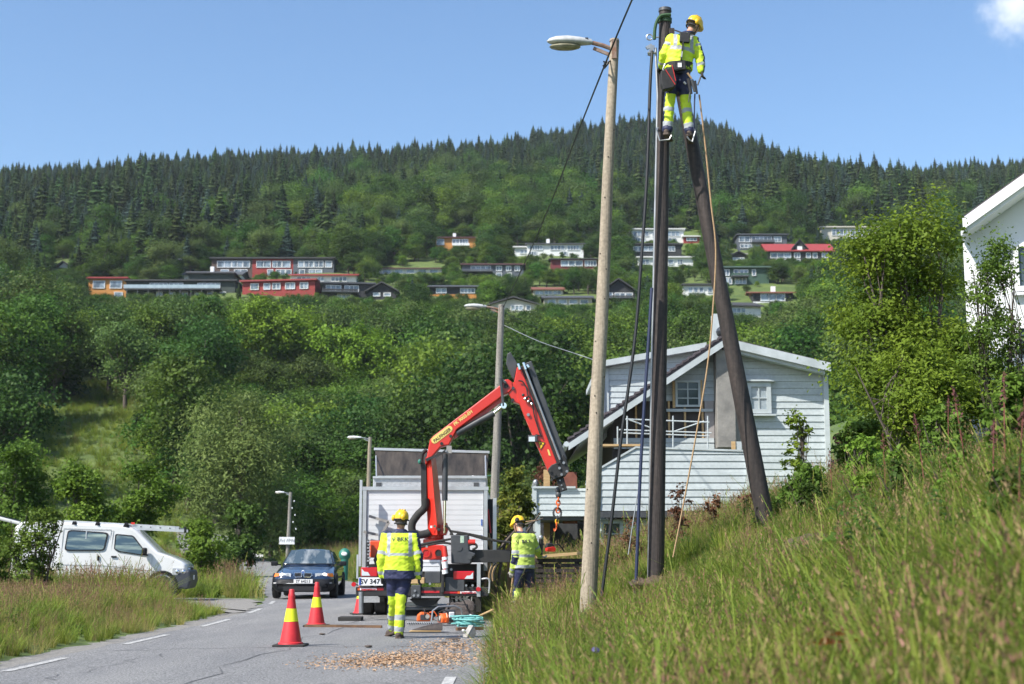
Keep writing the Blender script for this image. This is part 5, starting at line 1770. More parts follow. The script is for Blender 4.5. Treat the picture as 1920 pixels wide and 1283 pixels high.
# stabiliser legs
lg = MB().cyl(P(677, 1150, TR - .1), P(677, 1110, TR - .1), 0.045, n=12).build('stabiliser_leg', m_steel, truck)
rect(668, 1040, 672, 1085, TR - .05, .06).build('side_rail', m_alu, truck, smooth=0)
zp = P(677, 1150, TR - .1).z
pd = MB().box((P(677, 0, TR - .1).x, TR - .1, 0.065), (0.42, 0.42, 0.07)).build('ground_pad', m_rubber, lg, smooth=0, bevel=0.01)

# --- crane
CY = TR + .25
bs = rect(786, 1022, 832, 1050, CY - .1, 0.7).build('crane_base', m_red, truck, smooth=0, bevel=0.02)
for (px, py, rr, m_) in ((799, 1037, .062, m_tail), (822, 1037, .062, m_frameblk)):
    q = P(px, py, CY - .1)
    MB().cyl(q + Vector((0, -.012, 0)), q + Vector((0, .05, 0)), rr, n=20).build('port', m_, bs)
    MB().lathe([(rr, 0), (rr + .02, 0), (rr + .02, .02), (rr, .02)], q + Vector((0, -.005, 0)), 20, M=Euler((R(90), 0, 0)).to_matrix(), caps=False).build('port_ring', m_red, bs)
rect(790, 1050, 826, 1072, CY - .12, 0.4).build('control_panel', m_boxwhite, truck, smooth=0, bevel=0.01)
for py in (1055, 1062):
    rect(792, py, 824, py + .8, CY - .123, .004).build('panel_groove', m_darkgrey, truck, smooth=0)
q0, q1 = P(814, 1018, CY + .2), P(814, 1000, CY + .2)
MB().lathe([(0.21, 0), (0.21, 0.06), (0.185, 0.08), (0.185, 0.14), (0.20, 0.16), (0.20, 0.22)], q0, 24).build('slewing_ring', m_red, bs)
rect(693, 1014, 716, 1046, TR + .1, 0.3).build('crane_valve_cover', mat('orange_cover', (0.66, 0.075, 0.02), rough=.45), truck, smooth=0, bevel=0.02)
poly([(700, 1050), (712, 1024), (742, 1020), (745, 1058), (704, 1062)], TR + .02, TR + .12).build('valve_block', m_frameblk, truck, smooth=0)
rect(716, 1016, 780, 1030, TR + .25, .1).build('hose_tray', m_darkgrey, truck, smooth=0)
# stabiliser beam housing and beam on the right
hs = poly([(845, 1003), (878, 1003), (880, 1034), (892, 1038), (890, 1044), (886, 1045), (882, 1058), (846, 1057)], TR - .05, TR + .55).build('beam_housing', m_darkgrey, truck, smooth=0, bevel=0.02)
for (px, py, rr) in ((861, 1028, .055), (880, 1044, .05)):
    q = P(px, py, TR - .05)
    MB().cyl(q + Vector((0, -.01, 0)), q + Vector((0, .03, 0)), rr, n=18).build('boss', m_darkgrey, hs)
rect(863, 1005, 870, 1018, TR - .056, .006).build('sticker', mat('sticker', (0.55, 0.62, 0.45), (0.25, 0.40, 0.35), scale=30, rough=.5), hs, smooth=0)
rect(878, 1031, 957, 1055, TR + .05, 0.28).build('stabiliser_beam', m_frameblk, truck, smooth=0, bevel=0.01)
q = P(884, 1017, TR)
MB().cyl(q + Vector((-.06, 0, 0)), q + Vector((.07, 0, 0)), 0.055, n=12).build('red_motor', m_red, truck)
# hoses
MB().tube(chain([(797, 935), (796, 952), (783, 966), (773, 982), (774, 997), (786, 1003), (799, 1001), (806, 998)], CY - .05), 0.072, 12).build('hydraulic_hose', m_rubber, truck)
for pts_ in ([(835, 985), (842, 992), (849, 1005), (848, 1010)], [(843, 996), (870, 1000), (900, 1006), (930, 1014), (957, 1017)], [(786, 1022), (815, 1016), (850, 1010), (868, 1004)],
             [(786, 1027), (805, 1022), (830, 1018), (846, 1020)], [(844, 1000), (852, 1006), (862, 1001), (880, 1003), (905, 1010), (935, 1015)], [(880, 1022), (890, 1020), (894, 1026), (886, 1031)]):
    MB().tube(chain(pts_, TR - .02), 0.022, 7).build('hose', m_rubber, truck)
for i in range(7):
    q = P(688 + 1.4 * (i % 2), 1016 + 6 * i, TR - .06)
    MB().cyl(q, q + Vector((0.05, 0, 0)), 0.018, n=7).build('valve_lever', m_steel, truck)
# loops of cable hanging under the beam
for i in range(4):
    MB().tube(chain([(925 + i * 4, 1056), (920 + 3 * i, 1066), (917 + 3 * i, 1078), (918 + 3 * i, 1094 - 2 * i)], TR + .1), 0.014, 6).build('cable_loop', m_rubber if i % 2 else m_rope_tan, truck)

# column: box section seen edge on, bright left face
def col_sec(px_l, px_m, px_r, py, dl):
    return [P(px_l, py, CY + .02), P(px_m, py, CY - .13 * dl), P(px_r, py, CY + .18 * dl), P((px_l + px_r) / 2 + 1, py, CY + .36)]
secs = [col_sec(802, 820, 834, 1004, 1.1), col_sec(801, 819, 831, 980, 1.1), col_sec(799, 814, 826, 930, 1.0), col_sec(797.5, 810, 820, 880, .9), col_sec(797, 808, 817, 858, .9)]
mb = MB()
V = [p for s_ in secs for p in s_]
F = []
for i in range(len(secs) - 1):
    for j in range(4):
        F.append((i * 4 + j, i * 4 + (j + 1) % 4, i * 4 + 4 + (j + 1) % 4, i * 4 + 4 + j))
F += [(0, 1, 2, 3), tuple(range(len(V) - 1, len(V) - 5, -1))]
mb.add(V, F)
colm = mb.build('crane_column', m_red, truck, smooth=0, bevel=0.012)
poly([(815, 1003), (827, 985), (838, 980), (841, 992), (836, 1004)], CY + .02, CY + .3).build('column_bracket', m_red, colm, smooth=0, bevel=.01)
for (px, py, m_) in ((808.5, 988, m_white), (815, 987, m_hyd)):
    rect(px - 2, py - 2, px + 2, py + 2, CY - .16, .01).build('sticker', m_, colm, smooth=0)
q = P(822.5, 993, CY - .12)
MB().cyl(q + Vector((0, -.03, 0)), q + Vector((0, .4, 0)), 0.028, n=12).build('pin', m_frameblk, colm)
# lift cylinder right of the column, hose bundle left of it
MB().cyl(P(834, 939, CY), P(834.5, 852, CY), 0.055, n=14).build('lift_cylinder', m_darkgrey, truck)
MB().cyl(P(833, 1000, CY), P(834, 939, CY), 0.028, n=12).build('lift_rod', m_chrome, truck)
MB().bar(P(795, 946, CY), P(794, 868, CY), 0.07, 0.10).build('hose_guard', m_frameblk, truck, smooth=0)
MB().tube(chain([(796, 875), (791, 866), (792, 852), (800, 843)], CY), 0.035, 8).build('hose', m_rubber, truck)
q = P(787, 866, CY - .08)
MB().ell(q, (0.035, .035, .05), 10, 6).build('green_beacon', m_hyd, truck)
# main boom
bm_pts = [(797, 872), (801, 852), (806, 825), (812, 818), (938, 722), (946, 712), (953, 711), (960, 716), (962, 728), (955, 736), (944, 741), (856, 806), (848, 822), (842, 834), (826, 838)]
boom = poly(bm_pts, CY - .10, CY + .20).build('main_boom', m_red, truck, smooth=0, bevel=0.018)
poly([(850, 812), (944, 742), (942, 752), (852, 823)], CY + .02, CY + .14).build('boom_underside', m_red, boom, smooth=0)
for (px, py) in ((828, 832), (845, 818)):
    q = P(px, py, CY - .1)
    MB().cyl(q + Vector((0, -.015, 0)), q + Vector((0, .02, 0)), 0.03, n=12).build('pin', m_frameblk, boom)
ang = math.atan2(P(938, 722, CY).z - P(812, 818, CY).z, P(938, 722, CY).x - P(812, 818, CY).x)
MX = Euler((R(90), 0, 0)).to_matrix().to_4x4()
def on_boom(px, py, d): 
    p = P(px, py, d)
    return Matrix.Translation((p.x, d, p.z)) @ Matrix.Rotation(-ang, 4, 'Y') @ MX
m_label = mat('label_yellow', (0.72, 0.56, 0.16), rough=.5)
plq = P(829, 816, CY)
ca, sa = math.cos(ang), math.sin(ang)
L2, H2 = 0.235, 0.062
outl = []
for sgn in (1, -1):
    for k in range(7):
        a_ = -math.pi / 2 + math.pi * k / 6
        lx, lz = sgn * (L2 - H2) + sgn * math.cos(a_) * H2, sgn * math.sin(a_) * H2
        outl.append((plq.x + lx * ca - lz * sa, plq.z + lx * sa + lz * ca))
lb = MB().prism(outl, CY - .106, CY - .101).build('name_label', m_label, boom, smooth=0)
textmesh('lettering', 'PALFINGER', m_textblack, lb, 0.085, on_boom(829, 816.5, CY - .109), bold=0.002, shear=0.1, wide=.92)
textmesh('lettering', 'PK 9002-EH', m_label, boom, 0.085, on_boom(868, 784, CY - .104), bold=0.003, shear=0.1)
# knuckle linkage
lk1 = MB().bar(P(938, 708, CY - .13), P(944, 763, CY - .13), 0.10, 0.05).bar(P(940, 711, CY - .13), P(949, 719, CY - .13), 0.06, 0.05).build('link_arm', m_darkgrey, truck, smooth=0, bevel=.01)
q = P(944.5, 761, CY - .13)
MB().lathe([(0.035, -.05), (0.055, -.05), (0.055, .05), (0.035, .05)], q, 18, M=Euler((R(90), 0, 0)).to_matrix()).build('link_eye', m_chrome, lk1)
MB().cyl(P(856, 813, CY - .02), P(926, 775, CY - .02), 0.062, n=14).build('boom_cylinder', m_darkgrey, truck)
MB().cyl(P(926, 775, CY - .02), P(944, 761, CY - .02), 0.03, n=12).build('boom_rod', m_chrome, truck)
poly([(798, 860), (828, 848), (836, 842), (835, 848), (826, 853), (799, 866)], CY - .16, CY - .11).build('lift_link', m_frameblk, truck, smooth=0)
rect(837, 836, 847, 850, CY - .12, .06).build('load_sensor', m_greytape, truck, smooth=0)
# knuckle bracket and outer boom
poly([(950, 732), (957, 718), (972, 716), (978, 722), (985, 735), (1000, 775), (985, 768), (975, 758), (962, 753)], CY - .08, CY + .18).build('knuckle', m_red, truck, smooth=0, bevel=.012)
for (px, py, rr, m_) in ((949, 724, .045, m_frameblk), (961, 750, .03, m_frameblk), (962, 728, .03, m_darkgrey)):
    q = P(px, py, CY - .11)
    MB().cyl(q + Vector((0, -.01, 0)), q + Vector((0, .3, 0)), rr, n=14).build('pin', m_, truck)
ob = poly([(964, 716), (969, 690), (972, 686), (977, 690), (1043, 865), (1045, 876), (1036, 882), (1028, 884), (982, 778), (972, 752)], CY - .10, CY + .16).build('outer_boom', m_red, truck, smooth=0, bevel=.015)
for k, (xa, xb_) in enumerate(((980, 1047), (988, 1056))):
    MB().bar(P(xa + 1, 686 + k * -6, CY - .05), P(xb_, 868 - 4 * k, CY - .05), 0.085, 0.16).build('extension_beam', m_darkgrey if k else m_frameblk, truck, smooth=0, bevel=.012)
MB().cyl(P(984, 690, CY - .16), P(1050, 862, CY - .16), 0.022, n=8).build('extension_cylinder', m_steel, truck)
poly([(951, 664), (957, 660), (969, 680), (969, 690), (964, 712), (960, 708), (949, 682)], CY - .02, CY + .12).build('boom_guard', m_darkgrey, truck, smooth=0, bevel=.01)
for (p_, q_) in (((971, 682), (975, 694)), ((981, 680), (986, 694)), ((988, 684), (992, 690))):
    MB().bar(P(p_[0], p_[1], CY - .16), P(q_[0], q_[1], CY - .16), 0.06, 0.05).build('hose_fitting', m_chrome, truck, smooth=0, bevel=.01)
MB().tube(chain([(972, 714), (980, 716), (987, 728), (990, 742), (997, 752), (1002, 780), (1010, 806), (1014, 818)], CY - .14), 0.014, 6).build('hose', m_rubber, truck)
for k in range(6):
    q = P(981 + 3.2 * k, 743 + 2.4 * k + (3 if k % 2 else -2), CY - .15)
    MB().ell(q, (0.03, .03, .03), 8, 5).build('hose_fitting', m_chrome if k % 2 else m_frameblk, truck)
lm = rect(990, 816, 1008, 829, CY - .16, 0.08).build('work_lamp', m_darkgrey, truck, smooth=0, bevel=.012)
rect(991.5, 819, 1003, 828, CY - .165, .008).build('lamp_glass', m_tailc, lm, smooth=0)
MB().bar(P(1004, 815, CY - .12), P(1016, 818, CY - .12), 0.02).build('lamp_bracket', m_frameblk, lm, smooth=0)
poly([(1009, 827.5), (1021.5, 830), (1013.5, 843)], CY - .108, CY - .102).build('warning_triangle', mat('sign_yellow', (0.75, 0.50, 0.02), rough=.5), ob, smooth=0)
tq = [P(*p_, CY - .109) for p_ in ((1009, 827.5), (1021.5, 830), (1013.5, 843))]
MB().tube(tq + [tq[0]], 0.007, 5).build('triangle_edge', m_textblack, ob)
textmesh('lettering', 'A', m_textblack, ob, 0.07, Matrix.Translation((P(1014.5, 833.5, CY).x, CY - .11, P(1014.5, 833.5, CY).z)) @ MX, bold=.004)
poly([(1026, 843), (1029, 843), (1033, 855), (1029, 854)], CY - .108, CY - .102).build('yellow_mark', m_label, ob, smooth=0)
q = P(990.5, 778, CY - .105)
MB().cyl(q + Vector((0, -.03, 0)), q, 0.03, n=10).build('hose_fitting', m_steel, truck)
# boom tip, jib and hook
tip = poly([(1027, 880), (1034, 872), (1048, 866), (1055, 852), (1061, 858), (1068, 882), (1060, 893), (1048, 896), (1038, 900), (1032, 892)], CY - .12, CY + .14).build('boom_tip', m_frameblk, truck, smooth=0, bevel=.012)
for (px, py) in ((1032, 884), (1040, 890), (1049, 878), (1057, 868), (1063, 884), (1053, 890), (1046, 868), (1034, 900)):
    q = P(px, py, CY - .14)
    MB().cyl(q + Vector((0, -.01, 0)), q + Vector((0, .06, 0)), 0.026, n=9).build('bolt_head', m_steel if px % 2 else m_frameblk, tip)
MB().bar(P(1048, 892, CY), P(1057, 921, CY), 0.13, 0.14).build('jib_stub', m_frameblk, truck, smooth=0, bevel=.01)
for (px, py) in ((1050, 901), (1053, 910), (1055, 917)):
    q = P(px, py, CY - .075)
    MB().cyl(q + Vector((0, -.008, 0)), q, 0.016, n=8).build('bolt_head', m_steel, truck)
mb = MB()
mb.ell(P(1046, 919, CY), (0.05, .05, .06), 10, 6)
mb.ell(P(1047, 928, CY), (0.055, .05, .07), 10, 6)
mb.build('hook_swivel', m_darkgrey, truck)
def ringp(px, py, rx, rz, d, tilt=0.0):
    c_ = P(px, py, d)
    return [c_ + Vector((math.cos(t_) * rx * math.cos(tilt), math.cos(t_) * rx * math.sin(tilt), math.sin(t_) * rz)) for t_ in np.linspace(0, 2 * math.pi, 15)]
for k in range(4):
    MB().tube(ringp(1047 - k * .3, 936 + 7 * k, 0.035, 0.052, CY, 0.3 if k % 2 else 1.5), 0.014, 6).build('chain_link', m_orange, truck)
MB().tube(ringp(1045, 962, 0.075, 0.095, CY, 0.2), 0.020, 7).build('hook_ring', m_darkgrey, truck)
for k in range(3):
    MB().tube(ringp(1045 - k * .6, 972 + 6 * k, 0.028, 0.045, CY, 0.3 if k % 2 else 1.4), 0.013, 6).build('chain_link', [m_darkgrey, m_yellow, m_orange][k], truck)
MB().tube(chain([(1043, 988), (1043, 992), (1040, 996), (1039, 991)], CY), 0.014, 6).build('chain_hook', m_orange, truck)
# ------------------------------------------------------------------ lofted bodies
def loft(sections, mirror=True):
    """sections: list of (y, [(x,z), ...]) half profiles from the bottom centre over the side to the top centre."""
    mb = MB()
    n = len(sections[0][1])
    V, F = [], []
    ring = 2 * n - 2
    for y, prof in sections:
        pts = [(x, y, z) for x, z in prof] + [(-x, y, z) for x, z in prof[-2:0:-1]]
        V += pts
    for i in range(len(sections) - 1):
        for j in range(ring):
            a, b = i * ring + j, i * ring + (j + 1) % ring
            F.append((a, b, b + ring, a + ring))
    F.append(tuple(range(ring - 1, -1, -1)))
    F.append(tuple((len(sections) - 1) * ring + j for j in range(ring)))
    return mb.add(V, F)

def wheel(parent, x, y, r, w, spokes=5, rimmat=None):
    M = Euler((0, R(90), 0)).to_matrix()
    o = root_part = MB().lathe([(r * .62, -w / 2), (r * .93, -w / 2), (r, -w * .32), (r, w * .32), (r * .93, w / 2), (r * .62, w / 2)], (x, y, r), 28, M=M).build('wheel', m_rubber, parent, world=False)
    sd = 1 if x > 0 else -1
    mb = MB()
    mb.lathe([(r * .60, -w * .42), (r * .64, -w * .42), (r * .64, w * .42), (r * .60, w * .42)], (x, y, r), 24, M=M)
    xo = x + sd * w * .40
    mb.cyl((xo - sd * .02, y, r), (xo + sd * .01, y, r), r * .15, n=12)
    for k in range(spokes):
        a = 6.283 * k / spokes
        mb.bar((xo - sd * .005, y + math.cos(a) * r * .1, r + math.sin(a) * r * .1), (xo - sd * .01, y + math.cos(a) * r * .61, r + math.sin(a) * r * .61), 0.05, 0.02)
    mb.cyl((x - sd * w * .1, y, r), (x - sd * w * .05, y, r), r * .6, n=20, mi=0)
    mb.build('rim', rimmat or m_alu, o, world=False)
    return o

# ------------------------------------------------------------------ dark blue saloon coming towards the camera
m_carblue = mat('car_blue', (0.010, 0.024, 0.060), (0.012, 0.028, 0.068), scale=2, rough=0.16, coat=1.0)
m_carblk = mat('car_trim', (0.012, 0.013, 0.016), rough=0.55, spec=.25)
m_amber = mat('amber_lens', (0.75, 0.20, 0.01), rough=0.15, coat=.6)
m_headglass = mat('headlamp_glass', (0.52, 0.54, 0.56), (0.36, 0.38, 0.40), scale=12, rough=0.08, coat=1.0)
m_headlit = mat('lit_headlamp', (0.9, 0.9, 0.86), rough=.2, emit=(1.0, 0.96, 0.86), estr=2.6)
m_screen = mat('windscreen', (0.05, 0.075, 0.09), (0.26, 0.28, 0.28), scale=2.4, rough=0.05, spec=1.0, stretch=(1.6, .5, .5), lo=.50, hi=.68, coat=1.0)  # dark glass; the pale noise patches are reflections painted into the colour
cp = P(567, 1121, 40.0)
car = root('saloon_car', (cp.x, 40.0, 0.02), R(2.5), 'dark blue saloon car with lit headlamps coming round the bend', 'car')
# local frame: nose at y=0 facing -y, length 4.47, half width .87
def sec(y, w, zb, zs, zt, wt=None, rnd=0.10):
    wt = wt if wt is not None else w * .80
    return (y, [(0, zb), (w * .80, zb), (w * .95, zb + .10), (w, zb + .22), (w, (zb + zs) / 2 + .08), (w * .985, zs - .04), (w * .93, zs + .015), (wt, zt - 0.012), (wt * .5, zt), (0, zt)])
body = loft([sec(0.02, .62, .28, .56, .62, .5), sec(0.10, .76, .22, .60, .68, .62), sec(0.28, .835, .20, .64, .72), sec(0.62, .868, .20, .70, .79), sec(1.0, .870, .20, .76, .86),
             sec(1.35, .870, .20, .82, .915), sec(1.60, .870, .20, .86, .94), sec(2.4, .870, .20, .89, .93), sec(3.3, .870, .20, .92, .95), sec(3.8, .86, .20, .95, 1.00), sec(4.2, .83, .24, .93, .99), sec(4.42, .76, .34, .86, .94)])
bo = body.build('body', m_carblue, car, world=False, smooth=60, subsurf=1)
def gh(y, w, z0, z1, wt):
    return (y, [(0, z0), (w * .6, z0), (w, z0), (w * .985, z0 + (z1 - z0) * .35), ((w + wt) / 2, z0 + (z1 - z0) * .6), (wt + .02, z1 - .05), (wt - .06, z1), (wt * .5, z1 + .02), (0, z1 + .025)])
cabin = loft([gh(1.38, .76, .86, .90, .74), gh(1.62, .775, .88, 1.06, .69), gh(2.10, .78, .88, 1.34, .585), gh(2.45, .78, .90, 1.375, .57), gh(3.05, .78, .90, 1.365, .57), gh(3.45, .77, .93, 1.26, .58), gh(3.85, .74, .96, 1.0, .66)])
cb = cabin.build('roof', m_carblue, car, world=False, smooth=60, subsurf=1)
# windscreen, side glass
def quad_panel(pts, th, m_, nm, parent, out):
    out = Vector(out).normalized() * th
    mb = MB()
    n = len(pts)
    mb.add([Vector(p) + out for p in pts] + [Vector(p) - out * 2 for p in pts], [tuple(range(n)), tuple(range(2 * n - 1, n - 1, -1))] + [((i + 1) % n, i, i + n, (i + 1) % n + n) for i in range(n)])
    return mb.build(nm, m_, parent, world=False, smooth=0)
ws = quad_panel([(-.70, 1.46, .945), (0, 1.40, .945), (.70, 1.46, .945), (.55, 2.04, 1.325), (0, 2.0, 1.345), (-.55, 2.04, 1.325)], 0.03, m_screen, 'windscreen', car, (0, -.62, .78))
mb = MB()
for sx in (-1, 1):
    mb.bar((sx * .72, 1.42, .94), (sx * .565, 2.03, 1.34), 0.022)
mb.build('screen_seal', m_textwhite if False else m_carblk, ws, world=False, smooth=0)
for sx in (-1, 1):
    quad_panel([(sx * .765, 1.75, .955), (sx * .775, 2.35, .965), (sx * .60, 2.42, 1.305), (sx * .61, 2.18, 1.29)], 0.012, m_glass, 'side_window', car, (sx, 0, .4))
    quad_panel([(sx * .775, 2.42, .965), (sx * .765, 3.25, .985), (sx * .60, 3.12, 1.30), (sx * .60, 2.48, 1.31)], 0.012, m_glass, 'side_window', car, (sx, 0, .4))
    # mirrors
    mo = MB().box((sx * .985, 1.62, .965), (0.20, 0.10, 0.135)).build('wing_mirror', m_carblk, car, world=False, smooth=0, bevel=.03)
    MB().bar((sx * .80, 1.66, .93), (sx * .92, 1.63, .94), 0.04).build('mirror_arm', m_carblk, mo, world=False, smooth=0)
    # headlamp unit: amber corner, lit outer lamp, clear inner lamp
    hl = quad_panel([(sx * .33, .075, .60), (sx * .66, .15, .585), (sx * .80, .30, .60), (sx * .79, .32, .70), (sx * .62, .17, .705), (sx * .33, .09, .70)], 0.035, m_headglass, 'headlamp', car, (sx * .25, -1, .1))
    quad_panel([(sx * .665, .15, .592), (sx * .81, .31, .605), (sx * .785, .33, .70), (sx * .665, .19, .70)], 0.045, m_amber, 'indicator', hl, (sx * .4, -1, .1))
    for (x, rr, m_) in ((.585, .058, m_headlit), (.42, .048, m_headglass)):
        MB().cyl((sx * x, .06 + (x - .42) * .28, .65), (sx * x, .13, .65), rr, n=16).build('lamp', m_, hl, world=False)
    fg = MB().cyl((sx * .60, .045, .40), (sx * .60, .10, .40), .05, n=12).build('fog_lamp', m_headglass, car, world=False)
    # kidney grille
    kd = quad_panel([(sx * .035, .015, .60), (sx * .20, .03, .595), (sx * .245, .04, .64), (sx * .235, .06, .71), (sx * .05, .045, .715), (sx * .025, .02, .66)], 0.02, m_textblack, 'grille', car, (0, -1, .1))
    pts = [Vector(p) + Vector((0, -.03, 0)) for p in [(sx * .035, .015, .60), (sx * .20, .03, .595), (sx * .245, .04, .64), (sx * .235, .06, .71), (sx * .05, .045, .715), (sx * .025, .02, .66)]]
    MB().tube(pts + [pts[0]], 0.014, 7).build('grille_surround', m_chrome, kd, world=False)
    mb = MB()
    for k in range(5):
        x = .065 + .035 * k
        mb.box((sx * x, .005, .655), (0.007, 0.015, 0.10))
    mb.build('grille_bars', m_darkgrey, kd, world=False, smooth=0)
# bumper, lower intake, plate
bp = loft([sec(-0.06, .70, .20, .36, .50, .55), sec(0.0, .80, .19, .40, .545, .7), sec(.16, .868, .19, .42, .56, .8), sec(.40, .882, .19, .42, .55, .84)]).build('bumper', m_carblk, car, world=False, smooth=60)
MB().box((0, -.075, .285), (1.05, .04, .12)).build('air_intake', m_textblack, bp, world=False, smooth=0)
MB().tube([(-.80, .03, .435), (-.45, -.05, .425), (0, -.075, .42), (.45, -.05, .425), (.80, .03, .435)], 0.012, 6).build('bumper_strip', m_steel, bp, world=False)
np_ = MB().box((0.02, -.085, .485), (.52, .015, .112)).build('number_plate', m_textwhite, car, world=False, smooth=0)
WM[np_] = WM[car]
textmesh('lettering', 'ST 64213', m_textblack, np_, 0.105, WM[car] @ Matrix.Translation((0.02, -.096, .482)) @ MX, bold=0.003)
bd = MB().cyl((0, .015, .735), (0, .06, .75), .040, n=16).build('badge', m_textwhite, car, world=False)
MB().cyl((0, .010, .735), (0, .02, .737), .030, n=16).build('badge_centre', mat('badge_blue', (0.05, 0.15, 0.5), rough=.3), bd, world=False)
for sx in (-1, 1):
    for yy in (.78, 3.50):
        wheel(car, sx * .80, yy, .315, .205, 5)
        mb = MB()
        arc = [(sx * .872, yy + math.cos(t_) * .37, .315 + math.sin(t_) * .37) for t_ in np.linspace(-.3, math.pi + .3, 14)]
        mb.tube(arc, 0.028, 6)
        mb.build('wheel_arch', m_carblk, car, world=False)
    MB().box((sx * .882, 2.2, .58), (0.012, 2.3, 0.05)).build('side_strip', m_carblk, car, world=False, smooth=0)
    for yy in (1.72, 2.62):
        MB().box((sx * .878, yy + .75, .80), (0.02, .16, .03)).build('door_handle', m_carblue, car, world=False, smooth=0)
# lines between bonnet and wings
for sx in (-1, 1):
    MB().tube([(sx * .60, .22, .725), (sx * .66, .7, .82), (sx * .69, 1.3, .925)], 0.005, 4).build('bonnet_seam', m_textblack, car, world=False)
MB().tube([(-.62, 1.40, .94), (-.1, 1.36, .955), (.05, 1.42, .965)], 0.010, 5).build('wiper', m_textblack, car, world=False)
MB().tube([(-.02, 1.38, .95), (.4, 1.36, .955), (.62, 1.44, .96)], 0.010, 5).build('wiper', m_textblack, car, world=False)

# ------------------------------------------------------------------ white van on the drive
VD = 39.0
vp = P(354, 1112, VD)
VS = (VD - .845) / FPX
def vx(px): return (px - 354) * VS            # local x: 0 at the nose, negative to the rear
def vz(py): return EYE + (1044 - py) * VS - 0.03
van = root('white_van', (P(354, 1112, VD - .845).x - .09, VD, 0.03), R(6), 'white delivery van with its tailgate raised and a ladder on the roof', 'van', ry=R(1.6))
prof = [(vx(350), .42), (vx(350), .62), (vx(347), .93), (vx(338), 1.02), (vx(318), 1.14), (vx(293), 1.25), (vx(251), 1.80), (vx(238), 1.90), (vx(215), 1.95), (vx(60), 1.97), (vx(38), 1.93), (vx(30), 1.80), (vx(28), 0.95), (vx(28), .42)]
HW = .85
mb = MB()
V, F = [], []
n = len(prof)
def hw(z): return HW * (1.0 if z < 1.0 else 1.0 - 0.14 * ((z - 1.0) / .97) ** 1.4)
rows_ = [-1, -.86, .86, 1]
for rr in rows_:
    for (x, z) in prof:
        inset = 0.0 if abs(rr) < 1 else 1
        cx_, cz_ = -2.3, 1.1
        xx = x + (cx_ - x) * 0.022 * inset
        zz = z + (cz_ - z) * 0.022 * inset
        V.append((xx, hw(z) * rr, zz))
for i in range(3):
    for j in range(n):
        a_, b_ = i * n + j, i * n + (j + 1) % n
        F.append((a_, b_, b_ + n, a_ + n))
F += [tuple(range(n - 1, -1, -1)), tuple(3 * n + j for j in range(n))]
mb.add(V, F)
vb = mb.build('body', m_vanwhite, van, world=False, smooth=50, bevel=0.05, bevseg=3)
def side(px, py, off=0.0):
    z = vz(py) - 0.0
    return Vector((vx(px), -hw(z) - off, z))
def rquad(pts, off, m_, nm, parent, r_=0.25, th=0.02):
    """rounded panel on the near side, pts in photo pixels."""
    out = []
    k = len(pts)
    for i in range(k):
        a_, b_, c_ = Vector(pts[i - 1]), Vector(pts[i]), Vector(pts[(i + 1) % k])
        for t_ in np.linspace(0, 1, 5):
            p0, p1 = b_ + (a_ - b_) * r_, b_ + (c_ - b_) * r_
            out.append(p0.lerp(b_, t_).lerp(b_.lerp(p1, t_), t_))
    A = [side(p.x, p.y, off) for p in out]
    B = [p + Vector((0, th * 1.5, 0)) for p in A]
    q = len(A)
    mb = MB().add(A + B, [tuple(range(q)), tuple(range(2 * q - 1, q - 1, -1))] + [((i + 1) % q, i, i + q, (i + 1) % q + q) for i in range(q)])
    return mb.build(nm, m_, parent, world=False, smooth=0)
m_vanglass = mat('van_glass', (0.030, 0.055, 0.062), (0.30, 0.36, 0.28), scale=1.7, rough=0.05, spec=1.0, stretch=(.35, 1, 3.2), lo=.50, hi=.66, coat=1.0)  # pale green streaks in the colour imitate greenery reflected in the glass
w1 = rquad([(124, 1040), (127, 1001), (201, 1004), (196, 1038)], .022, m_carblk, 'window_seal', van, .14)
rquad([(126.5, 1037.5), (129, 1003.5), (198, 1006.5), (194, 1036)], .027, m_vanglass, 'side_window', w1, .14)
MB().box((vx(161), -hw(1.6) - .028, vz(1020)), (0.03, 0.012, .50)).build('window_divider', m_alu, w1, world=False, smooth=0)
w2 = rquad([(213, 1034), (213, 1006), (246, 1008), (277, 1045), (262, 1044), (222, 1039)], .022, m_carblk, 'window_seal', van, .12)
rquad([(215, 1033), (215.5, 1008.5), (245, 1010.5), (274, 1043), (262, 1042), (223, 1037)], .027, m_vanglass, 'side_window', w2, .12)
# windscreen on the slope
mb = MB()
for sgn in (1,):
    A = [(vx(246) + .03, -.66, vz(1004)), (vx(246) + .03, .66, vz(1004)), (vx(290) + .05, .76, vz(1041)), (vx(290) + .05, -.76, vz(1041))]
    mb.add(A + [(p[0] - .05, p[1], p[2] - .05) for p in A], [(0, 1, 2, 3), (7, 6, 5, 4), (0, 4, 5, 1), (1, 5, 6, 2), (2, 6, 7, 3), (3, 7, 4, 0)])
mb.build('windscreen', m_glass, van, world=False, smooth=0)
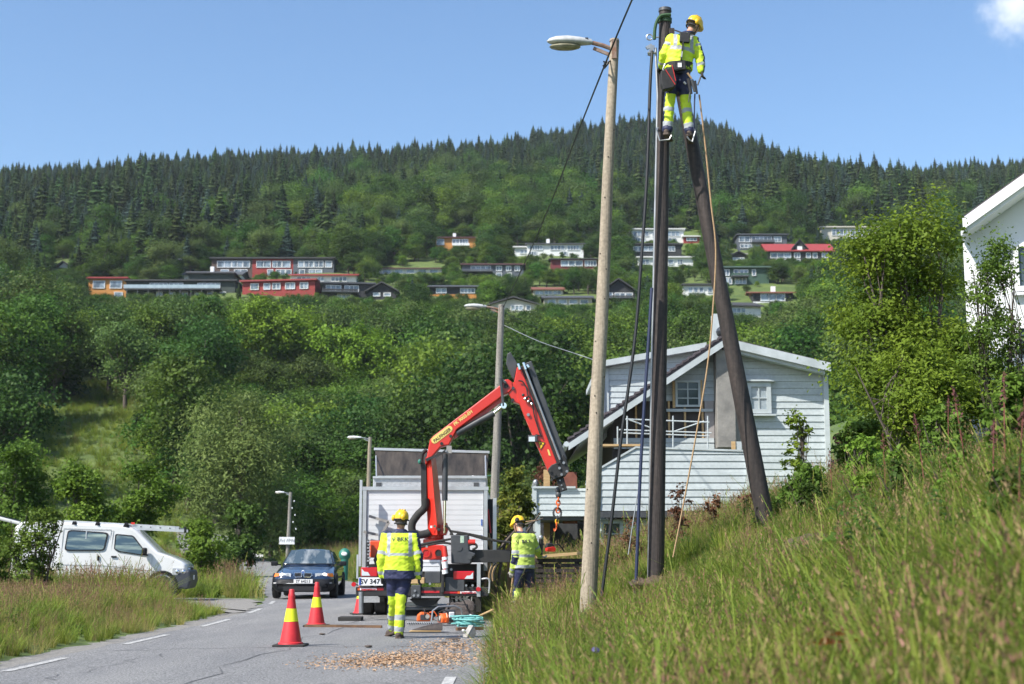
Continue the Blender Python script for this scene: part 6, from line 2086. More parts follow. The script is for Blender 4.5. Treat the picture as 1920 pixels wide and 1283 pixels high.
# doors' seams, handles, mirror, trims
for pts in ([(119, 1000), (119, 1060), (121, 1084)], [(205, 999), (205, 1086)], [(209, 1000), (208, 1060), (211, 1088)], [(283, 1046), (284, 1088)], [(119, 999), (160, 999), (205, 999)], [(120, 1065), (205, 1065), (318, 1075)]):
    MB().tube([side(p[0], p[1], .004) for p in pts], 0.006, 4).build('door_seam', m_steel, van, world=False)
MB().box(side(186, 1051, .02), (0.05, .03, .14)).build('door_handle', m_carblk, van, world=False, smooth=0, bevel=.01)
MB().box(side(214, 1048, .02), (0.14, .03, .045)).build('door_handle', m_carblk, van, world=False, smooth=0, bevel=.01)
mr = MB().box(side(270, 1037, .16), (0.13, .20, .20)).build('wing_mirror', m_carblk, van, world=False, smooth=0, bevel=.04)
hl = MB().prism([(vx(321), -.885), (vx(343), -.855), (vx(352), -.50), (vx(340), -.45), (vx(321), -.6)], vz(1079), vz(1065), 'z').build('headlamp', m_headglass, van, world=False, smooth=0, bevel=.02)
for px, yy in ((331, -.875), (342, -.86)):
    MB().ell((vx(px), yy, vz(1072)), (.06, .03, .06), 12, 8).build('lamp', m_chrome, hl, world=False)
fb = MB()
fb.prism([(vx(316), .70), (vx(353), .80), (vx(356), .52), (vx(352), .30), (vx(316), .30)], -HW - .02, HW + .02, 'y')
fb.build('front_bumper', mat('grey_bumper', (0.045, 0.05, 0.062), rough=.5), van, world=False, smooth=0, bevel=.05)
MB().box((vx(347), 0, vz(1070)), (0.06, 1.0, .16)).build('grille', m_carblk, van, world=False, smooth=0, bevel=.02)
MB().box((vx(356), -.2, .60), (0.02, .16, .12)).build('plate', m_textwhite, van, world=False, smooth=0)
for yy in (-1, 1):
    for px in (304, 88):
        W0 = MB().lathe([(.20, -.10), (.30, -.10), (.33, -.06), (.33, .06), (.30, .10), (.20, .10)], (vx(px), yy * (HW - .09), .33), 26, M=Euler((R(90), 0, 0)).to_matrix()).build('wheel', m_rubber, van, world=False)
        mb = MB().lathe([(.02, -.07), (.20, -.09), (.20, .09), (.02, .07)], (vx(px), yy * (HW - .09), .33), 20, M=Euler((R(90), 0, 0)).to_matrix())
        for k in range(6):
            mb.cyl((vx(px) + .11 * math.cos(k * 1.047), yy * (HW - .09) - .10, .33 + .11 * math.sin(k * 1.047)), (vx(px) + .11 * math.cos(k * 1.047), yy * (HW - .09), .33 + .11 * math.sin(k * 1.047)), .02, n=6)
        mb.build('rim', m_steel, W0, world=False)
        if yy < 0:
            arc = [(vx(px) + math.cos(t_) * .40, -HW - .005, .34 + math.sin(t_) * .40) for t_ in np.linspace(-.1, math.pi + .1, 16)]
            MB().tube(arc, 0.035, 6).build('wheel_arch', m_carblk, van, world=False)
            mb = MB().lathe([(.33, -.02), (.40, -.02), (.40, .02), (.33, .02)], (vx(px), -HW + .0, .34), 26, M=Euler((R(90), 0, 0)).to_matrix(), caps=False)
            mb.build('wheel_well', m_textblack, van, world=False)
# raised tailgate
mb = MB()
A = [(vx(40), -.72, 1.93), (vx(40), .72, 1.93), (vx(-30), .74, 2.16), (vx(-66), .72, 2.06), (vx(-66), -.72, 2.06), (vx(-30), -.74, 2.16)]
mb.add(A + [(p[0], p[1], p[2] - .09) for p in A], [(0, 1, 2, 5), (5, 2, 3, 4), (6, 11, 8, 7), (11, 10, 9, 8), (0, 6, 7, 1), (1, 7, 8, 2), (2, 8, 9, 3), (3, 9, 10, 4), (4, 10, 11, 5), (5, 11, 6, 0)])
tg = mb.build('tailgate', m_vanwhite, van, world=False, smooth=0, bevel=.03)
quad_panel([(vx(30), -.55, 1.955), (vx(30), .55, 1.955), (vx(-22), .56, 2.125), (vx(-22), -.56, 2.125)], 0.018, m_glass, 'rear_window', tg, (-.2, 0, 1))
# roof bars
for px in (137, 179, 231):
    mb = MB().box((vx(px), 0, vz(991) + .03), (0.05, 1.55, 0.03))
    for yy in (-.70, .70):
        mb.add([(vx(px) - .09, yy - .04, vz(992) - .04), (vx(px) + .09, yy - .04, vz(992) - .04), (vx(px) + .09, yy + .04, vz(992) - .04), (vx(px) - .09, yy + .04, vz(992) - .04),
                (vx(px) - .04, yy - .02, vz(992) + .10), (vx(px) + .04, yy - .02, vz(992) + .10), (vx(px) + .04, yy + .02, vz(992) + .10), (vx(px) - .04, yy + .02, vz(992) + .10)],
               [(0, 1, 5, 4), (1, 2, 6, 5), (2, 3, 7, 6), (3, 0, 4, 7), (4, 5, 6, 7), (3, 2, 1, 0)])
    mb.build('roof_bar', m_carblk, van, world=False, smooth=0)
# ladder lying on the bars
l0, l1 = P(92, 979, VD - .55), P(346, 992, VD - .55)
lad = root('ladder', (l0.x, VD - .55, l0.z - .09), 0, 'aluminium ladder lashed to the roof bars of the white van', 'ladder')
dv = (l1 - l0)
for yy in (0, .42):
    for k, dz in enumerate((0.0, 0.085)):
        MB().bar(l0 + Vector((0, yy + .03 * k, dz - .05)), l1 + Vector((0 - .25 * k, yy + .03 * k, dz - .05)), 0.03, 0.075).build('side_rail', m_alu, lad, smooth=0)
for k in range(14):
    q = l0 + dv * ((k + .5) / 14)
    MB().cyl(q + Vector((0, -.022, .0)), q + Vector((0, .44, .0)), 0.017, n=8).build('rung', m_frameblk if False else m_alu, lad)
    MB().cyl(q + Vector((0, -.024, .0)), q + Vector((0, -.018, .0)), 0.016, n=8).build('rung_end', m_textblack, lad)
for (f, m_) in ((.36, mat('tag_blue', (0.03, .25, .6), rough=.5)), (.62, m_red)):
    q = l0 + dv * f
    MB().box(q + Vector((0, -.024, -.03 if f < .5 else .08)), (0.22 if f < .5 else .1, .006, .05)).build('tag', m_, lad, smooth=0)
MB().box(l1 + Vector((.02, 0, -.02)), (0.06, .06, .15)).build('end_cap', m_carblk, lad, smooth=0, bevel=.01)
# ------------------------------------------------------------------ people
m_skin = mat('skin', (0.50, 0.27, 0.18), (0.44, 0.23, 0.15), scale=14, rough=0.5)
m_hair = mat('grey_brown_hair', (0.12, 0.085, 0.06), (0.20, 0.16, 0.13), scale=40, rough=0.8)
def hiviz(nm, c, c2):
    return mat(nm, c, c2, scale=7, rough=0.65, bump=0.35, bscale=9, detail=4)
m_hv = hiviz('hi_vis_yellow', (0.56, 0.72, 0.030), (0.50, 0.64, 0.028))
m_hvp = hiviz('faded_hi_vis', (0.52, 0.65, 0.12), (0.45, 0.57, 0.10))
m_navy = hiviz('navy_cloth', (0.022, 0.027, 0.080), (0.016, 0.020, 0.060))
m_reflex = hiviz('reflective_tape', (0.36, 0.38, 0.40), (0.30, 0.32, 0.34))
m_boot = mat('boot_leather', (0.050, 0.035, 0.027), (0.085, 0.06, 0.045), scale=14, rough=0.75)
m_gloved = mat('dark_glove', (0.05, 0.045, 0.045), rough=0.8)
m_glovel = mat('pale_glove', (0.42, 0.40, 0.35), (0.30, 0.28, 0.25), scale=12, rough=0.85)
m_strap = mat('black_webbing', (0.014, 0.014, 0.016), (0.028, 0.028, 0.03), scale=15, rough=0.75)

def solid(mb, voxel, smooth_it, wrinkle=0.0, wseed=0.0, wdir=None):
    """Fuse the loose limbs of mb into one continuous skin."""
    me = bpy.data.meshes.new('tmp')
    me.from_pydata(mb.v, [], mb.f)
    bm = bmesh.new(); bm.from_mesh(me); bmesh.ops.recalc_face_normals(bm, faces=bm.faces); bm.to_mesh(me); bm.free()
    o = bpy.data.objects.new('tmp', me)
    m = o.modifiers.new('r', 'REMESH'); m.mode = 'VOXEL'; m.voxel_size = voxel
    s = o.modifiers.new('s', 'SMOOTH'); s.iterations = smooth_it; s.factor = 0.5
    out = evaluated_mesh(o)
    bpy.data.meshes.remove(me)
    if wrinkle:
        for v in out.vertices:
            p = v.co
            a = noise.noise(Vector((p.x * 6 + wseed, p.y * 6, p.z * 17 + p.x * 7)))
            b = noise.noise(Vector((p.x * 15, p.y * 15 + wseed, p.z * 34 - p.x * 15)))
            v.co = p + v.normal * ((a + 0.5 * b) * wrinkle)
    out.shade_smooth()
    return out

def ring_loft(mb, secs, n=20, e=0.85):
    """secs: (centre, width axis vector, depth axis vector) with half sizes in the vectors."""
    V, F = [], []
    for c, w, d in secs:
        for j in range(n):
            a = 2 * math.pi * j / n
            ca, sa = math.cos(a), math.sin(a)
            V.append(c + w * (math.copysign(abs(ca) ** e, ca)) + d * (math.copysign(abs(sa) ** e, sa)))
    for i in range(len(secs) - 1):
        for j in range(n):
            F.append((i * n + j, i * n + (j + 1) % n, (i + 1) * n + (j + 1) % n, (i + 1) * n + j))
    F += [tuple(range(n - 1, -1, -1)), tuple((len(secs) - 1) * n + j for j in range(n))]
    mb.add(V, F)

def limb(mb, pts, rad, n=14):
    """A tapering limb through the joints, rounded at both ends."""
    pts = [Vector(p) for p in pts]
    mb.tube(pts, rad, n)
    for p, r_ in zip(pts, rad):
        mb.ell(p, (r_, r_, r_), 12, 8)

def hand(mb, wrist, palm_dir, side_dir, curl=0.5, size=0.185):
    """Palm, four unequal bent fingers and a thumb that leaves the side of the palm."""
    d = palm_dir.normalized()
    s = (side_dir - d * side_dir.dot(d)).normalized()
    nn = d.cross(s)
    k = size / 0.185
    pc = wrist + d * 0.05 * k
    M = Matrix((s, nn, d)).transposed()
    mb.box(pc, (0.082 * k, 0.032 * k, 0.095 * k), M)
    mb.ell(wrist + d * 0.01, (0.03 * k, 0.03 * k, 0.03 * k), 10, 6)
    for i, (off, ln) in enumerate(((0.030, .068), (0.010, .078), (-0.010, .072), (-0.030, .056))):
        b = wrist + d * 0.088 * k + s * off * k
        a1, a2 = curl * 0.7, curl * 1.7
        m_ = b + (d * math.cos(a1) + nn * math.sin(a1)) * ln * .52 * k
        t_ = m_ + (d * math.cos(a2) + nn * math.sin(a2)) * ln * .52 * k
        mb.tube([b - d * .02, b, m_, t_], [.0105 * k, .0105 * k, .0098 * k, .0085 * k], 8)
    b = wrist + d * 0.028 * k + s * 0.036 * k
    m_ = b + (d * .75 + s * .62 + nn * .25).normalized() * 0.042 * k
    t_ = m_ + (d * .9 + s * .12 + nn * .5).normalized() * 0.034 * k
    mb.tube([b - s * .015, b, m_, t_], [.013 * k, .013 * k, .011 * k, .009 * k], 8)

def axisdist(p, a, b):
    ab = b - a
    t = (p - a).dot(ab) / ab.length_squared
    return (p - (a + ab * max(0, min(1, t)))).length, t

def person(label, base, J, face, opts):
    """J: joints as world points. face: unit vector the head looks along."""
    rt = root('person', base, 0, label, 'person')
    S = opts.get('scale', 1.0)
    inv = wm(rt).inverted()
    def put(me, name, mats, painter, parent=rt):
        for m in mats: me.materials.append(m)
        vs_ = me.vertices
        mi = [painter(p.center.copy(), p.normal.copy()) for p in me.polygons]
        me.polygons.foreach_set('material_index', mi)
        me.name = name
        for v in me.vertices: v.co = inv @ v.co
        o = bpy.data.objects.new(name, me)
        link(o, parent)
        return o
    W, D = opts['W'].normalized(), opts['W'].normalized().cross(Vector((0, 0, 1)))   # width axis, depth axis
    # --- skin: one continuous figure
    mb = MB()
    f = face.normalized()
    up = (J['head'] - J['neck']).normalized()
    rgt = f.cross(up).normalized()
    up = rgt.cross(f).normalized()
    H = Matrix((rgt, f, up)).transposed()
    hc = J['head']
    mb.ell(hc, (.076, .098, .115), 18, 12, M=H)
    mb.ell(hc + f * .022 - up * .062, (.058, .070, .060), 14, 9, M=H)
    mb.ell(hc + f * .104 - up * .012, (.014, .020, .024), 10, 7, M=H)          # nose
    mb.ell(hc + f * .086 - up * .062, (.026, .014, .010), 10, 6, M=H)          # mouth
    mb.ell(hc + f * .070 - up * .105, (.026, .022, .020), 10, 6, M=H)          # chin
    for s in (-1, 1):
        mb.ell(hc + rgt * s * .079 - f * .006 - up * .012, (.010, .022, .033), 10, 7, M=H)   # ears
        mb.ell(hc + rgt * s * .030 + f * .086 + up * .020, (.016, .012, .009), 8, 6, M=H)  # brows
    limb(mb, [J['neck'] - Vector((0, 0, .05)), J['neck'] + up * .02, hc - up * .06], [.062, .056, .056])
    limb(mb, [J['hem'], J['waist'], J['chest'], J['neck'] - Vector((0, 0, .03))], [.11, .10, .11, .06])
    for s in 'LR':
        limb(mb, [J['chest'], J['sh' + s]], [.07, .055])
        limb(mb, [J['sh' + s], J['el' + s], J['wr' + s]], [.050, .042, .030])
        limb(mb, [J['hem'], J['hip' + s], J['kn' + s], J['an' + s]], [.09, .075, .052, .040])
        limb(mb, [J['an' + s], J['an' + s] + (opts.get('foot' + s) or (J['toe' + s] - J['an' + s])).normalized() * .09 - Vector((0, 0, .03))], [.036, .026])
        hd = opts.get('hand' + s) or (J['wr' + s] - J['el' + s])
        hand(mb, J['wr' + s], hd, opts.get('thumb' + s, Vector((0, 1, 0))), opts.get('curl', .6))
    me = solid(mb, 0.009, 2)
    gm = opts.get('glove', m_skin)
    def pb(c, n):
        for s in 'LR':
            if axisdist(c, J['wr' + s], J['wr' + s] + (opts.get('hand' + s) or (J['wr' + s] - J['el' + s])).normalized() * .17)[0] < .085: return 1
        q = c - hc
        if q.dot(up) > -.05 - 0.02 and q.dot(f) < .005 and q.length < .16 and abs(q.dot(rgt)) < .082 : return 2
        return 0
    body = put(me, 'body', [m_skin, gm, m_hair], pb)
    # eyes
    for s in (-1, 1):
        MB().ell(hc + rgt * s * .030 + f * .090 + up * .008, (.012, .008, .007), 8, 6, M=H).build('eye', m_textblack, body)
    # --- trousers
    mb = MB()
    hp_ = J['hem']
    ring_loft(mb, [(hp_ + Vector((0, 0, .10)), W * .165, D * .12), (hp_, W * .185, D * .135), (hp_ - Vector((0, 0, .10)), W * .18, D * .125)])
    for s in 'LR':
        a_ = J['an' + s]
        limb(mb, [J['hip' + s], J['hip' + s].lerp(J['kn' + s], .5), J['kn' + s], J['kn' + s].lerp(a_, .5), a_ + (J['kn' + s] - a_).normalized() * .02], [.100, .095, .083, .080, .078])
    me = solid(mb, 0.0125, 3, 0.010, opts.get('seed', 1.0))
    ky = opts.get('knee_t', .82)
    def pt(c, n):
        best = min('LR', key=lambda s: min(axisdist(c, J['kn' + s], J['an' + s])[0], axisdist(c, J['hip' + s], J['kn' + s])[0]))
        d1, t1 = axisdist(c, J['hip' + best], J['kn' + best])
        d2, t2 = axisdist(c, J['kn' + best], J['an' + best])
        t = t1 if d1 < d2 else 1 + t2
        if t < ky: return 0
        if any(a <= t <= b for a, b in opts['legbands']): return 2
        if opts.get('cuff') and t > opts['cuff']: return 0
        out = W * (-1 if best == 'L' else 1)
        if n.dot(out) > .80: return 0
        return 1
    put(me, 'trousers', [m_navy, opts['cloth'], m_reflex], pt)
    # --- jacket
    mb = MB()
    ws, hem, waist, chest, neck = opts.get('wide', 1.0), J['hem'], J['waist'], J['chest'], J['neck']
    shc = (J['shL'] + J['shR']) / 2
    ring_loft(mb, [(hem - (waist - hem).normalized() * opts.get('skirt', .03), W * .225 * ws, D * .165), (hem.lerp(waist, .4), W * .222 * ws, D * .165), (waist, W * .212 * ws, D * .158),
                   (waist.lerp(chest, .6), W * .220 * ws, D * .160), (chest, W * .228 * ws, D * .158), (shc - Vector((0, 0, .02)), W * .215 * ws, D * .125), (shc + Vector((0, 0, .055)), W * .12, D * .09), (neck + Vector((0, 0, .035)), W * .078, D * .078)])
    for s in 'LR':
        w_ = J['wr' + s]
        limb(mb, [J['sh' + s].lerp(shc, .25), J['sh' + s], J['sh' + s].lerp(J['el' + s], .5), J['el' + s], J['el' + s].lerp(w_, .55), w_ + (J['el' + s] - w_).normalized() * .0], [.085, .088, .080, .076, .070, .056])
    me = solid(mb, 0.0125, 3, 0.012, opts.get('seed', 1.0) + 5)
    band = opts.get('bands', ())
    def pj(c, n):
        ds = {}
        for s in 'LR':
            d1, t1 = axisdist(c, J['sh' + s], J['el' + s])
            d2, t2 = axisdist(c, J['el' + s], J['wr' + s])
            ds[s] = (min(d1, d2), t1 if d1 < d2 else 1 + t2)
        s = min('LR', key=lambda k: ds[k][0])
        lat = (c - shc).dot(W)
        dt = axisdist(c, hem, chest)[0]
        t = (c - hem).dot((chest - hem).normalized()) / (chest - hem).length
        if c.z > opts['collar']: return 0
        if ds[s][0] < .10 and (abs(lat) > .20 * ws or ds[s][0] < .088 and ds[s][1] > .5):
            ta = ds[s][1]
            if any(a <= ta <= b for a, b in opts['armbands']): return 2
            if opts.get('patch') and s == opts['patch'][0] and opts['patch'][1] < ta < opts['patch'][2] and n.dot(opts['patch'][3]) > .15: return 0
            if opts.get('armside') == s and n.dot(W * (-1 if s == 'L' else 1)) > .55: return 0
            return 1
        if t < opts.get('navyhem', -9): return 0
        if any(a <= t <= b for a, b in band): return 2
        if opts.get('straps') and abs(abs(lat) - opts['straps']) < .026 and t > band[-1][0] - 0.02: return 2
        return 1
    jk = put(me, 'jacket', [m_navy, opts['cloth'], m_reflex], pj)
    for s in 'LR':     # boots
        a_, t_ = J['an' + s], J['toe' + s]
        d = (t_ - a_); d.z = 0; d.normalize()
        pit = (t_ - a_)
        x_ = d.cross(Vector((0, 0, 1)))
        fw = opts.get('foot' + s) or d
        fw = fw.normalized()
        x_ = fw.cross(Vector((0, 0, 1))).normalized()
        u_ = x_.cross(fw)
        B = Matrix((x_, fw, u_)).transposed()
        mb = MB()
        mb.ell(a_ + u_ * -.035 - fw * .03, (.048, .060, .055), 12, 8, M=B)
        mb.ell(a_ + u_ * -.045 + fw * .09, (.050, .11, .048), 14, 9, M=B)
        mb.tube([a_ + u_ * .10, a_ - u_ * .03], [.060, .054], 12)
        mb.box(a_ + u_ * -.080 + fw * .055, (.088, .27, .03), B)
        bt = solid(mb, .008, 2)
        for m in (m_boot,): bt.materials.append(m)
        bt.name = 'boot'
        for v in bt.vertices: v.co = inv @ v.co
        link(bpy.data.objects.new('boot', bt), rt)
    # --- helmet with peak, band and ear defenders
    mb = MB()
    prof = [(.118, -.010), (.121, .012), (.118, .050), (.105, .088), (.080, .115), (.045, .130), (.004, .135)]
    V0 = len(mb.v)
    mb.lathe(prof, (0, 0, 0), 24)
    mb.v = [tuple(hc + H @ Vector((x * .86, y * 1.12 + (.035 if (y > .07 and z < .03) else 0), z)) + up * .028) for (x, y, z) in mb.v]
    hm = mb.build('helmet', m_yellow, rt, smooth=60)
    mb = MB()
    for k in range(3):
        a_ = (-.5, 0, .5)[k]
        mb.tube([hc + H @ Vector((math.sin(a_) * .075, y, z)) for (y, z) in ((-.115, .085), (-.06, .150), (.02, .168), (.08, .135))], .011, 6)
    mb.build('helmet_rib', m_yellow, hm)
    mb = MB()
    mb.tube([hc + H @ Vector((math.cos(t_) * .104, math.sin(t_) * .135, .012)) for t_ in np.linspace(math.pi, 2 * math.pi, 13)], .012, 6)
    mb.tube([hc + H @ Vector((math.cos(t_) * .092, math.sin(t_) * .112, -.045)) for t_ in np.linspace(math.pi + .3, 2 * math.pi - .3, 11)], .013, 6)
    mb.build('head_band', m_strap, hm)
    for q, m_ in opts['muffs']:
        c_ = hc + H @ Vector(q)
        dr = Vector((q[0], q[1] * .55, .0)).normalized()
        z_ = H @ dr
        mz = z_.to_track_quat('Z', 'Y').to_matrix()
        e_ = MB().ell(c_, (.040, .048, .030), 14, 9, M=mz).build('ear_muff', m_, hm)
        MB().ell(c_ - z_ * .02, (.036, .044, .022), 12, 7, M=mz).build('muff_cushion', m_strap, hm)
        MB().tube([c_ + z_ * .01, c_ + (hc + up * .10 - c_) * .5 + z_ * .03, hc + up * .11 + z_ * .06], .008, 5).build('muff_arm', m_strap, hm)
    if opts.get('strap'):
        mb = MB()
        for s in (-1, 1):
            mb.tube([hc + H @ Vector((s * .092, .02, .015)), hc + H @ Vector((s * .078, .03, -.06)), hc + H @ Vector((s * .02, .062, -.125))], .007, 5)
        mb.build('chin_strap', m_strap, hm)
    # logo on the back
    if opts.get('logo'):
        px, py, dd, size, nrm, roll = opts['logo']
        me = jk.data
        bv = BVHTree.FromPolygons([wm(rt) @ v.co for v in me.vertices], [tuple(p.vertices) for p in me.polygons])
        z_ = nrm.normalized()
        x_ = Vector((0, 0, 1)).cross(z_).normalized()
        y_ = z_.cross(x_)
        M = Matrix((x_, y_, z_)).transposed().to_4x4()
        M.translation = P(px, py, dd) + z_ * .1
        M = M @ Matrix.Rotation(roll, 4, 'Z')
        textmesh('logo', 'V BKK', m_textblack, jk, size, M, target=bv, push=.013, bold=.0012, spacing=1.05)
    return rt

# worker walking beside the truck, back to the camera
A = 20.8
def a(px, py, dd=0.0): return P(px, py, A + dd)
J = dict(head=a(752.5, 977), neck=a(751, 997), chest=a(750, 1018), waist=a(749, 1050), hem=a(748.5, 1072),
         shL=a(725, 1006), shR=a(776, 1006), elL=a(716, 1046, -.03), elR=a(783.5, 1046, -.03), wrL=a(716, 1079, .05), wrR=a(785, 1080, .05),
         hipL=a(737, 1081), hipR=a(760, 1081), knL=a(737, 1124, .1), knR=a(752.5, 1124, -.02), anL=a(736.5, 1178, .40), anR=a(748, 1186, 0), toeL=a(722, 1184, .62), toeR=a(750, 1193, .18))
workerA = person('worker in a yellow hi-vis jacket and navy trousers walking beside the truck, back turned', (a(749, 1195).x, A, 0.03), J, Vector((.05, 1, -.08)),
       dict(W=Vector((1, 0, 0)), cloth=m_hv, glove=m_gloved, legbands=((1.46, 1.62), (1.82, 1.97)), knee_t=.80, collar=P(750, 1000, A).z, bands=((.55, .64),), straps=.155, navyhem=.05, skirt=.11,
            armbands=((.70, .86), (1.72, 1.9)), armside='R', muffs=(((-.115, -.02, .035), m_yellow), ((.045, -.15, .045), m_yellow)), logo=(749, 1010, A - .2, .085, Vector((0, -1, .12)), 0), seed=2.0,
            footL=Vector((-.55, .8, -.22)), footR=Vector((.12, 1, 0)), wide=1.02))

# second worker bent over the plank, seen from behind and to the left
B_ = 26.0
def b_(px, py, dd=0.0): return P(px, py, B_ + dd)
Wb = Vector((.86, .45, 0))
J = dict(head=b_(972, 984, .12), neck=b_(977, 1000, .03), chest=b_(982, 1016), waist=b_(982, 1043), hem=b_(982, 1062),
         shL=b_(968, 1008, -.08), shR=b_(997, 1009, .12), elL=b_(966.5, 1044, -.12), elR=b_(1006, 1031, .22), wrL=b_(961, 1070, .0), wrR=b_(1012, 1043, .42),
         hipL=b_(976, 1072, -.05), hipR=b_(992, 1072, .06), knL=b_(970, 1108, .08), knR=b_(994, 1108, .15), anL=b_(962, 1146, -.02), anR=b_(1000, 1148, .1), toeL=b_(955, 1152, .15), toeR=b_(1000, 1154, .3))
workerB = person('worker in a faded yellow jacket and helmet standing in the grass by the stabiliser beam', (b_(982, 1157).x, B_, 0.0), J, Vector((-.80, .45, -.42)),
       dict(W=Wb, cloth=m_hvp, glove=m_glovel, legbands=((1.55, 1.70),), knee_t=.78, collar=P(980, 1000, B_).z, bands=((-.08, .06), (.36, .48)), armbands=((.70, .86), (1.80, 1.95)), patch=('L', .92, 1.45, Vector((.2, -1, 0))),
            muffs=(((.10, -.05, .045), m_strap), ((-.10, -.05, .045), m_strap)), logo=(990, 1013, B_ - .3, .10, Vector((.42, -.9, .15)), .08), strap=True, seed=7.0, wide=.92, skirt=.04,
            handL=Vector((-.25, .2, -1)), handR=Vector((.8, .4, -.2)), thumbL=Vector((-1, .2, 0))))

# lineman on the poles
C_ = 20.66
def c_(px, py, dd=0.0): return P(px, py, C_ + dd)
J = dict(head=c_(1301, 49, .06), neck=c_(1291, 64, .02), chest=c_(1281, 82), waist=c_(1274, 112), hem=c_(1272, 130),
         shL=c_(1259, 74, .0), shR=c_(1301, 78, .0), elL=c_(1245, 103, .02), elR=c_(1312, 106, -.02), wrL=c_(1241, 124, .16), wrR=c_(1315, 132, -.05),
         hipL=c_(1262, 142), hipR=c_(1282, 142), knL=c_(1255, 192, .03), knR=c_(1286, 194, .03), anL=c_(1251, 246, .02), anR=c_(1293, 249, .02), toeL=c_(1262, 252, .18), toeR=c_(1298, 258, .18))
workerC = person('lineman in yellow hi-vis clothes and a tool harness standing high on the two dark poles', tuple(c_(1272, 262)), J, Vector((.72, .55, -.45)),
       dict(W=Vector((1, .02, -.06)), cloth=m_hv, glove=m_gloved, legbands=((1.20, 1.34), (1.70, 1.86)), knee_t=.72, cuff=1.86, collar=P(1290, 64, C_).z, bands=((.62, .76),), straps=.125, skirt=.02, armbands=((.30, .46), (1.55, 1.75)), armside='R',
            muffs=(((-.10, -.06, .05), m_yellow), ((.10, -.04, .03), m_yellow)), seed=4.0, handL=Vector((-.4, 1, -.3)), handR=Vector((.15, .0, -1)), wide=.95, strap=True,
            footL=Vector((.35, .9, -.15)), footR=Vector((.2, .9, -.2))))
# harness and tools belong to the lineman's outfit
def hq(px0, py0, px1, py1, dd, th, m_, nm, rot=0, parent=workerC, bev=.012):
    p0, p1 = c_(px0, py1, dd), c_(px1, py0, dd)
    o = MB().box((p0 + p1) / 2 + Vector((0, th / 2, 0)), (abs(p1.x - p0.x), th, abs(p1.z - p0.z)), Euler((0, R(rot), 0))).build(nm, m_, parent, smooth=0, bevel=bev)
    return o
hn = hq(1275, 60, 1294, 79, -.205, .05, m_strap, 'harness_pad', 6)
MB().bar(c_(1281, 78, -.19), c_(1277, 113, -.19), .05, .02).build('harness_strap', m_strap, hn, smooth=0)
MB().bar(c_(1279, 97, -.20), c_(1277.5, 108, -.20), .035, .02).build('strap_buckle', m_reflex, hn, smooth=0)
for (p, q) in (((1279, 62), (1266, 57)), ((1291, 62), (1302, 62))):
    MB().bar(c_(p[0], p[1], -.18), c_(q[0], q[1], -.05), .045, .02).build('harness_strap', m_strap, hn, smooth=0)
mb = MB()
ring_loft(mb, [(c_(1272, 133), Vector((.205, 0, 0)), Vector((0, .165, 0))), (c_(1273, 121), Vector((.215, 0, 0)), Vector((0, .170, 0)))], 24)
bl = mb.build('work_belt', m_strap, workerC, smooth=60)
hq(1264, 113, 1286, 131, -.205, .06, m_strap, 'belt_pad', -4)
hq(1271, 118, 1278, 126, -.215, .012, m_textwhite, 'belt_label', 0, bev=0)
bag = MB()
bag.prism([(p.x, p.z) for p in (c_(1238, 136, -.2), c_(1262, 126, -.2), c_(1268, 160, -.2), c_(1262, 167, -.2), c_(1243, 171, -.2), c_(1239, 160, -.2))], C_ - .27, C_ - .12)
bg = bag.build('tool_bag', m_strap, workerC, smooth=0, bevel=.015)
for (p, q) in (((1248, 131), (1266, 159)), ((1260, 122), (1267, 152))):
    MB().bar(c_(p[0], p[1], -.285), c_(q[0], q[1], -.285), .02, .008).build('bag_strap', m_red, bg, smooth=0)
for k, (p, q, r_, m_) in enumerate((((1291, 148), (1296, 176), .03, m_strap), ((1297, 150), (1303, 172), .028, m_darkgrey), ((1303, 152), (1307, 176), .02, m_strap), ((1294, 170), (1291, 192), .010, m_darkgrey), ((1289, 137), (1297, 148), .016, m_rope_tan), ((1282, 154), (1286, 158), .02, m_steel))):
    MB().cyl(c_(p[0], p[1], -.19), c_(q[0], q[1], -.19), r_, r_ * .8, n=9).build('belt_tool', m_, bl)
MB().tube([c_(1247, 120, -.2), c_(1243, 130, -.2), c_(1245, 134, -.2)], .012, 6).build('carabiner', m_steel, bl)
MB().tube([c_(1303, 176, -.15), c_(1302, 196, -.15), c_(1302, 225, -.12), c_(1301, 245, -.08)], .012, 6).build('lanyard', m_cable_blue, bl)
MB().cyl(c_(1315, 141, -.06), c_(1308, 160, -.06), .012, n=8).build('held_spanner', m_darkgrey, workerC)
for k, (x0, y0, x1) in enumerate(((1232, 248, 1259), (1303, 250, 1288))):
    sgn = 1 if k == 0 else -1
    mb = MB()
    mb.tube([c_(x0 + sgn * -1, y0 - 4, -.08), c_(x0 + sgn * 5, y0 + 16, -.08), c_(x1 - sgn * 4, y0 + 14 - 2 * k, -.08), c_(x1, y0 + 6, -.08)], .012, 6)
    mb.tube([c_(x0, y0 - 3, -.08), c_(x0 + sgn * 1, y0 - 8, -.02), c_(x0 + sgn * 2, y0 - 8, .06)], .012, 6)
    mb.build('climbing_iron', m_steel, workerC)
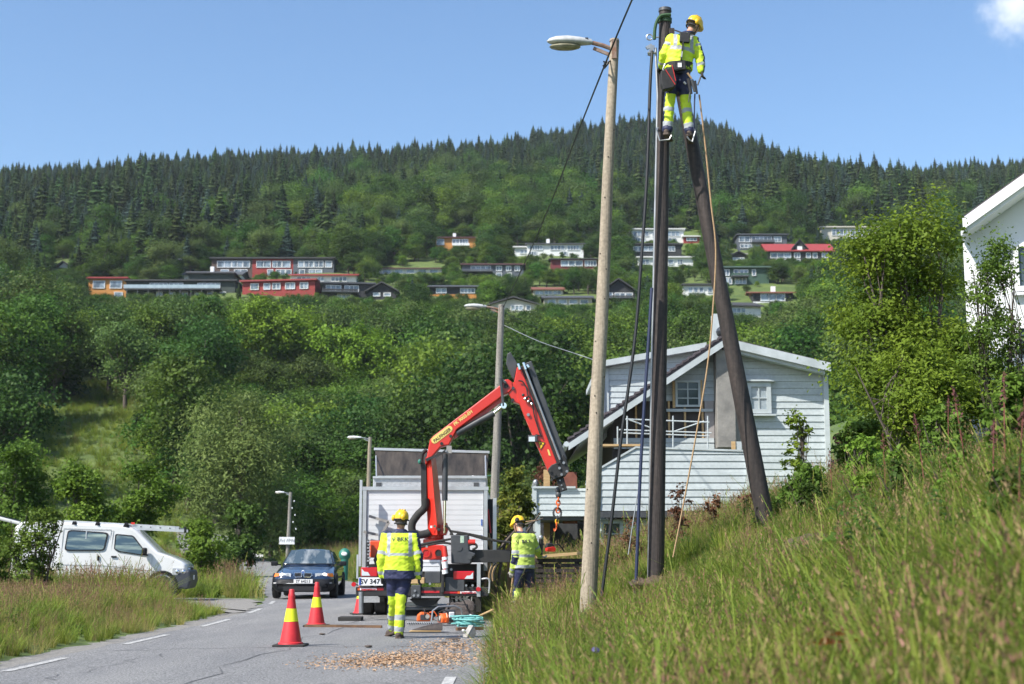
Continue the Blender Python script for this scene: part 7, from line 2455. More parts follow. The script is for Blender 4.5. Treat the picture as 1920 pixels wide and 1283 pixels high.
# ------------------------------------------------------------------ things lying about the work site
m_cone = mat('cone_red', (0.62, 0.030, 0.035), (0.50, 0.025, 0.030), scale=5, rough=0.45)
m_coney = mat('cone_yellow', (0.78, 0.80, 0.02), (0.72, 0.74, 0.02), scale=5, rough=0.35)
def cone(px, py, d, label, group):
    p = P(px, py, d)
    rt = root('traffic_cone', (p.x, d, 0.025), random.uniform(-.3, .3), label, 'traffic cone', group)
    MB().box((0, 0, .016), (.41, .41, .032)).build('base', m_rubber, rt, world=False, smooth=0, bevel=.01)
    MB().lathe([(.165, .03), (.160, .05), (.140, .062), (.096, .30), (.0915, .32)], n=28).build('cone_shell', m_cone, rt, world=False)
    MB().lathe([(.0935, .32), (.066, .485)], n=28, caps=False).build('yellow_band', m_coney, rt, world=False)
    MB().lathe([(.064, .485), (.044, .63), (.046, .66), (.038, .675), (.036, .725), (.030, .735)], n=24).build('cone_top', m_cone, rt, world=False)
    return rt
cg_ = 'traffic cones on the road'
k1 = cone(545, 1208, 18.9, 'traffic cone standing nearest the camera on the road', cg_)
k2 = cone(593, 1172, 24.2, 'traffic cone standing between the nearest cone and the dark car', cg_)
k3 = cone(677, 1146, 29.2, 'traffic cone half hidden behind the stabiliser leg of the truck', cg_)

# chainsaws
def chainsaw(px, py, d, label, rz, barlen):
    p = P(px, py, d)
    rt = root('chainsaw', (p.x, d, 0.04), rz, label, 'chainsaw')
    rt.scale = (.78, .78, .78)
    b = MB().prism([(-.16, .03), (.16, .03), (.18, .14), (.10, .22), (-.06, .24), (-.15, .16)], -.09, .09).build('body', m_orange, rt, world=False, smooth=0, bevel=.03)
    MB().box((0.02, -.095, .12), (.2, .02, .12)).build('side_cover', m_darkgrey, b, world=False, smooth=0, bevel=.02)
    MB().cyl((.08, -.11, .14), (.08, -.08, .14), .05, n=14).build('starter_cap', m_glovel, b, world=False)
    MB().tube([(.02, -.10, .10), (.02, -.11, .26), (.02, 0, .31), (.02, .10, .26), (.02, .10, .10)], .014, 7).build('front_handle', m_rubber, rt, world=False)
    MB().tube([(.13, 0, .22), (.24, 0, .24), (.30, 0, .16), (.24, 0, .07), (.14, 0, .06)], .016, 7).build('rear_handle', m_orange, rt, world=False)
    MB().prism([(-.14, .06), (-.14 - barlen, .085), (-.17 - barlen, .11), (-.14 - barlen, .135), (-.14, .15)], -.055, -.045).build('guide_bar', m_steel, rt, world=False, smooth=0)
    pts = [(-.14, .055), (-.14 - barlen, .08), (-.18 - barlen, .11), (-.14 - barlen, .14), (-.14, .155)]
    MB().tube([(x, -.05, z) for x, z in pts], .009, 5).build('chain', m_frameblk, rt, world=False)
    return rt
chainsaw(794, 1166, 25.3, 'orange chainsaw lying behind the walking worker under the truck bumper', R(8), .40)
chainsaw(831, 1170, 24.7, 'orange and grey chainsaw beside the coil of turquoise rope', R(-70), .38)
# drill auger with a spiral
p0, p1 = P(764, 1170, 24.4), P(812, 1166, 24.4)
rt = root('drill_bit', (p0.x, 24.4, .05), 0, 'long spiral drill bit lying on the asphalt in front of the chainsaws', 'drill bit')
mb = MB()
spi = []
for k in range(60):
    t_ = k / 59
    q = Vector((p0.x + (p1.x - p0.x) * t_, 24.4 + .1 * t_, .065))
    spi.append(q + Vector((0, math.cos(k * 1.25) * .022, math.sin(k * 1.25) * .022)))
mb.tube(spi, .008, 5).build('spiral', m_alu, rt)
MB().cyl((p0.x, 24.4, .065), (p1.x, 24.5, .065), .010, n=8).build('shank', m_frameblk, rt)
# motor unit and tool heap under the bumper
p = P(842, 1165, 25.2)
rt = root('power_drill', (p.x, 25.2, .03), R(20), 'dark motor drill with a curved grey handle on the road under the bumper', 'power drill')
MB().box((0, 0, .14), (.20, .16, .20)).build('engine', m_darkgrey, rt, world=False, smooth=0, bevel=.03)
MB().box((.02, -.09, .15), (.10, .03, .10)).build('engine_cover', m_white, rt, world=False, smooth=0, bevel=.02)
MB().tube([(-.32, 0, .04), (-.30, 0, .22), (-.20, 0, .29), (.1, 0, .30), (.22, 0, .25), (.25, 0, .10)], .016, 7).build('handle_frame', m_steel, rt, world=False)
MB().cyl((0, 0, .05), (0, 0, -.02), .03, n=10).build('chuck', m_steel, rt, world=False)
p = P(862, 1160, 25.6)
rt = root('tool_bag', (p.x, 25.6, .03), R(-15), 'slumped dark canvas tool bag leaning under the truck bumper', 'bag')
mb = MB().ell((0, 0, .16), (.30, .16, .20), 16, 10).ell((.14, .02, .27), (.16, .12, .13), 12, 8).ell((-.14, 0, .24), (.12, .1, .12), 12, 8)
me = solid(mb, .02, 2, .02, 3.0)
me.materials.append(mat('canvas', (0.085, 0.068, 0.060), (0.05, 0.042, 0.04), scale=9, rough=.9)); me.name = 'canvas'
link(bpy.data.objects.new('canvas', me), rt)
MB().tube([(-.2, -.12, .2), (-.1, -.16, .42), (.1, -.16, .42), (.2, -.12, .2)], .012, 6).build('handle', m_strap, rt, world=False)
MB().bar((.22, -.1, .14), (.40, -.12, .02), .06, .03).build('white_tag', m_textwhite, rt, world=False, smooth=0)
# coil of turquoise rope
p = P(877, 1172, 24.0)
m_turq = mat('turquoise_rope', (0.20, 0.50, 0.47), (0.12, 0.36, 0.34), scale=35, rough=.85)
rr = random.Random(5)
mb = MB()
for k in range(17):
    a0, rx, ry = rr.uniform(0, 6.28), rr.uniform(.13, .25), rr.uniform(.10, .2)
    cx, cy, tz = rr.uniform(-.05, .05), rr.uniform(-.04, .04), rr.uniform(-.25, .25)
    z = .03 + .012 * k * .8
    mb.tube([(p.x + cx + math.cos(t_ + a0) * rx, 24 + cy + math.sin(t_ + a0) * ry, max(.045, z + .02 + tz * .12 * math.sin(t_ + a0))) for t_ in np.linspace(0, 6.1, 20)], .0105, 6)
tag(mb.build('rope_coil', m_turq), 'loose coil of turquoise rope on the asphalt by the grass edge', 'rope coil')
# offcut of black pole with a pale cut underside
p = P(803, 1183, 22.6)
rt = root('pole_offcut', (p.x, 22.6, .035), R(4), 'black wedge shaped pole offcut with a pale cut face lying on the asphalt', 'offcut')
mb = MB()
secs = []
n = 14
for (x, s) in ((-.26, .05), (-.15, .35), (0, .7), (.15, .95), (.22, 1.0)):
    for j in range(n + 1):
        t_ = math.pi * j / n
        secs.append((x, math.cos(t_) * .115 * s, .012 + math.sin(t_) * .115 * s))
F = []
for i in range(4):
    for j in range(n):
        F.append((i * (n + 1) + j, i * (n + 1) + j + 1, (i + 1) * (n + 1) + j + 1, (i + 1) * (n + 1) + j))
    F.append((i * (n + 1), (i + 1) * (n + 1), (i + 1) * (n + 1) + n, i * (n + 1) + n))
F.append(tuple(4 * (n + 1) + j for j in range(n + 1)))
F.append(tuple(range(n, -1, -1)))
mb.add(secs, F).build('shell', m_creosote, rt, world=False)
MB().prism([(-.30, -.004), (.20, -.004), (.20, .010), (-.26, .010)], -.118, .09).build('cut_face', m_wood, rt, world=False, smooth=0)
# planks, sticks
def stick(pa, pb, d0, d1, w, h, name, label, cat, m_, z=.04):
    a_, b2_ = P(pa[0], pa[1], d0), P(pb[0], pb[1], d1)
    o = MB().bar((a_.x, d0, z), (b2_.x, d1, z), w, h).build(name, m_, smooth=0)
    return tag(o, label, cat)
m_oldwood = mat('old_brown_wood', (0.17, 0.095, 0.05), (0.10, 0.058, 0.034), scale=9, rough=.9)
stick((856, 1182), (905, 1180), 22.9, 23.1, .07, .05, 'stick', 'short brown stick on the asphalt in front of the rope coil', 'stick', m_oldwood, .05)
stick((572, 1175), (716, 1176), 24.0, 23.7, .05, .04, 'batten', 'thin dark batten lying across the lane from the second cone to the worker', 'batten', m_oldwood, .05)
stick((735, 1187), (872, 1188), 21.9, 21.8, .03, .012, 'cord', 'grey flat cord lying across the asphalt behind the walking worker', 'cord', m_darkgrey, .045)
a_, b2_ = P(880, 1160, 25.2), P(925, 1148, 25.4)
tag(MB().cyl((a_.x, 25.2, .08), (b2_.x, 25.4, .26), .02, n=8).build('shovel_handle', m_wood), 'pale wooden tool handle sticking out of the roadside grass', 'handle')
# grey log slice by the verge
p = P(880, 1200, 20.6)
rt = root('log_offcut', (p.x, 20.6, .04), R(30), 'grey split log offcut with a pale edge at the foot of the grass bank', 'offcut')
rt.scale = (.72, .72, .72)
MB().prism([(-.08, 0), (.07, 0), (.11, .08), (.085, .19), (.045, .23), (.0, .16), (-.075, .05)], -.09, .09).build('wood', m_greytape, rt, world=False, smooth=0, bevel=.015)
MB().prism([(-.085, .012), (-.07, .055), (.0, .168), (.045, .238), (.036, .245), (-.012, .175), (-.085, .065), (-.10, .015)], -.092, .092).build('bark_edge', m_greytape, rt, world=False, smooth=0)
MB().box((-.10, .05, .14), (.07, .06, .05), Euler((0, R(20), .3))).build('chip', m_stucco, rt, world=False, smooth=0, bevel=.02)
# dark bits of bark
for k, (px, py, w) in enumerate(((851, 1199, .22), (832, 1206, .12), (855, 1211, .14), (690, 1213, .1), (604, 1190, .1))):
    d = EYE / ((py - 1044) / FPX)
    p = P(px, py, d)
    o = MB().ell((p.x, d, .045), (w * .5, w * .6, .015), 10, 5).build('bark_piece', m_bark)
    for v in o.data.vertices:
        v.co.x += noise.noise(v.co * 19) * .03
    tag(o, ['flat dark bark strip between the pole offcut and the grey log', 'small dark bark flake among the shavings', 'round dark bark lump nearest the grey log', 'small bark flake on the open asphalt below the worker', 'tiny bark flake beside the second cone'][k], 'bark')

# slatted dark timber rack beside the second worker, with a plank and a red drill on top
SD_ = 27.2
r0, r1 = P(1004, 1118, SD_), P(1092, 1046, SD_)
rk = root('timber_rack', ((r0.x + r1.x) / 2, SD_, 0), 0, 'dark slatted timber rack in the grass to the right of the second worker', 'rack')
for k in range(9):
    z = r1.z - .05 - k * .095
    MB().box(((r0.x + r1.x) / 2, SD_ + .02 * (k % 2), z), (r1.x - r0.x, .05, .07)).build('slat', m_creosote, rk, smooth=0)
for x in (r0.x + .1, (r0.x + r1.x) / 2, r1.x - .1):
    MB().box((x, SD_ + .08, r1.z / 2 - .02), (.09, .09, r1.z)).build('upright', m_creosote, rk, smooth=0)
MB().box(((r0.x + r1.x) / 2, SD_ + .35, r1.z - .05), (r1.x - r0.x, .6, .06)).build('shelf', m_creosote, rk, smooth=0)
pa_, pb_ = P(1005, 1046, SD_ - .25), P(1093, 1039, SD_ - .25)
tag(MB().bar(pa_ + Vector((0, .2, .02)), pb_ + Vector((0, .2, .02)), .14, .055).build('plank', m_wood, smooth=0), 'pale fresh plank lying along the top of the dark timber rack', 'plank')
p = P(1035, 1036, SD_)
rt = root('cordless_drill', (p.x, SD_ - .02, p.z + .02), R(25), 'red and black power tool lying on the pale plank', 'power tool')
MB().prism([(-.13, .0), (.05, -.01), (.07, .05), (.02, .10), (-.13, .08)], -.05, .05).build('body', m_red, rt, world=False, smooth=0, bevel=.02)
MB().prism([(-.14, .06), (.06, .06), (.0, .16), (-.12, .15)], -.045, .045).build('housing', m_frameblk, rt, world=False, smooth=0, bevel=.02)
MB().tube([(.05, 0, .12), (.15, .02, .13), (.24, .04, .06), (.28, .05, .0)], .014, 6).build('lead', m_rubber, rt, world=False)
p = P(1014, 1024, 26.3)
rt = root('hand_drill', (p.x, 26.3, p.z), 0, 'dark upright hand drill the second worker holds over the plank', 'power tool')
MB().cyl((0, 0, -.16), (0, 0, .12), .035, .04, 10).build('body', m_frameblk, rt, world=False)
MB().ell((0, 0, .15), (.04, .04, .05), 10, 6).build('knob', m_steel, rt, world=False)
MB().bar((-.07, 0, .02), (.07, 0, .03), .03).build('grip', m_rubber, rt, world=False, smooth=0)
# heap of cut branches behind the stabiliser beam
rr = random.Random(9)
br = []
for k in range(11):
    x0, y0 = rr.uniform(905, 960), rr.uniform(1010, 1040)
    x1, y1 = x0 + rr.uniform(15, 70), y0 - rr.uniform(5, 55)
    if k == 0: x0, y0, x1, y1 = 925, 1030, 1018, 972
    if k == 1: x0, y0, x1, y1 = 940, 1020, 1005, 998
    d = 28.2 + rr.uniform(0, .6)
    p0, p1 = P(x0, y0, d), P(x1, y1, d)
    m0 = p0.lerp(p1, .5) + Vector((rr.uniform(-.1, .1), 0, rr.uniform(-.1, .15)))
    p0.z = min(p0.z, 1.2)
    o = MB().tube([p0 + Vector((0, 0, -.8 if k > 3 else 0)), m0, p1], [.035, .028, .012], 6).build('cut_branch', m_rope_tan if k % 2 else m_bark)
    br.append((x0 + x1, o))
br.sort(key=lambda q: q[0])
for k, (q, o) in enumerate(br):
    tag(o, 'bare cut branch behind the stabiliser beam, %s from the left of its heap' % (('first',) + ORD[1:])[k], 'branch', 'cut branches behind the beam')
# ------------------------------------------------------------------ trees and shrubs one can tell apart
def shape_blobs(w, h, seed, low=0.2, n=9, wide=0.30, taper=0.0):
    r = random.Random(seed)
    out = []
    for i in range(n):
        a_ = r.uniform(0, 6.28)
        q = r.uniform(.05, .30) * w
        zz = h * (low + (0.80 - low) * (i + .5) / n)
        q *= 1 - taper * zz / h
        k = (1 - taper * zz / h) * wide * w * (1.0 - 0.35 * abs((zz / h) - .45)) * r.uniform(.8, 1.1)
        out.append((math.cos(a_) * q, math.sin(a_) * q, zz, k, k, max(k * r.uniform(.8, 1.1), h * .11)))
    out.append((r.uniform(-.06, .06) * w, 0, h * .82, w * .2, w * .2, h * .17))
    return out

def ptree(name, label, cat, px0, px1, yt, d, lm, n, leaf, seed, trunk=.12, group=None, low=.2, **kw):
    c = P((px0 + px1) / 2, yt, d)
    z0 = gz(c.x, d)
    h = max(c.z - z0, .5)
    w = (px1 - px0) / FPX * d
    return tree(name, label, cat, (c.x, d, z0), h, shape_blobs(w, h, seed, low, wide=kw.pop('wide', .30), taper=kw.pop('taper', 0.0)), n, leaf, lm, trunk, seed, group, **kw)

ptree('willow_tree', 'large drooping grey green willow left of the road bend', 'tree', 318, 592, 706, 92, L_willow, 22000, .26, 21, .30, low=.12, droop=1.1, clumps=150, spread=.26, aspect=.34)
ptree('broadleaf_tree', 'bright green domed tree standing alone above the willow', 'tree', 424, 604, 578, 178, L_hero, 20000, .40, 22, .34, low=.25, clumps=130, spread=.22)
ptree('broadleaf_tree', 'bright green spreading tree to the left of the lamp behind the crane', 'tree', 585, 770, 606, 172, L_hero, 20000, .40, 23, .34, low=.2, clumps=130, spread=.22)
ptree('broadleaf_tree', 'mid green tree at the upper edge of the left meadow', 'tree', 30, 160, 640, 150, L_mid, 6000, .5, 24, .3, low=.15, clumps=100)
ptree('broadleaf_tree', 'dark bushy tree closing the meadow at the left edge of the photo', 'tree', -60, 60, 690, 118, L_dark, 6000, .42, 25, .3, low=.1, clumps=100)
ptree('shrub', 'small round shrub alone on the steep meadow', 'shrub', 246, 300, 762, 128, L_dark, 1500, .35, 26, .1, low=.2, clumps=40)
ptree('broadleaf_tree', 'dark slender tree at the right edge of the meadow', 'tree', 296, 352, 690, 122, L_dark, 3500, .42, 27, .2, low=.1, clumps=70)
gB = 'bushes behind the van'
ptree('bush', 'dark tall bush at the left edge of the photo above the raised tailgate', 'bush', -50, 112, 815, 52, L_bush, 12000, .15, 31, .08, gB, low=.12, clumps=90)
ptree('bush', 'broad mid green bush behind the middle of the ladder', 'bush', 80, 215, 852, 50, L_light, 13000, .14, 32, .08, gB, low=.12, clumps=90)
ptree('bush', 'bright green bush behind the cab of the white van', 'bush', 195, 330, 846, 53, L_light, 13000, .14, 33, .08, gB, low=.12, clumps=90)
ptree('bush', 'low bright bush in front of the nose of the van, by the drive', 'bush', 322, 432, 968, 49, L_light, 8000, .11, 34, .05, gB, low=.1, clumps=70)
ptree('bush', 'dense dark bush under the willow beside the bend', 'bush', 400, 500, 940, 70, L_mid, 4500, .24, 35, .08, gB, low=.1, clumps=70)
ptree('bush', 'leafy hazel bush between the lamp with the board and the truck', 'bush', 585, 690, 868, 104, L_bush, 7500, .26, 36, .1, low=.12, clumps=90)
ptree('bush', 'shaded bush directly behind the dark car', 'bush', 440, 600, 905, 106, L_dark, 6000, .26, 37, .1, low=.1, clumps=90)
ptree('bush', 'golden leaved shrub to the right of the truck behind the lamp pole', 'bush', 922, 1006, 862, 38, L_gold, 5000, .12, 38, .05, low=.15, clumps=80)
ptree('bush', 'bare brownish shrub behind the small balcony', 'bush', 985, 1056, 850, 50, L_brown, 700, .16, 39, .05, low=.2, clumps=40, tips=14)
ptree('bush', 'dark green bush behind the chained hook and balcony', 'bush', 1000, 1090, 780, 62, L_mid, 5000, .22, 40, .08, low=.1, clumps=80)
ptree('bush', 'wine red copper bush behind the right corner of the clapboard house', 'bush', 1552, 1612, 806, 36, L_copper, 2500, .11, 41, .04, low=.15, clumps=50)
# right hand group
stemsS = [(0, 0, (-.12, 0)), (.08, .05, (.15, .05)), (-.06, -.05, (-.18, -.05))]
stems3 = [(0, 0, (-.3, 0)), (.25, .1, (.35, .1)), (-.2, -.1, (-.8, -.1)), (.1, .2, (.1, .3))]
ptree('willow_shrub', 'big yellow green sallow tree between the clapboard house and the white house', 'tree', 1535, 1880, 366, 27.0, L_birch, 52000, .088, 51, .055, low=.08, clumps=300, spread=.26, stems=stems3, tips=16, wide=.34, inner=.25, taper=.45)
ptree('willow_shrub', 'lighter young sallow in front of the big sallow tree', 'shrub', 1612, 1812, 625, 22.5, L_birch, 17000, .07, 52, .03, low=.12, clumps=120, spread=.25, stems=stems3, tips=12, inner=.35)
ptree('willow_shrub', 'low leafy sallow at the left foot of the big sallow tree', 'shrub', 1545, 1665, 770, 24.0, L_bush, 4500, .075, 53, .03, low=.1, clumps=80, spread=.22, stems=stemsS, inner=.4)
ptree('willow_shrub', 'thin dark stemmed sallow standing before the white house wall', 'tree', 1795, 1925, 398, 24.5, L_bush, 9000, .065, 54, .030, low=.25, clumps=190, spread=.24, stems=[(0, 0, (.35, 0)), (-.1, .1, (-.25, 0)), (.1, 0, (.75, 0))], tips=26, bark=m_twig, inner=.25, tiprad=.012)
ptree('sapling', 'slender young sapling in front of the gable right of the brace pole', 'sapling', 1452, 1536, 742, 23.2, L_birch, 900, .075, 55, .018, low=.15, clumps=60, spread=.16, inner=.2, stems=[(0, 0, (.1, 0)), (.15, 0, (-.12, 0)), (-.1, 0, (.25, 0))], bark=m_twig, tips=10, tiprad=.01)
ptree('birch_bush', 'young birch bush in front of the rear half of the van', 'bush', 0, 132, 932, 31.0, L_bush, 4600, .075, 56, .03, low=.14, clumps=110, spread=.17, inner=.3, stems=[(0, 0, (.1, 0)), (.2, 0, (.45, 0)), (-.2, 0, (-.3, 0))], bark=m_twig, tips=14, tiprad=.012)
ptree('birch_bush', 'yellowish low bush at the far left edge before the van', 'bush', -40, 50, 1000, 32.5, L_bush, 2600, .08, 57, .02, low=.14, clumps=70, spread=.2, inner=.3, stems=stemsS, bark=m_twig)
gW = 'withered shrubs on the bank'
for k, (x0, x1, yt, d, n, lab) in enumerate(((1243, 1302, 902, 23.5, 420, 'withered red brown shrub before the terrace wall right of the upright pole'), (1312, 1366, 925, 24.5, 300, 'smaller withered shrub midway between the two dark poles'), (1366, 1425, 920, 25, 300, 'withered shrub just left of the foot of the brace pole'), (1150, 1212, 962, 27, 300, 'withered brown twigs in front of the basement left of the upright pole'))):
    ptree('withered_shrub', lab, 'shrub', x0, x1, yt, d, L_brown, n, .07, 60 + k, .010, gW, low=.3, clumps=34, spread=.22, inner=.2, bark=m_twig, tips=16, tiprad=.008)
gS = 'leafy shrubs on the bank'
for k, (x0, x1, yt, d, m_, lab) in enumerate(((1440, 1560, 868, 19.5, L_bush, 'leafy shrub behind the sapling foot on the bank crest'), (1560, 1680, 815, 18.0, L_light, 'pale leafy shrub on the bank below the young sallow'), (1700, 1830, 752, 15.0, L_bush, 'broad green shrub on the bank below the white house'), (1640, 1740, 880, 13.5, L_mid, 'dark low shrub midway up the right bank'), (1840, 1960, 700, 11.5, L_bush, 'green shrub at the right edge of the bank'), (1480, 1560, 905, 16.5, L_dark, 'dark low shrub right of the brace pole foot'), (1745, 1850, 850, 11.0, L_light, 'yellow green low shrub in front of the broad green one'), (1860, 1990, 870, 8.5, L_mid, 'dark leafy shrub low at the right edge'), (1590, 1650, 900, 15.0, L_light, 'small bright shrub between the two dark low ones'))):
    ptree('shrub', lab, 'shrub', x0, x1, yt, d, m_, 2600, .065, 70 + k, .015, gS, low=.12, clumps=80, spread=.22, inner=.3, stems=stemsS, bark=m_twig)

# scrub filling the ground between the hillside houses and the foot of the wood
r = np.random.default_rng(77)
scrub = []
for y in np.arange(205, 425, 3.2):
    for x in np.arange(-y * .40, y * .40, 4.0):
        xx, yy = x + r.normal(0, 1.3), y + r.normal(0, 1.3)
        z = gz(xx, yy)
        s = r.uniform(.22, .46)
        for _ in range(4):
          u, v = pix((xx, yy, z + 12.5 * s))
          ok = True
          for (b, d) in HOUSES:
            hw = 4.0 * s / yy * FPX
            if u + hw > b[0] - 1 and u - hw < b[1] + 1:
                if d - 2.5 < yy < d + 11: ok = False
                elif yy <= d - 2.5 and v < b[3] - .30 * (b[3] - b[2]): ok = False
          if ok: break
          s *= .62
        if ok:
            scrub.append((xx, yy, z, s, r.integers(0, 6), r.uniform(0, 6.28)))
for y in np.arange(98, 125, 3.0):
    for x in np.arange(-16, 50, 3.4):
        xx, yy = x + r.normal(0, 1.2), y + r.normal(0, 1.2)
        scrub.append((xx, yy, gz(xx, yy), r.uniform(.25, .5), r.integers(0, 6), r.uniform(0, 6.28)))
for y in np.arange(112, 186, 3.6):
    for x in np.arange(-y * .225, -y * .045, 3.4):
        xx, yy = x + r.normal(0, 1.1), y + r.normal(0, 1.1)
        z = gz(xx, yy)
        u, v = pix((xx, yy, z))
        s = min(max((P(u, 655 + 110 * r.uniform(), yy).z - z) / 12.5, .22), .62)
        scrub.append((xx, yy, z, s, r.integers(0, 6), r.uniform(0, 6.28)))
srcs = []
seen = set()
for o in col.objects:
    if o.type == 'MESH' and o.name.startswith('broadleaf_tree') and o.data.name not in seen:
        seen.add(o.data.name); srcs.append(o)
scatter('hillside_scrub', [q[:3] for q in scrub], [(q[3] * 1.25, q[3] * 1.25, q[3]) for q in scrub], [(0, 0, q[5]) for q in scrub], [q[4] % len(srcs) for q in scrub], srcs, 'low green scrub filling the ground between the hillside houses', 'scrub')

# ------------------------------------------------------------------ grass
G_green = leafmat('grass_green', (0.245, 0.305, 0.052), (0.155, 0.220, 0.036), 1.5, rand=.28, hue=.022, transl=.42)
G_yellow = leafmat('grass_yellow', (0.41, 0.375, 0.14), (0.29, 0.285, 0.08), 1.5, rand=.22, hue=.016, transl=.42)
G_straw = leafmat('grass_straw', (0.36, 0.27, 0.13), (0.25, 0.18, 0.085), 2.0, rand=.2, transl=.35)
G_seed = leafmat('grass_seed_head', (0.31, 0.165, 0.12), (0.22, 0.11, 0.08), 3.0, rand=.25, hue=.015, transl=.3)
G_herb = leafmat('herb_leaf', (0.095, 0.165, 0.028), (0.060, 0.115, 0.020), 2.0, rand=.2, transl=.38)

def tuft_mesh(name, seed, n, h, spread, mats, seedfrac=0.0, width=.007, bend=.5, headlen=.14):
    r = np.random.default_rng(seed)
    V, Qd, MI = [], [], []
    for i in range(n):
        a_, rad = r.uniform(0, 6.283), spread * math.sqrt(r.uniform())
        b = np.array((math.cos(a_) * rad, math.sin(a_) * rad, -.04))
        hh = h * r.uniform(.55, 1.15)
        stalk = i < n * seedfrac
        if stalk: hh *= r.uniform(1.15, 1.45)
        la = a_ + r.normal(0, .9)
        le = hh * bend * r.uniform(.1, 1.0) * (.45 if stalk else 1)
        ld = np.array((math.cos(la), math.sin(la), 0))
        sd = np.array((-math.sin(la + r.normal(0, .6)), math.cos(la + r.normal(0, .6)), 0))
        w = (width * .38 if stalk else width) * r.uniform(.7, 1.3)
        k = len(V)
        segs = 3
        for s in range(segs + 1):
            t = s / segs
            p = b + np.array((0, 0, hh * (t - .16 * t * t * (0 if stalk else 1)))) + ld * le * t ** 2.1
            ww = w * (1 - .85 * t ** 1.5) if not stalk else w
            V += [p - sd * ww, p + sd * ww]
        for s in range(segs):
            Qd.append((k + 2 * s, k + 2 * s + 1, k + 2 * s + 3, k + 2 * s + 2)); MI.append(1 if stalk and len(mats) > 2 else 0)
        if stalk:
            tip = V[-1]
            dr = ld * .25 + np.array((0, 0, .97))
            for j in range(6):
                c = tip - dr * headlen * (j / 5.0) + r.normal(0, .007, 3)
                o = unit(1, r)[0]
                e = np.cross(dr, o)
                s_ = headlen * .085 * (1 - abs(j - 2.6) / 5.0)
                k = len(V)
                V += [c - o * s_, c + e * s_ * .5 - dr * .012, c + o * s_ + dr * .02, c - e * s_ * .5 + dr * .012]
                Qd.append((k, k + 1, k + 2, k + 3)); MI.append(len(mats) - 1)
    return np_mesh(name, np.array(V), np.array(Qd), mats, MI)

def herb_mesh(name, seed, h, mats, nst=5):
    r = np.random.default_rng(seed)
    V, Qd, MI = [], [], []
    for i in range(nst):
        a_ = r.uniform(0, 6.28)
        b = np.array((math.cos(a_), math.sin(a_), 0)) * r.uniform(.02, .16)
        hh = h * r.uniform(.6, 1.1)
        ln = np.array((math.cos(a_), math.sin(a_), 0)) * hh * r.uniform(.05, .3)
        top = b + ln + np.array((0, 0, hh))
        k = len(V)
        s = np.array((.005, 0.003, 0))
        V += [b - s - np.array((0, 0, .05)), b + s - np.array((0, 0, .05)), top + s * .5, top - s * .5]
        Qd.append((k, k + 1, k + 2, k + 3)); MI.append(0)
        m = 16
        t = r.uniform(.12, 1, m)
        az = r.uniform(0, 6.28, m)
        pos = b + (top - b) * t[:, None]
        out = np.stack([np.cos(az), np.sin(az), r.uniform(-.1, .5, m)], 1)
        L_ = r.uniform(.06, .13, m) * (1.25 - .6 * t)
        for j in range(m):
            o = out[j] / np.linalg.norm(out[j])
            e = np.cross(o, (0, 0, 1)); e /= np.linalg.norm(e)
            k = len(V)
            V += [pos[j], pos[j] + o * L_[j] * .5 + e * L_[j] * .2 + np.array((0, 0, .01)), pos[j] + o * L_[j] - np.array((0, 0, .25 * L_[j])), pos[j] + o * L_[j] * .5 - e * L_[j] * .2 + np.array((0, 0, .01))]
            Qd.append((k, k + 1, k + 2, k + 3)); MI.append(0)
    return np_mesh(name, np.array(V), np.array(Qd), mats, MI)

T = [tuft_mesh('grass_tuft', 1, 46, .54, .14, [G_green], 0, .0064, .9), tuft_mesh('grass_tuft', 2, 40, .58, .13, [G_green, G_yellow, G_seed], .10, .0058, .8),
     tuft_mesh('grass_tuft', 3, 42, .52, .14, [G_yellow, G_straw, G_seed], .20, .0052, .7), tuft_mesh('grass_tuft', 4, 30, .46, .14, [G_yellow, G_straw, G_straw], .25, .0045),
     herb_mesh('herb', 5, .42, [G_herb]), tuft_mesh('grass_tuft', 6, 48, .66, .12, [G_green, G_green, G_straw], .06, .0080, 1.0)]
spots = [(1.9, 12.2), (0.9, 11.4), (2.6, 15.0), (1.4, 17.5), (3.2, 13.0), (0.5, 14.2)]
TS = []
labs = ['plain bright green grass tuft in the middle of the near bank', 'green grass tuft with a few purplish seed heads near the road edge', 'yellowish grass tuft with many brown seed heads high on the bank',
        'straw coloured dry grass tuft in front of the upright pole', 'low leafy green weed on the right part of the near bank', 'tall coarse green grass tuft leaning over the road edge']
for k, me in enumerate(T):
    o = bpy.data.objects.new('leafy_weed' if k == 4 else 'grass_tuft', me)
    link(o)
    o.location = (spots[k][0], spots[k][1], gz(*spots[k]))
    tag(o, labs[k], 'weed' if k == 4 else 'grass tuft')
    TS.append(o)

r = np.random.default_rng(99)
def patchy(x, y, f, o):
    return np.sin(x * f + o) * np.cos(y * f * .8 + o * 1.7) + .6 * np.sin(x * f * 2.3 + y * f * 1.9 + o)

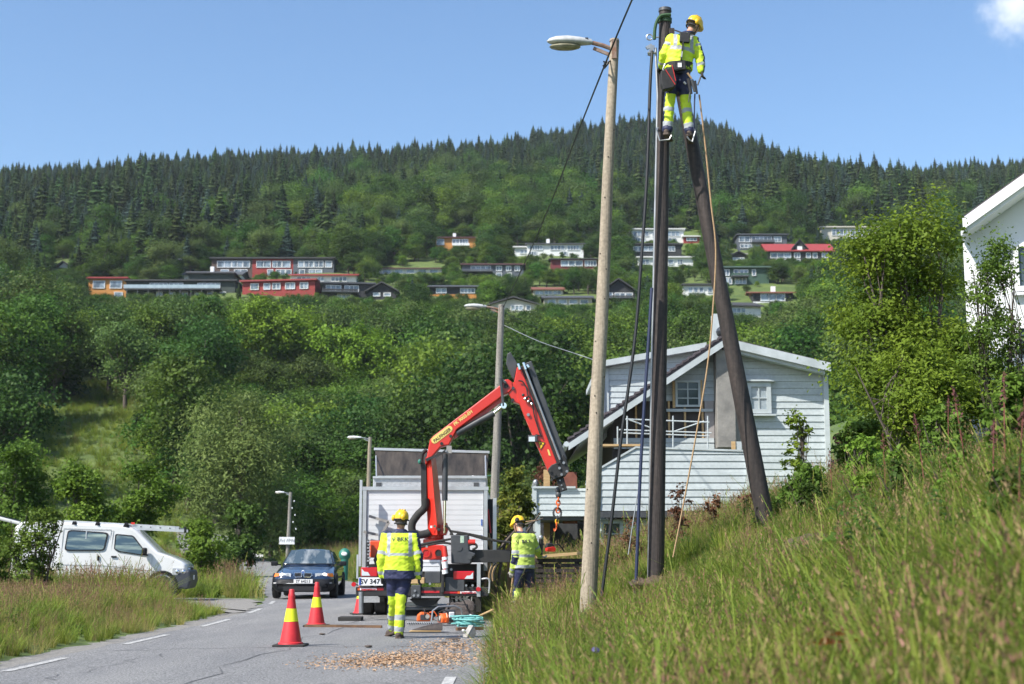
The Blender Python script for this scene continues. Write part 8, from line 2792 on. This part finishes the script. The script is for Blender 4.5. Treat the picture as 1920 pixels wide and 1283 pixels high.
def sow(n, xr_, yr_, test, weights, smin, smax, out):
    x, y = r.uniform(xr_[0], xr_[1], n), r.uniform(yr_[0], yr_[1], n)
    ok = test(x, y) & (np.abs(x) < y * .40 + 1.2)
    x, y = x[ok], y[ok]
    z = g(x, y)
    pa = patchy(x, y, .9, 1.0)
    W = np.array(weights, float)
    for i in range(len(x)):
        w = W.copy()
        if pa[i] > .55: w[2] *= 2.4; w[3] *= 1.8; w[0] *= .5
        elif pa[i] < -.35: w[0] *= 2.2; w[4] *= 1.9; w[2] *= .4
        w /= w.sum()
        k = r.choice(6, p=w)
        s = r.uniform(smin, smax)
        if 16.0 < y[i] < 21.6 and .5 < x[i] < 2.9 or 17.5 < y[i] < 21.3 and 3.0 < x[i] < 4.7: s *= .42
        if y[i] > 28 and x[i] > -1.2 and y[i] < 47: s *= 1.4
        if x[i] < -5 and y[i] < 35: s *= .72 if xl(y[i]) - x[i] < 1.3 else 1.12
        out.append((x[i], y[i], z[i], s * r.uniform(.9, 1.25), s, k, r.uniform(0, 6.28), r.normal(0, .12), r.normal(0, .12) ))
bankpts, leftpts = [], []
rightside = lambda x, y: x > xr(y) + .10 + .10 * np.sin(y * 3.1)
notsoil = lambda x, y: (np.hypot((x - 2.15) / .5, (y - 20.8) / .5) > 1) & (np.hypot((x - 3.05) / .55, (y - 13.6) / .8) > 1)
sow(4200, (-.4, 5), (2.9, 11), lambda x, y: rightside(x, y) & notsoil(x, y) & (x > .05 + (y < 6) * .35), (4.0, 1.6, .45, .5, 2.2, 2.4), .45, .85, bankpts)
sow(7500, (-.4, 8.5), (11, 24), lambda x, y: rightside(x, y) & notsoil(x, y), (3.6, 2.2, .9, .6, 1.8, 1.8), .42, .80, bankpts)
sow(6500, (-2.5, 15), (24, 46), lambda x, y: rightside(x, y) & ~((y > 37.9) & (x > 1.3)) & ~((y > 43) & (x > .2)), (2.4, 2.0, 2.2, 1.2, .9, 1.2), .6, 1.05, bankpts)
sow(900, (2.4, 9.5), (7.5, 23), lambda x, y: rightside(x, y) & notsoil(x, y) & (patchy(x, y, 1.3, 2.0) > -.1), (0, 0, 0, 0, 1, 0), .7, 1.35, bankpts)
sow(160, (.35, 2.6), (3.6, 6.5), lambda x, y: rightside(x, y), (2, 2, .3, 1, 0, 1), .7, 1.05, bankpts)
ondrive = lambda x, y: (y > 30.2 + .35 * np.clip(-x - 8, 0, 9)) & (y < 41.2 + .22 * np.clip(-x - 9, 0, 20)) & (x < float(-5.0))
leftside = lambda x, y: (x < xl(y) - .28 - .10 * np.sin(y * 2.7)) & ~ondrive(x, y)
sow(8500, (-14.5, -5.6), (12.5, 35.5), leftside, (1.8, 1.8, 4.4, .5, .6, 1.3), .42, .74, leftpts)
sow(900, (-14, -9), (34.0, 37.2), lambda x, y: x < -9, (2, 2, 1.5, .5, 1.5, 2), .9, 1.5, leftpts)
sow(7000, (-30, -6), (40, 96), leftside, (3, 2, 2.0, .6, 1.4, 1), .9, 1.7, leftpts)
sow(5200, (-14, 8), (46, 100), lambda x, y: rightside(x, y) & ~((x > .2) & (y < 60)), (3, 1.6, 1.4, .5, 1.2, 1), .9, 1.6, leftpts)
sow(4500, (-62, -24), (92, 165), lambda x, y: x < -24, (5, .8, .2, .1, 1, 1), 1.2, 1.9, leftpts)
for (pts, nm, lab) in ((bankpts, 'bank_grass', 'long wild grass with brown seed heads covering the right bank'), (leftpts, 'verge_grass', 'long reddish and green meadow grass along the left verge and around the drive')):
    scatter(nm, [p[:3] for p in pts], [(p[3], p[3], p[4]) for p in pts], [(p[7], p[8], p[6]) for p in pts], [p[5] for p in pts], TS, lab, 'grass')
print('GRASS', len(bankpts), len(leftpts))

# disturbed soil at the pole foot and on the bank
m_earth = mat('bare_earth', (0.115, 0.078, 0.050), (0.060, 0.042, 0.028), scale=7, rough=.98, bump=1.0, bscale=30, detail=9)
for (x, y, sx, sy, sz, lab) in ((2.15, 20.8, .46, .42, .08, 'small heap of dug earth round the foot of the upright pole'), (3.05, 13.6, .5, .7, .14, 'bare brown earth patch on the bank below the brace pole')):
    mb = MB().ell((x, y, gz(x, y)), (sx, sy, sz), 26, 12)
    o = mb.build('earth_heap', m_earth, smooth=180)
    for v in o.data.vertices:
        v.co += Vector((0, 0, noise.noise(v.co * 7) * .07)) + Vector(noise.noise_vector(v.co * 9)) * .03
    tag(o, lab, 'earth heap')

# willowherb stalks and other tall weeds on the bank at the right edge
m_stem = mat('red_stem', (0.22, 0.060, 0.050), (0.15, 0.05, 0.035), scale=8, rough=.7)
m_pink = leafmat('pink_bud', (0.20, 0.085, 0.085), (0.14, 0.06, 0.06), 6.0, rand=.1)
def weed(seed, h):
    rr_ = np.random.default_rng(seed)
    bend = rr_.uniform(-.12, .12, 2)
    rt = root('willowherb', (0, 0, 0), 0)
    ax = lambda t: np.array((bend[0] * t * t * h, bend[1] * t * t * h, h * t - .05))
    MB().tube([tuple(ax(t)) for t in np.linspace(0, 1, 6)], [.008, .007, .006, .005, .004, .002], 6).build('stem', m_stem, rt, world=False)
    n = 46
    t = rr_.uniform(.10, .80, n)
    V, Qd = [], []
    for i in range(n):
        p = ax(t[i]); az = i * 2.4
        o = np.array((math.cos(az), math.sin(az), .25)); o /= np.linalg.norm(o)
        e = np.cross(o, (0, 0, 1)); e /= np.linalg.norm(e)
        L_ = h * .13 * (1.2 - .5 * t[i]) * rr_.uniform(.7, 1.2)
        k = len(V)
        V += [p, p + o * L_ * .5 + e * L_ * .09, p + o * L_ - np.array((0, 0, L_ * .35)), p + o * L_ * .5 - e * L_ * .09]
        Qd.append((k, k + 1, k + 2, k + 3))
    link(bpy.data.objects.new('leaves', np_mesh('leaves', np.array(V), np.array(Qd), G_herb)), rt)['kind'] = 'stuff'
    t = rr_.uniform(.78, 1.0, 40)
    pos = np.array([ax(q) for q in t]) + unit(40, rr_) * (.035 * (1.08 - t) / .3)[:, None]
    V, Qd = leaf_quads(pos, unit(40, rr_), np.full(40, .028), .5, .1, rr_)
    link(bpy.data.objects.new('flower_spike', np_mesh('flower_spike', V, Qd, m_pink)), rt)
    return rt
protos = [weed(300 + k, .85 + .12 * k) for k in range(3)]
wl_ = [((1860, 9.0), 'tall willowherb with a pink tip nearest the right edge, below the white house'), ((1905, 8.2), 'willowherb stalk cut by the right edge of the photo'), ((1815, 10.5), 'willowherb left of the tallest stalks below the white house'),
       ((1660, 14.5), 'willowherb in front of the young sallow'), ((1735, 12.0), 'willowherb between the young sallow and the right edge'), ((1885, 10.0), 'willowherb a little behind the tallest stalk at the right edge'), ((1560, 17.0), 'willowherb on the crest right of the brace pole'), ((1780, 13.5), 'willowherb standing before the thin sallow stems')]
for k, ((px, d), lab) in enumerate(wl_):
    o = protos[k] if k < 3 else copy_tree(protos[k % 3])
    x = P(px, 900, d).x
    o.location = (x, d, gz(x, d))
    o.rotation_euler = (0, 0, k * 1.3)
    tag(o, lab, 'weed', 'willowherb on the bank')
# blue scabious near the camera
p = P(1117, 1219, 9.0)
rt = root('scabious', (p.x, 9.0, gz(p.x, 9.0)), 0, 'single blue violet flower in the near grass at the bottom', 'flower')
hz = p.z - gz(p.x, 9.0)
MB().tube([(0, 0, -.05), (.01, .01, hz * .5), (0, 0, hz)], .0025, 5).build('stem', G_herb, rt, world=False)
V, Qd = leaf_quads(np.array([(0, 0, hz)]) + unit(70) * np.array((.020, .020, .012)), unit(70), np.full(70, .022), .6, .1)
link(bpy.data.objects.new('petals', np_mesh('petals', V, Qd, mat('violet_petal', (0.20, 0.17, 0.50), (0.15, .12, .42), scale=30, rough=.7))), rt)
# dock plant with orange withered leaves in the near grass
p = P(1590, 1200, 6.2)
rt = root('dock_plant', (p.x, 6.2, gz(p.x, 6.2)), 0, 'dock plant with bright orange withered leaves low in the near grass', 'weed')
hz = p.z - gz(p.x, 6.2)
m_or = leafmat('withered_orange', (0.55, 0.16, 0.05), (0.42, 0.10, 0.035), 5.0, rand=.1)
MB().tube([(0, 0, -.05), (.02, 0, hz * .6), (.0, .01, hz)], .005, 5).build('stem', m_stem, rt, world=False)
for k, (dx, dz, ln) in enumerate(((-.10, -.01, .17), (.06, .0, .15), (-.02, .03, .12), (.14, -.03, .14))):
    MB().add([(dx - ln * .5, 0, hz + dz - .01), (dx, -.018, hz + dz + .022), (dx + ln * .5, 0, hz + dz), (dx, .018, hz + dz - .012)], [(0, 1, 2, 3)]).build('leaf', m_or, rt, world=False, smooth=0)
# ------------------------------------------------------------------ the thin summer haze of the valley
hz_m = bpy.data.materials.new('haze')
hz_m.use_nodes = True
hn = hz_m.node_tree
hn.nodes.clear()
h_out = hn.nodes.new('ShaderNodeOutputMaterial')
h_vol = hn.nodes.new('ShaderNodeVolumePrincipled')
h_vol.inputs['Color'].default_value = (0.80, 0.90, 1.0, 1)
h_vol.inputs['Density'].default_value = 0.00010
hn.links.new(h_vol.outputs[0], h_out.inputs['Volume'])
o = MB().box((0, 680, 132), (1340, 1500, 276)).build('haze', hz_m, smooth=0)
tag(o, 'thin pale air haze filling the valley', 'haze', kind='stuff')
bpy.data.scenes.remove(bench)
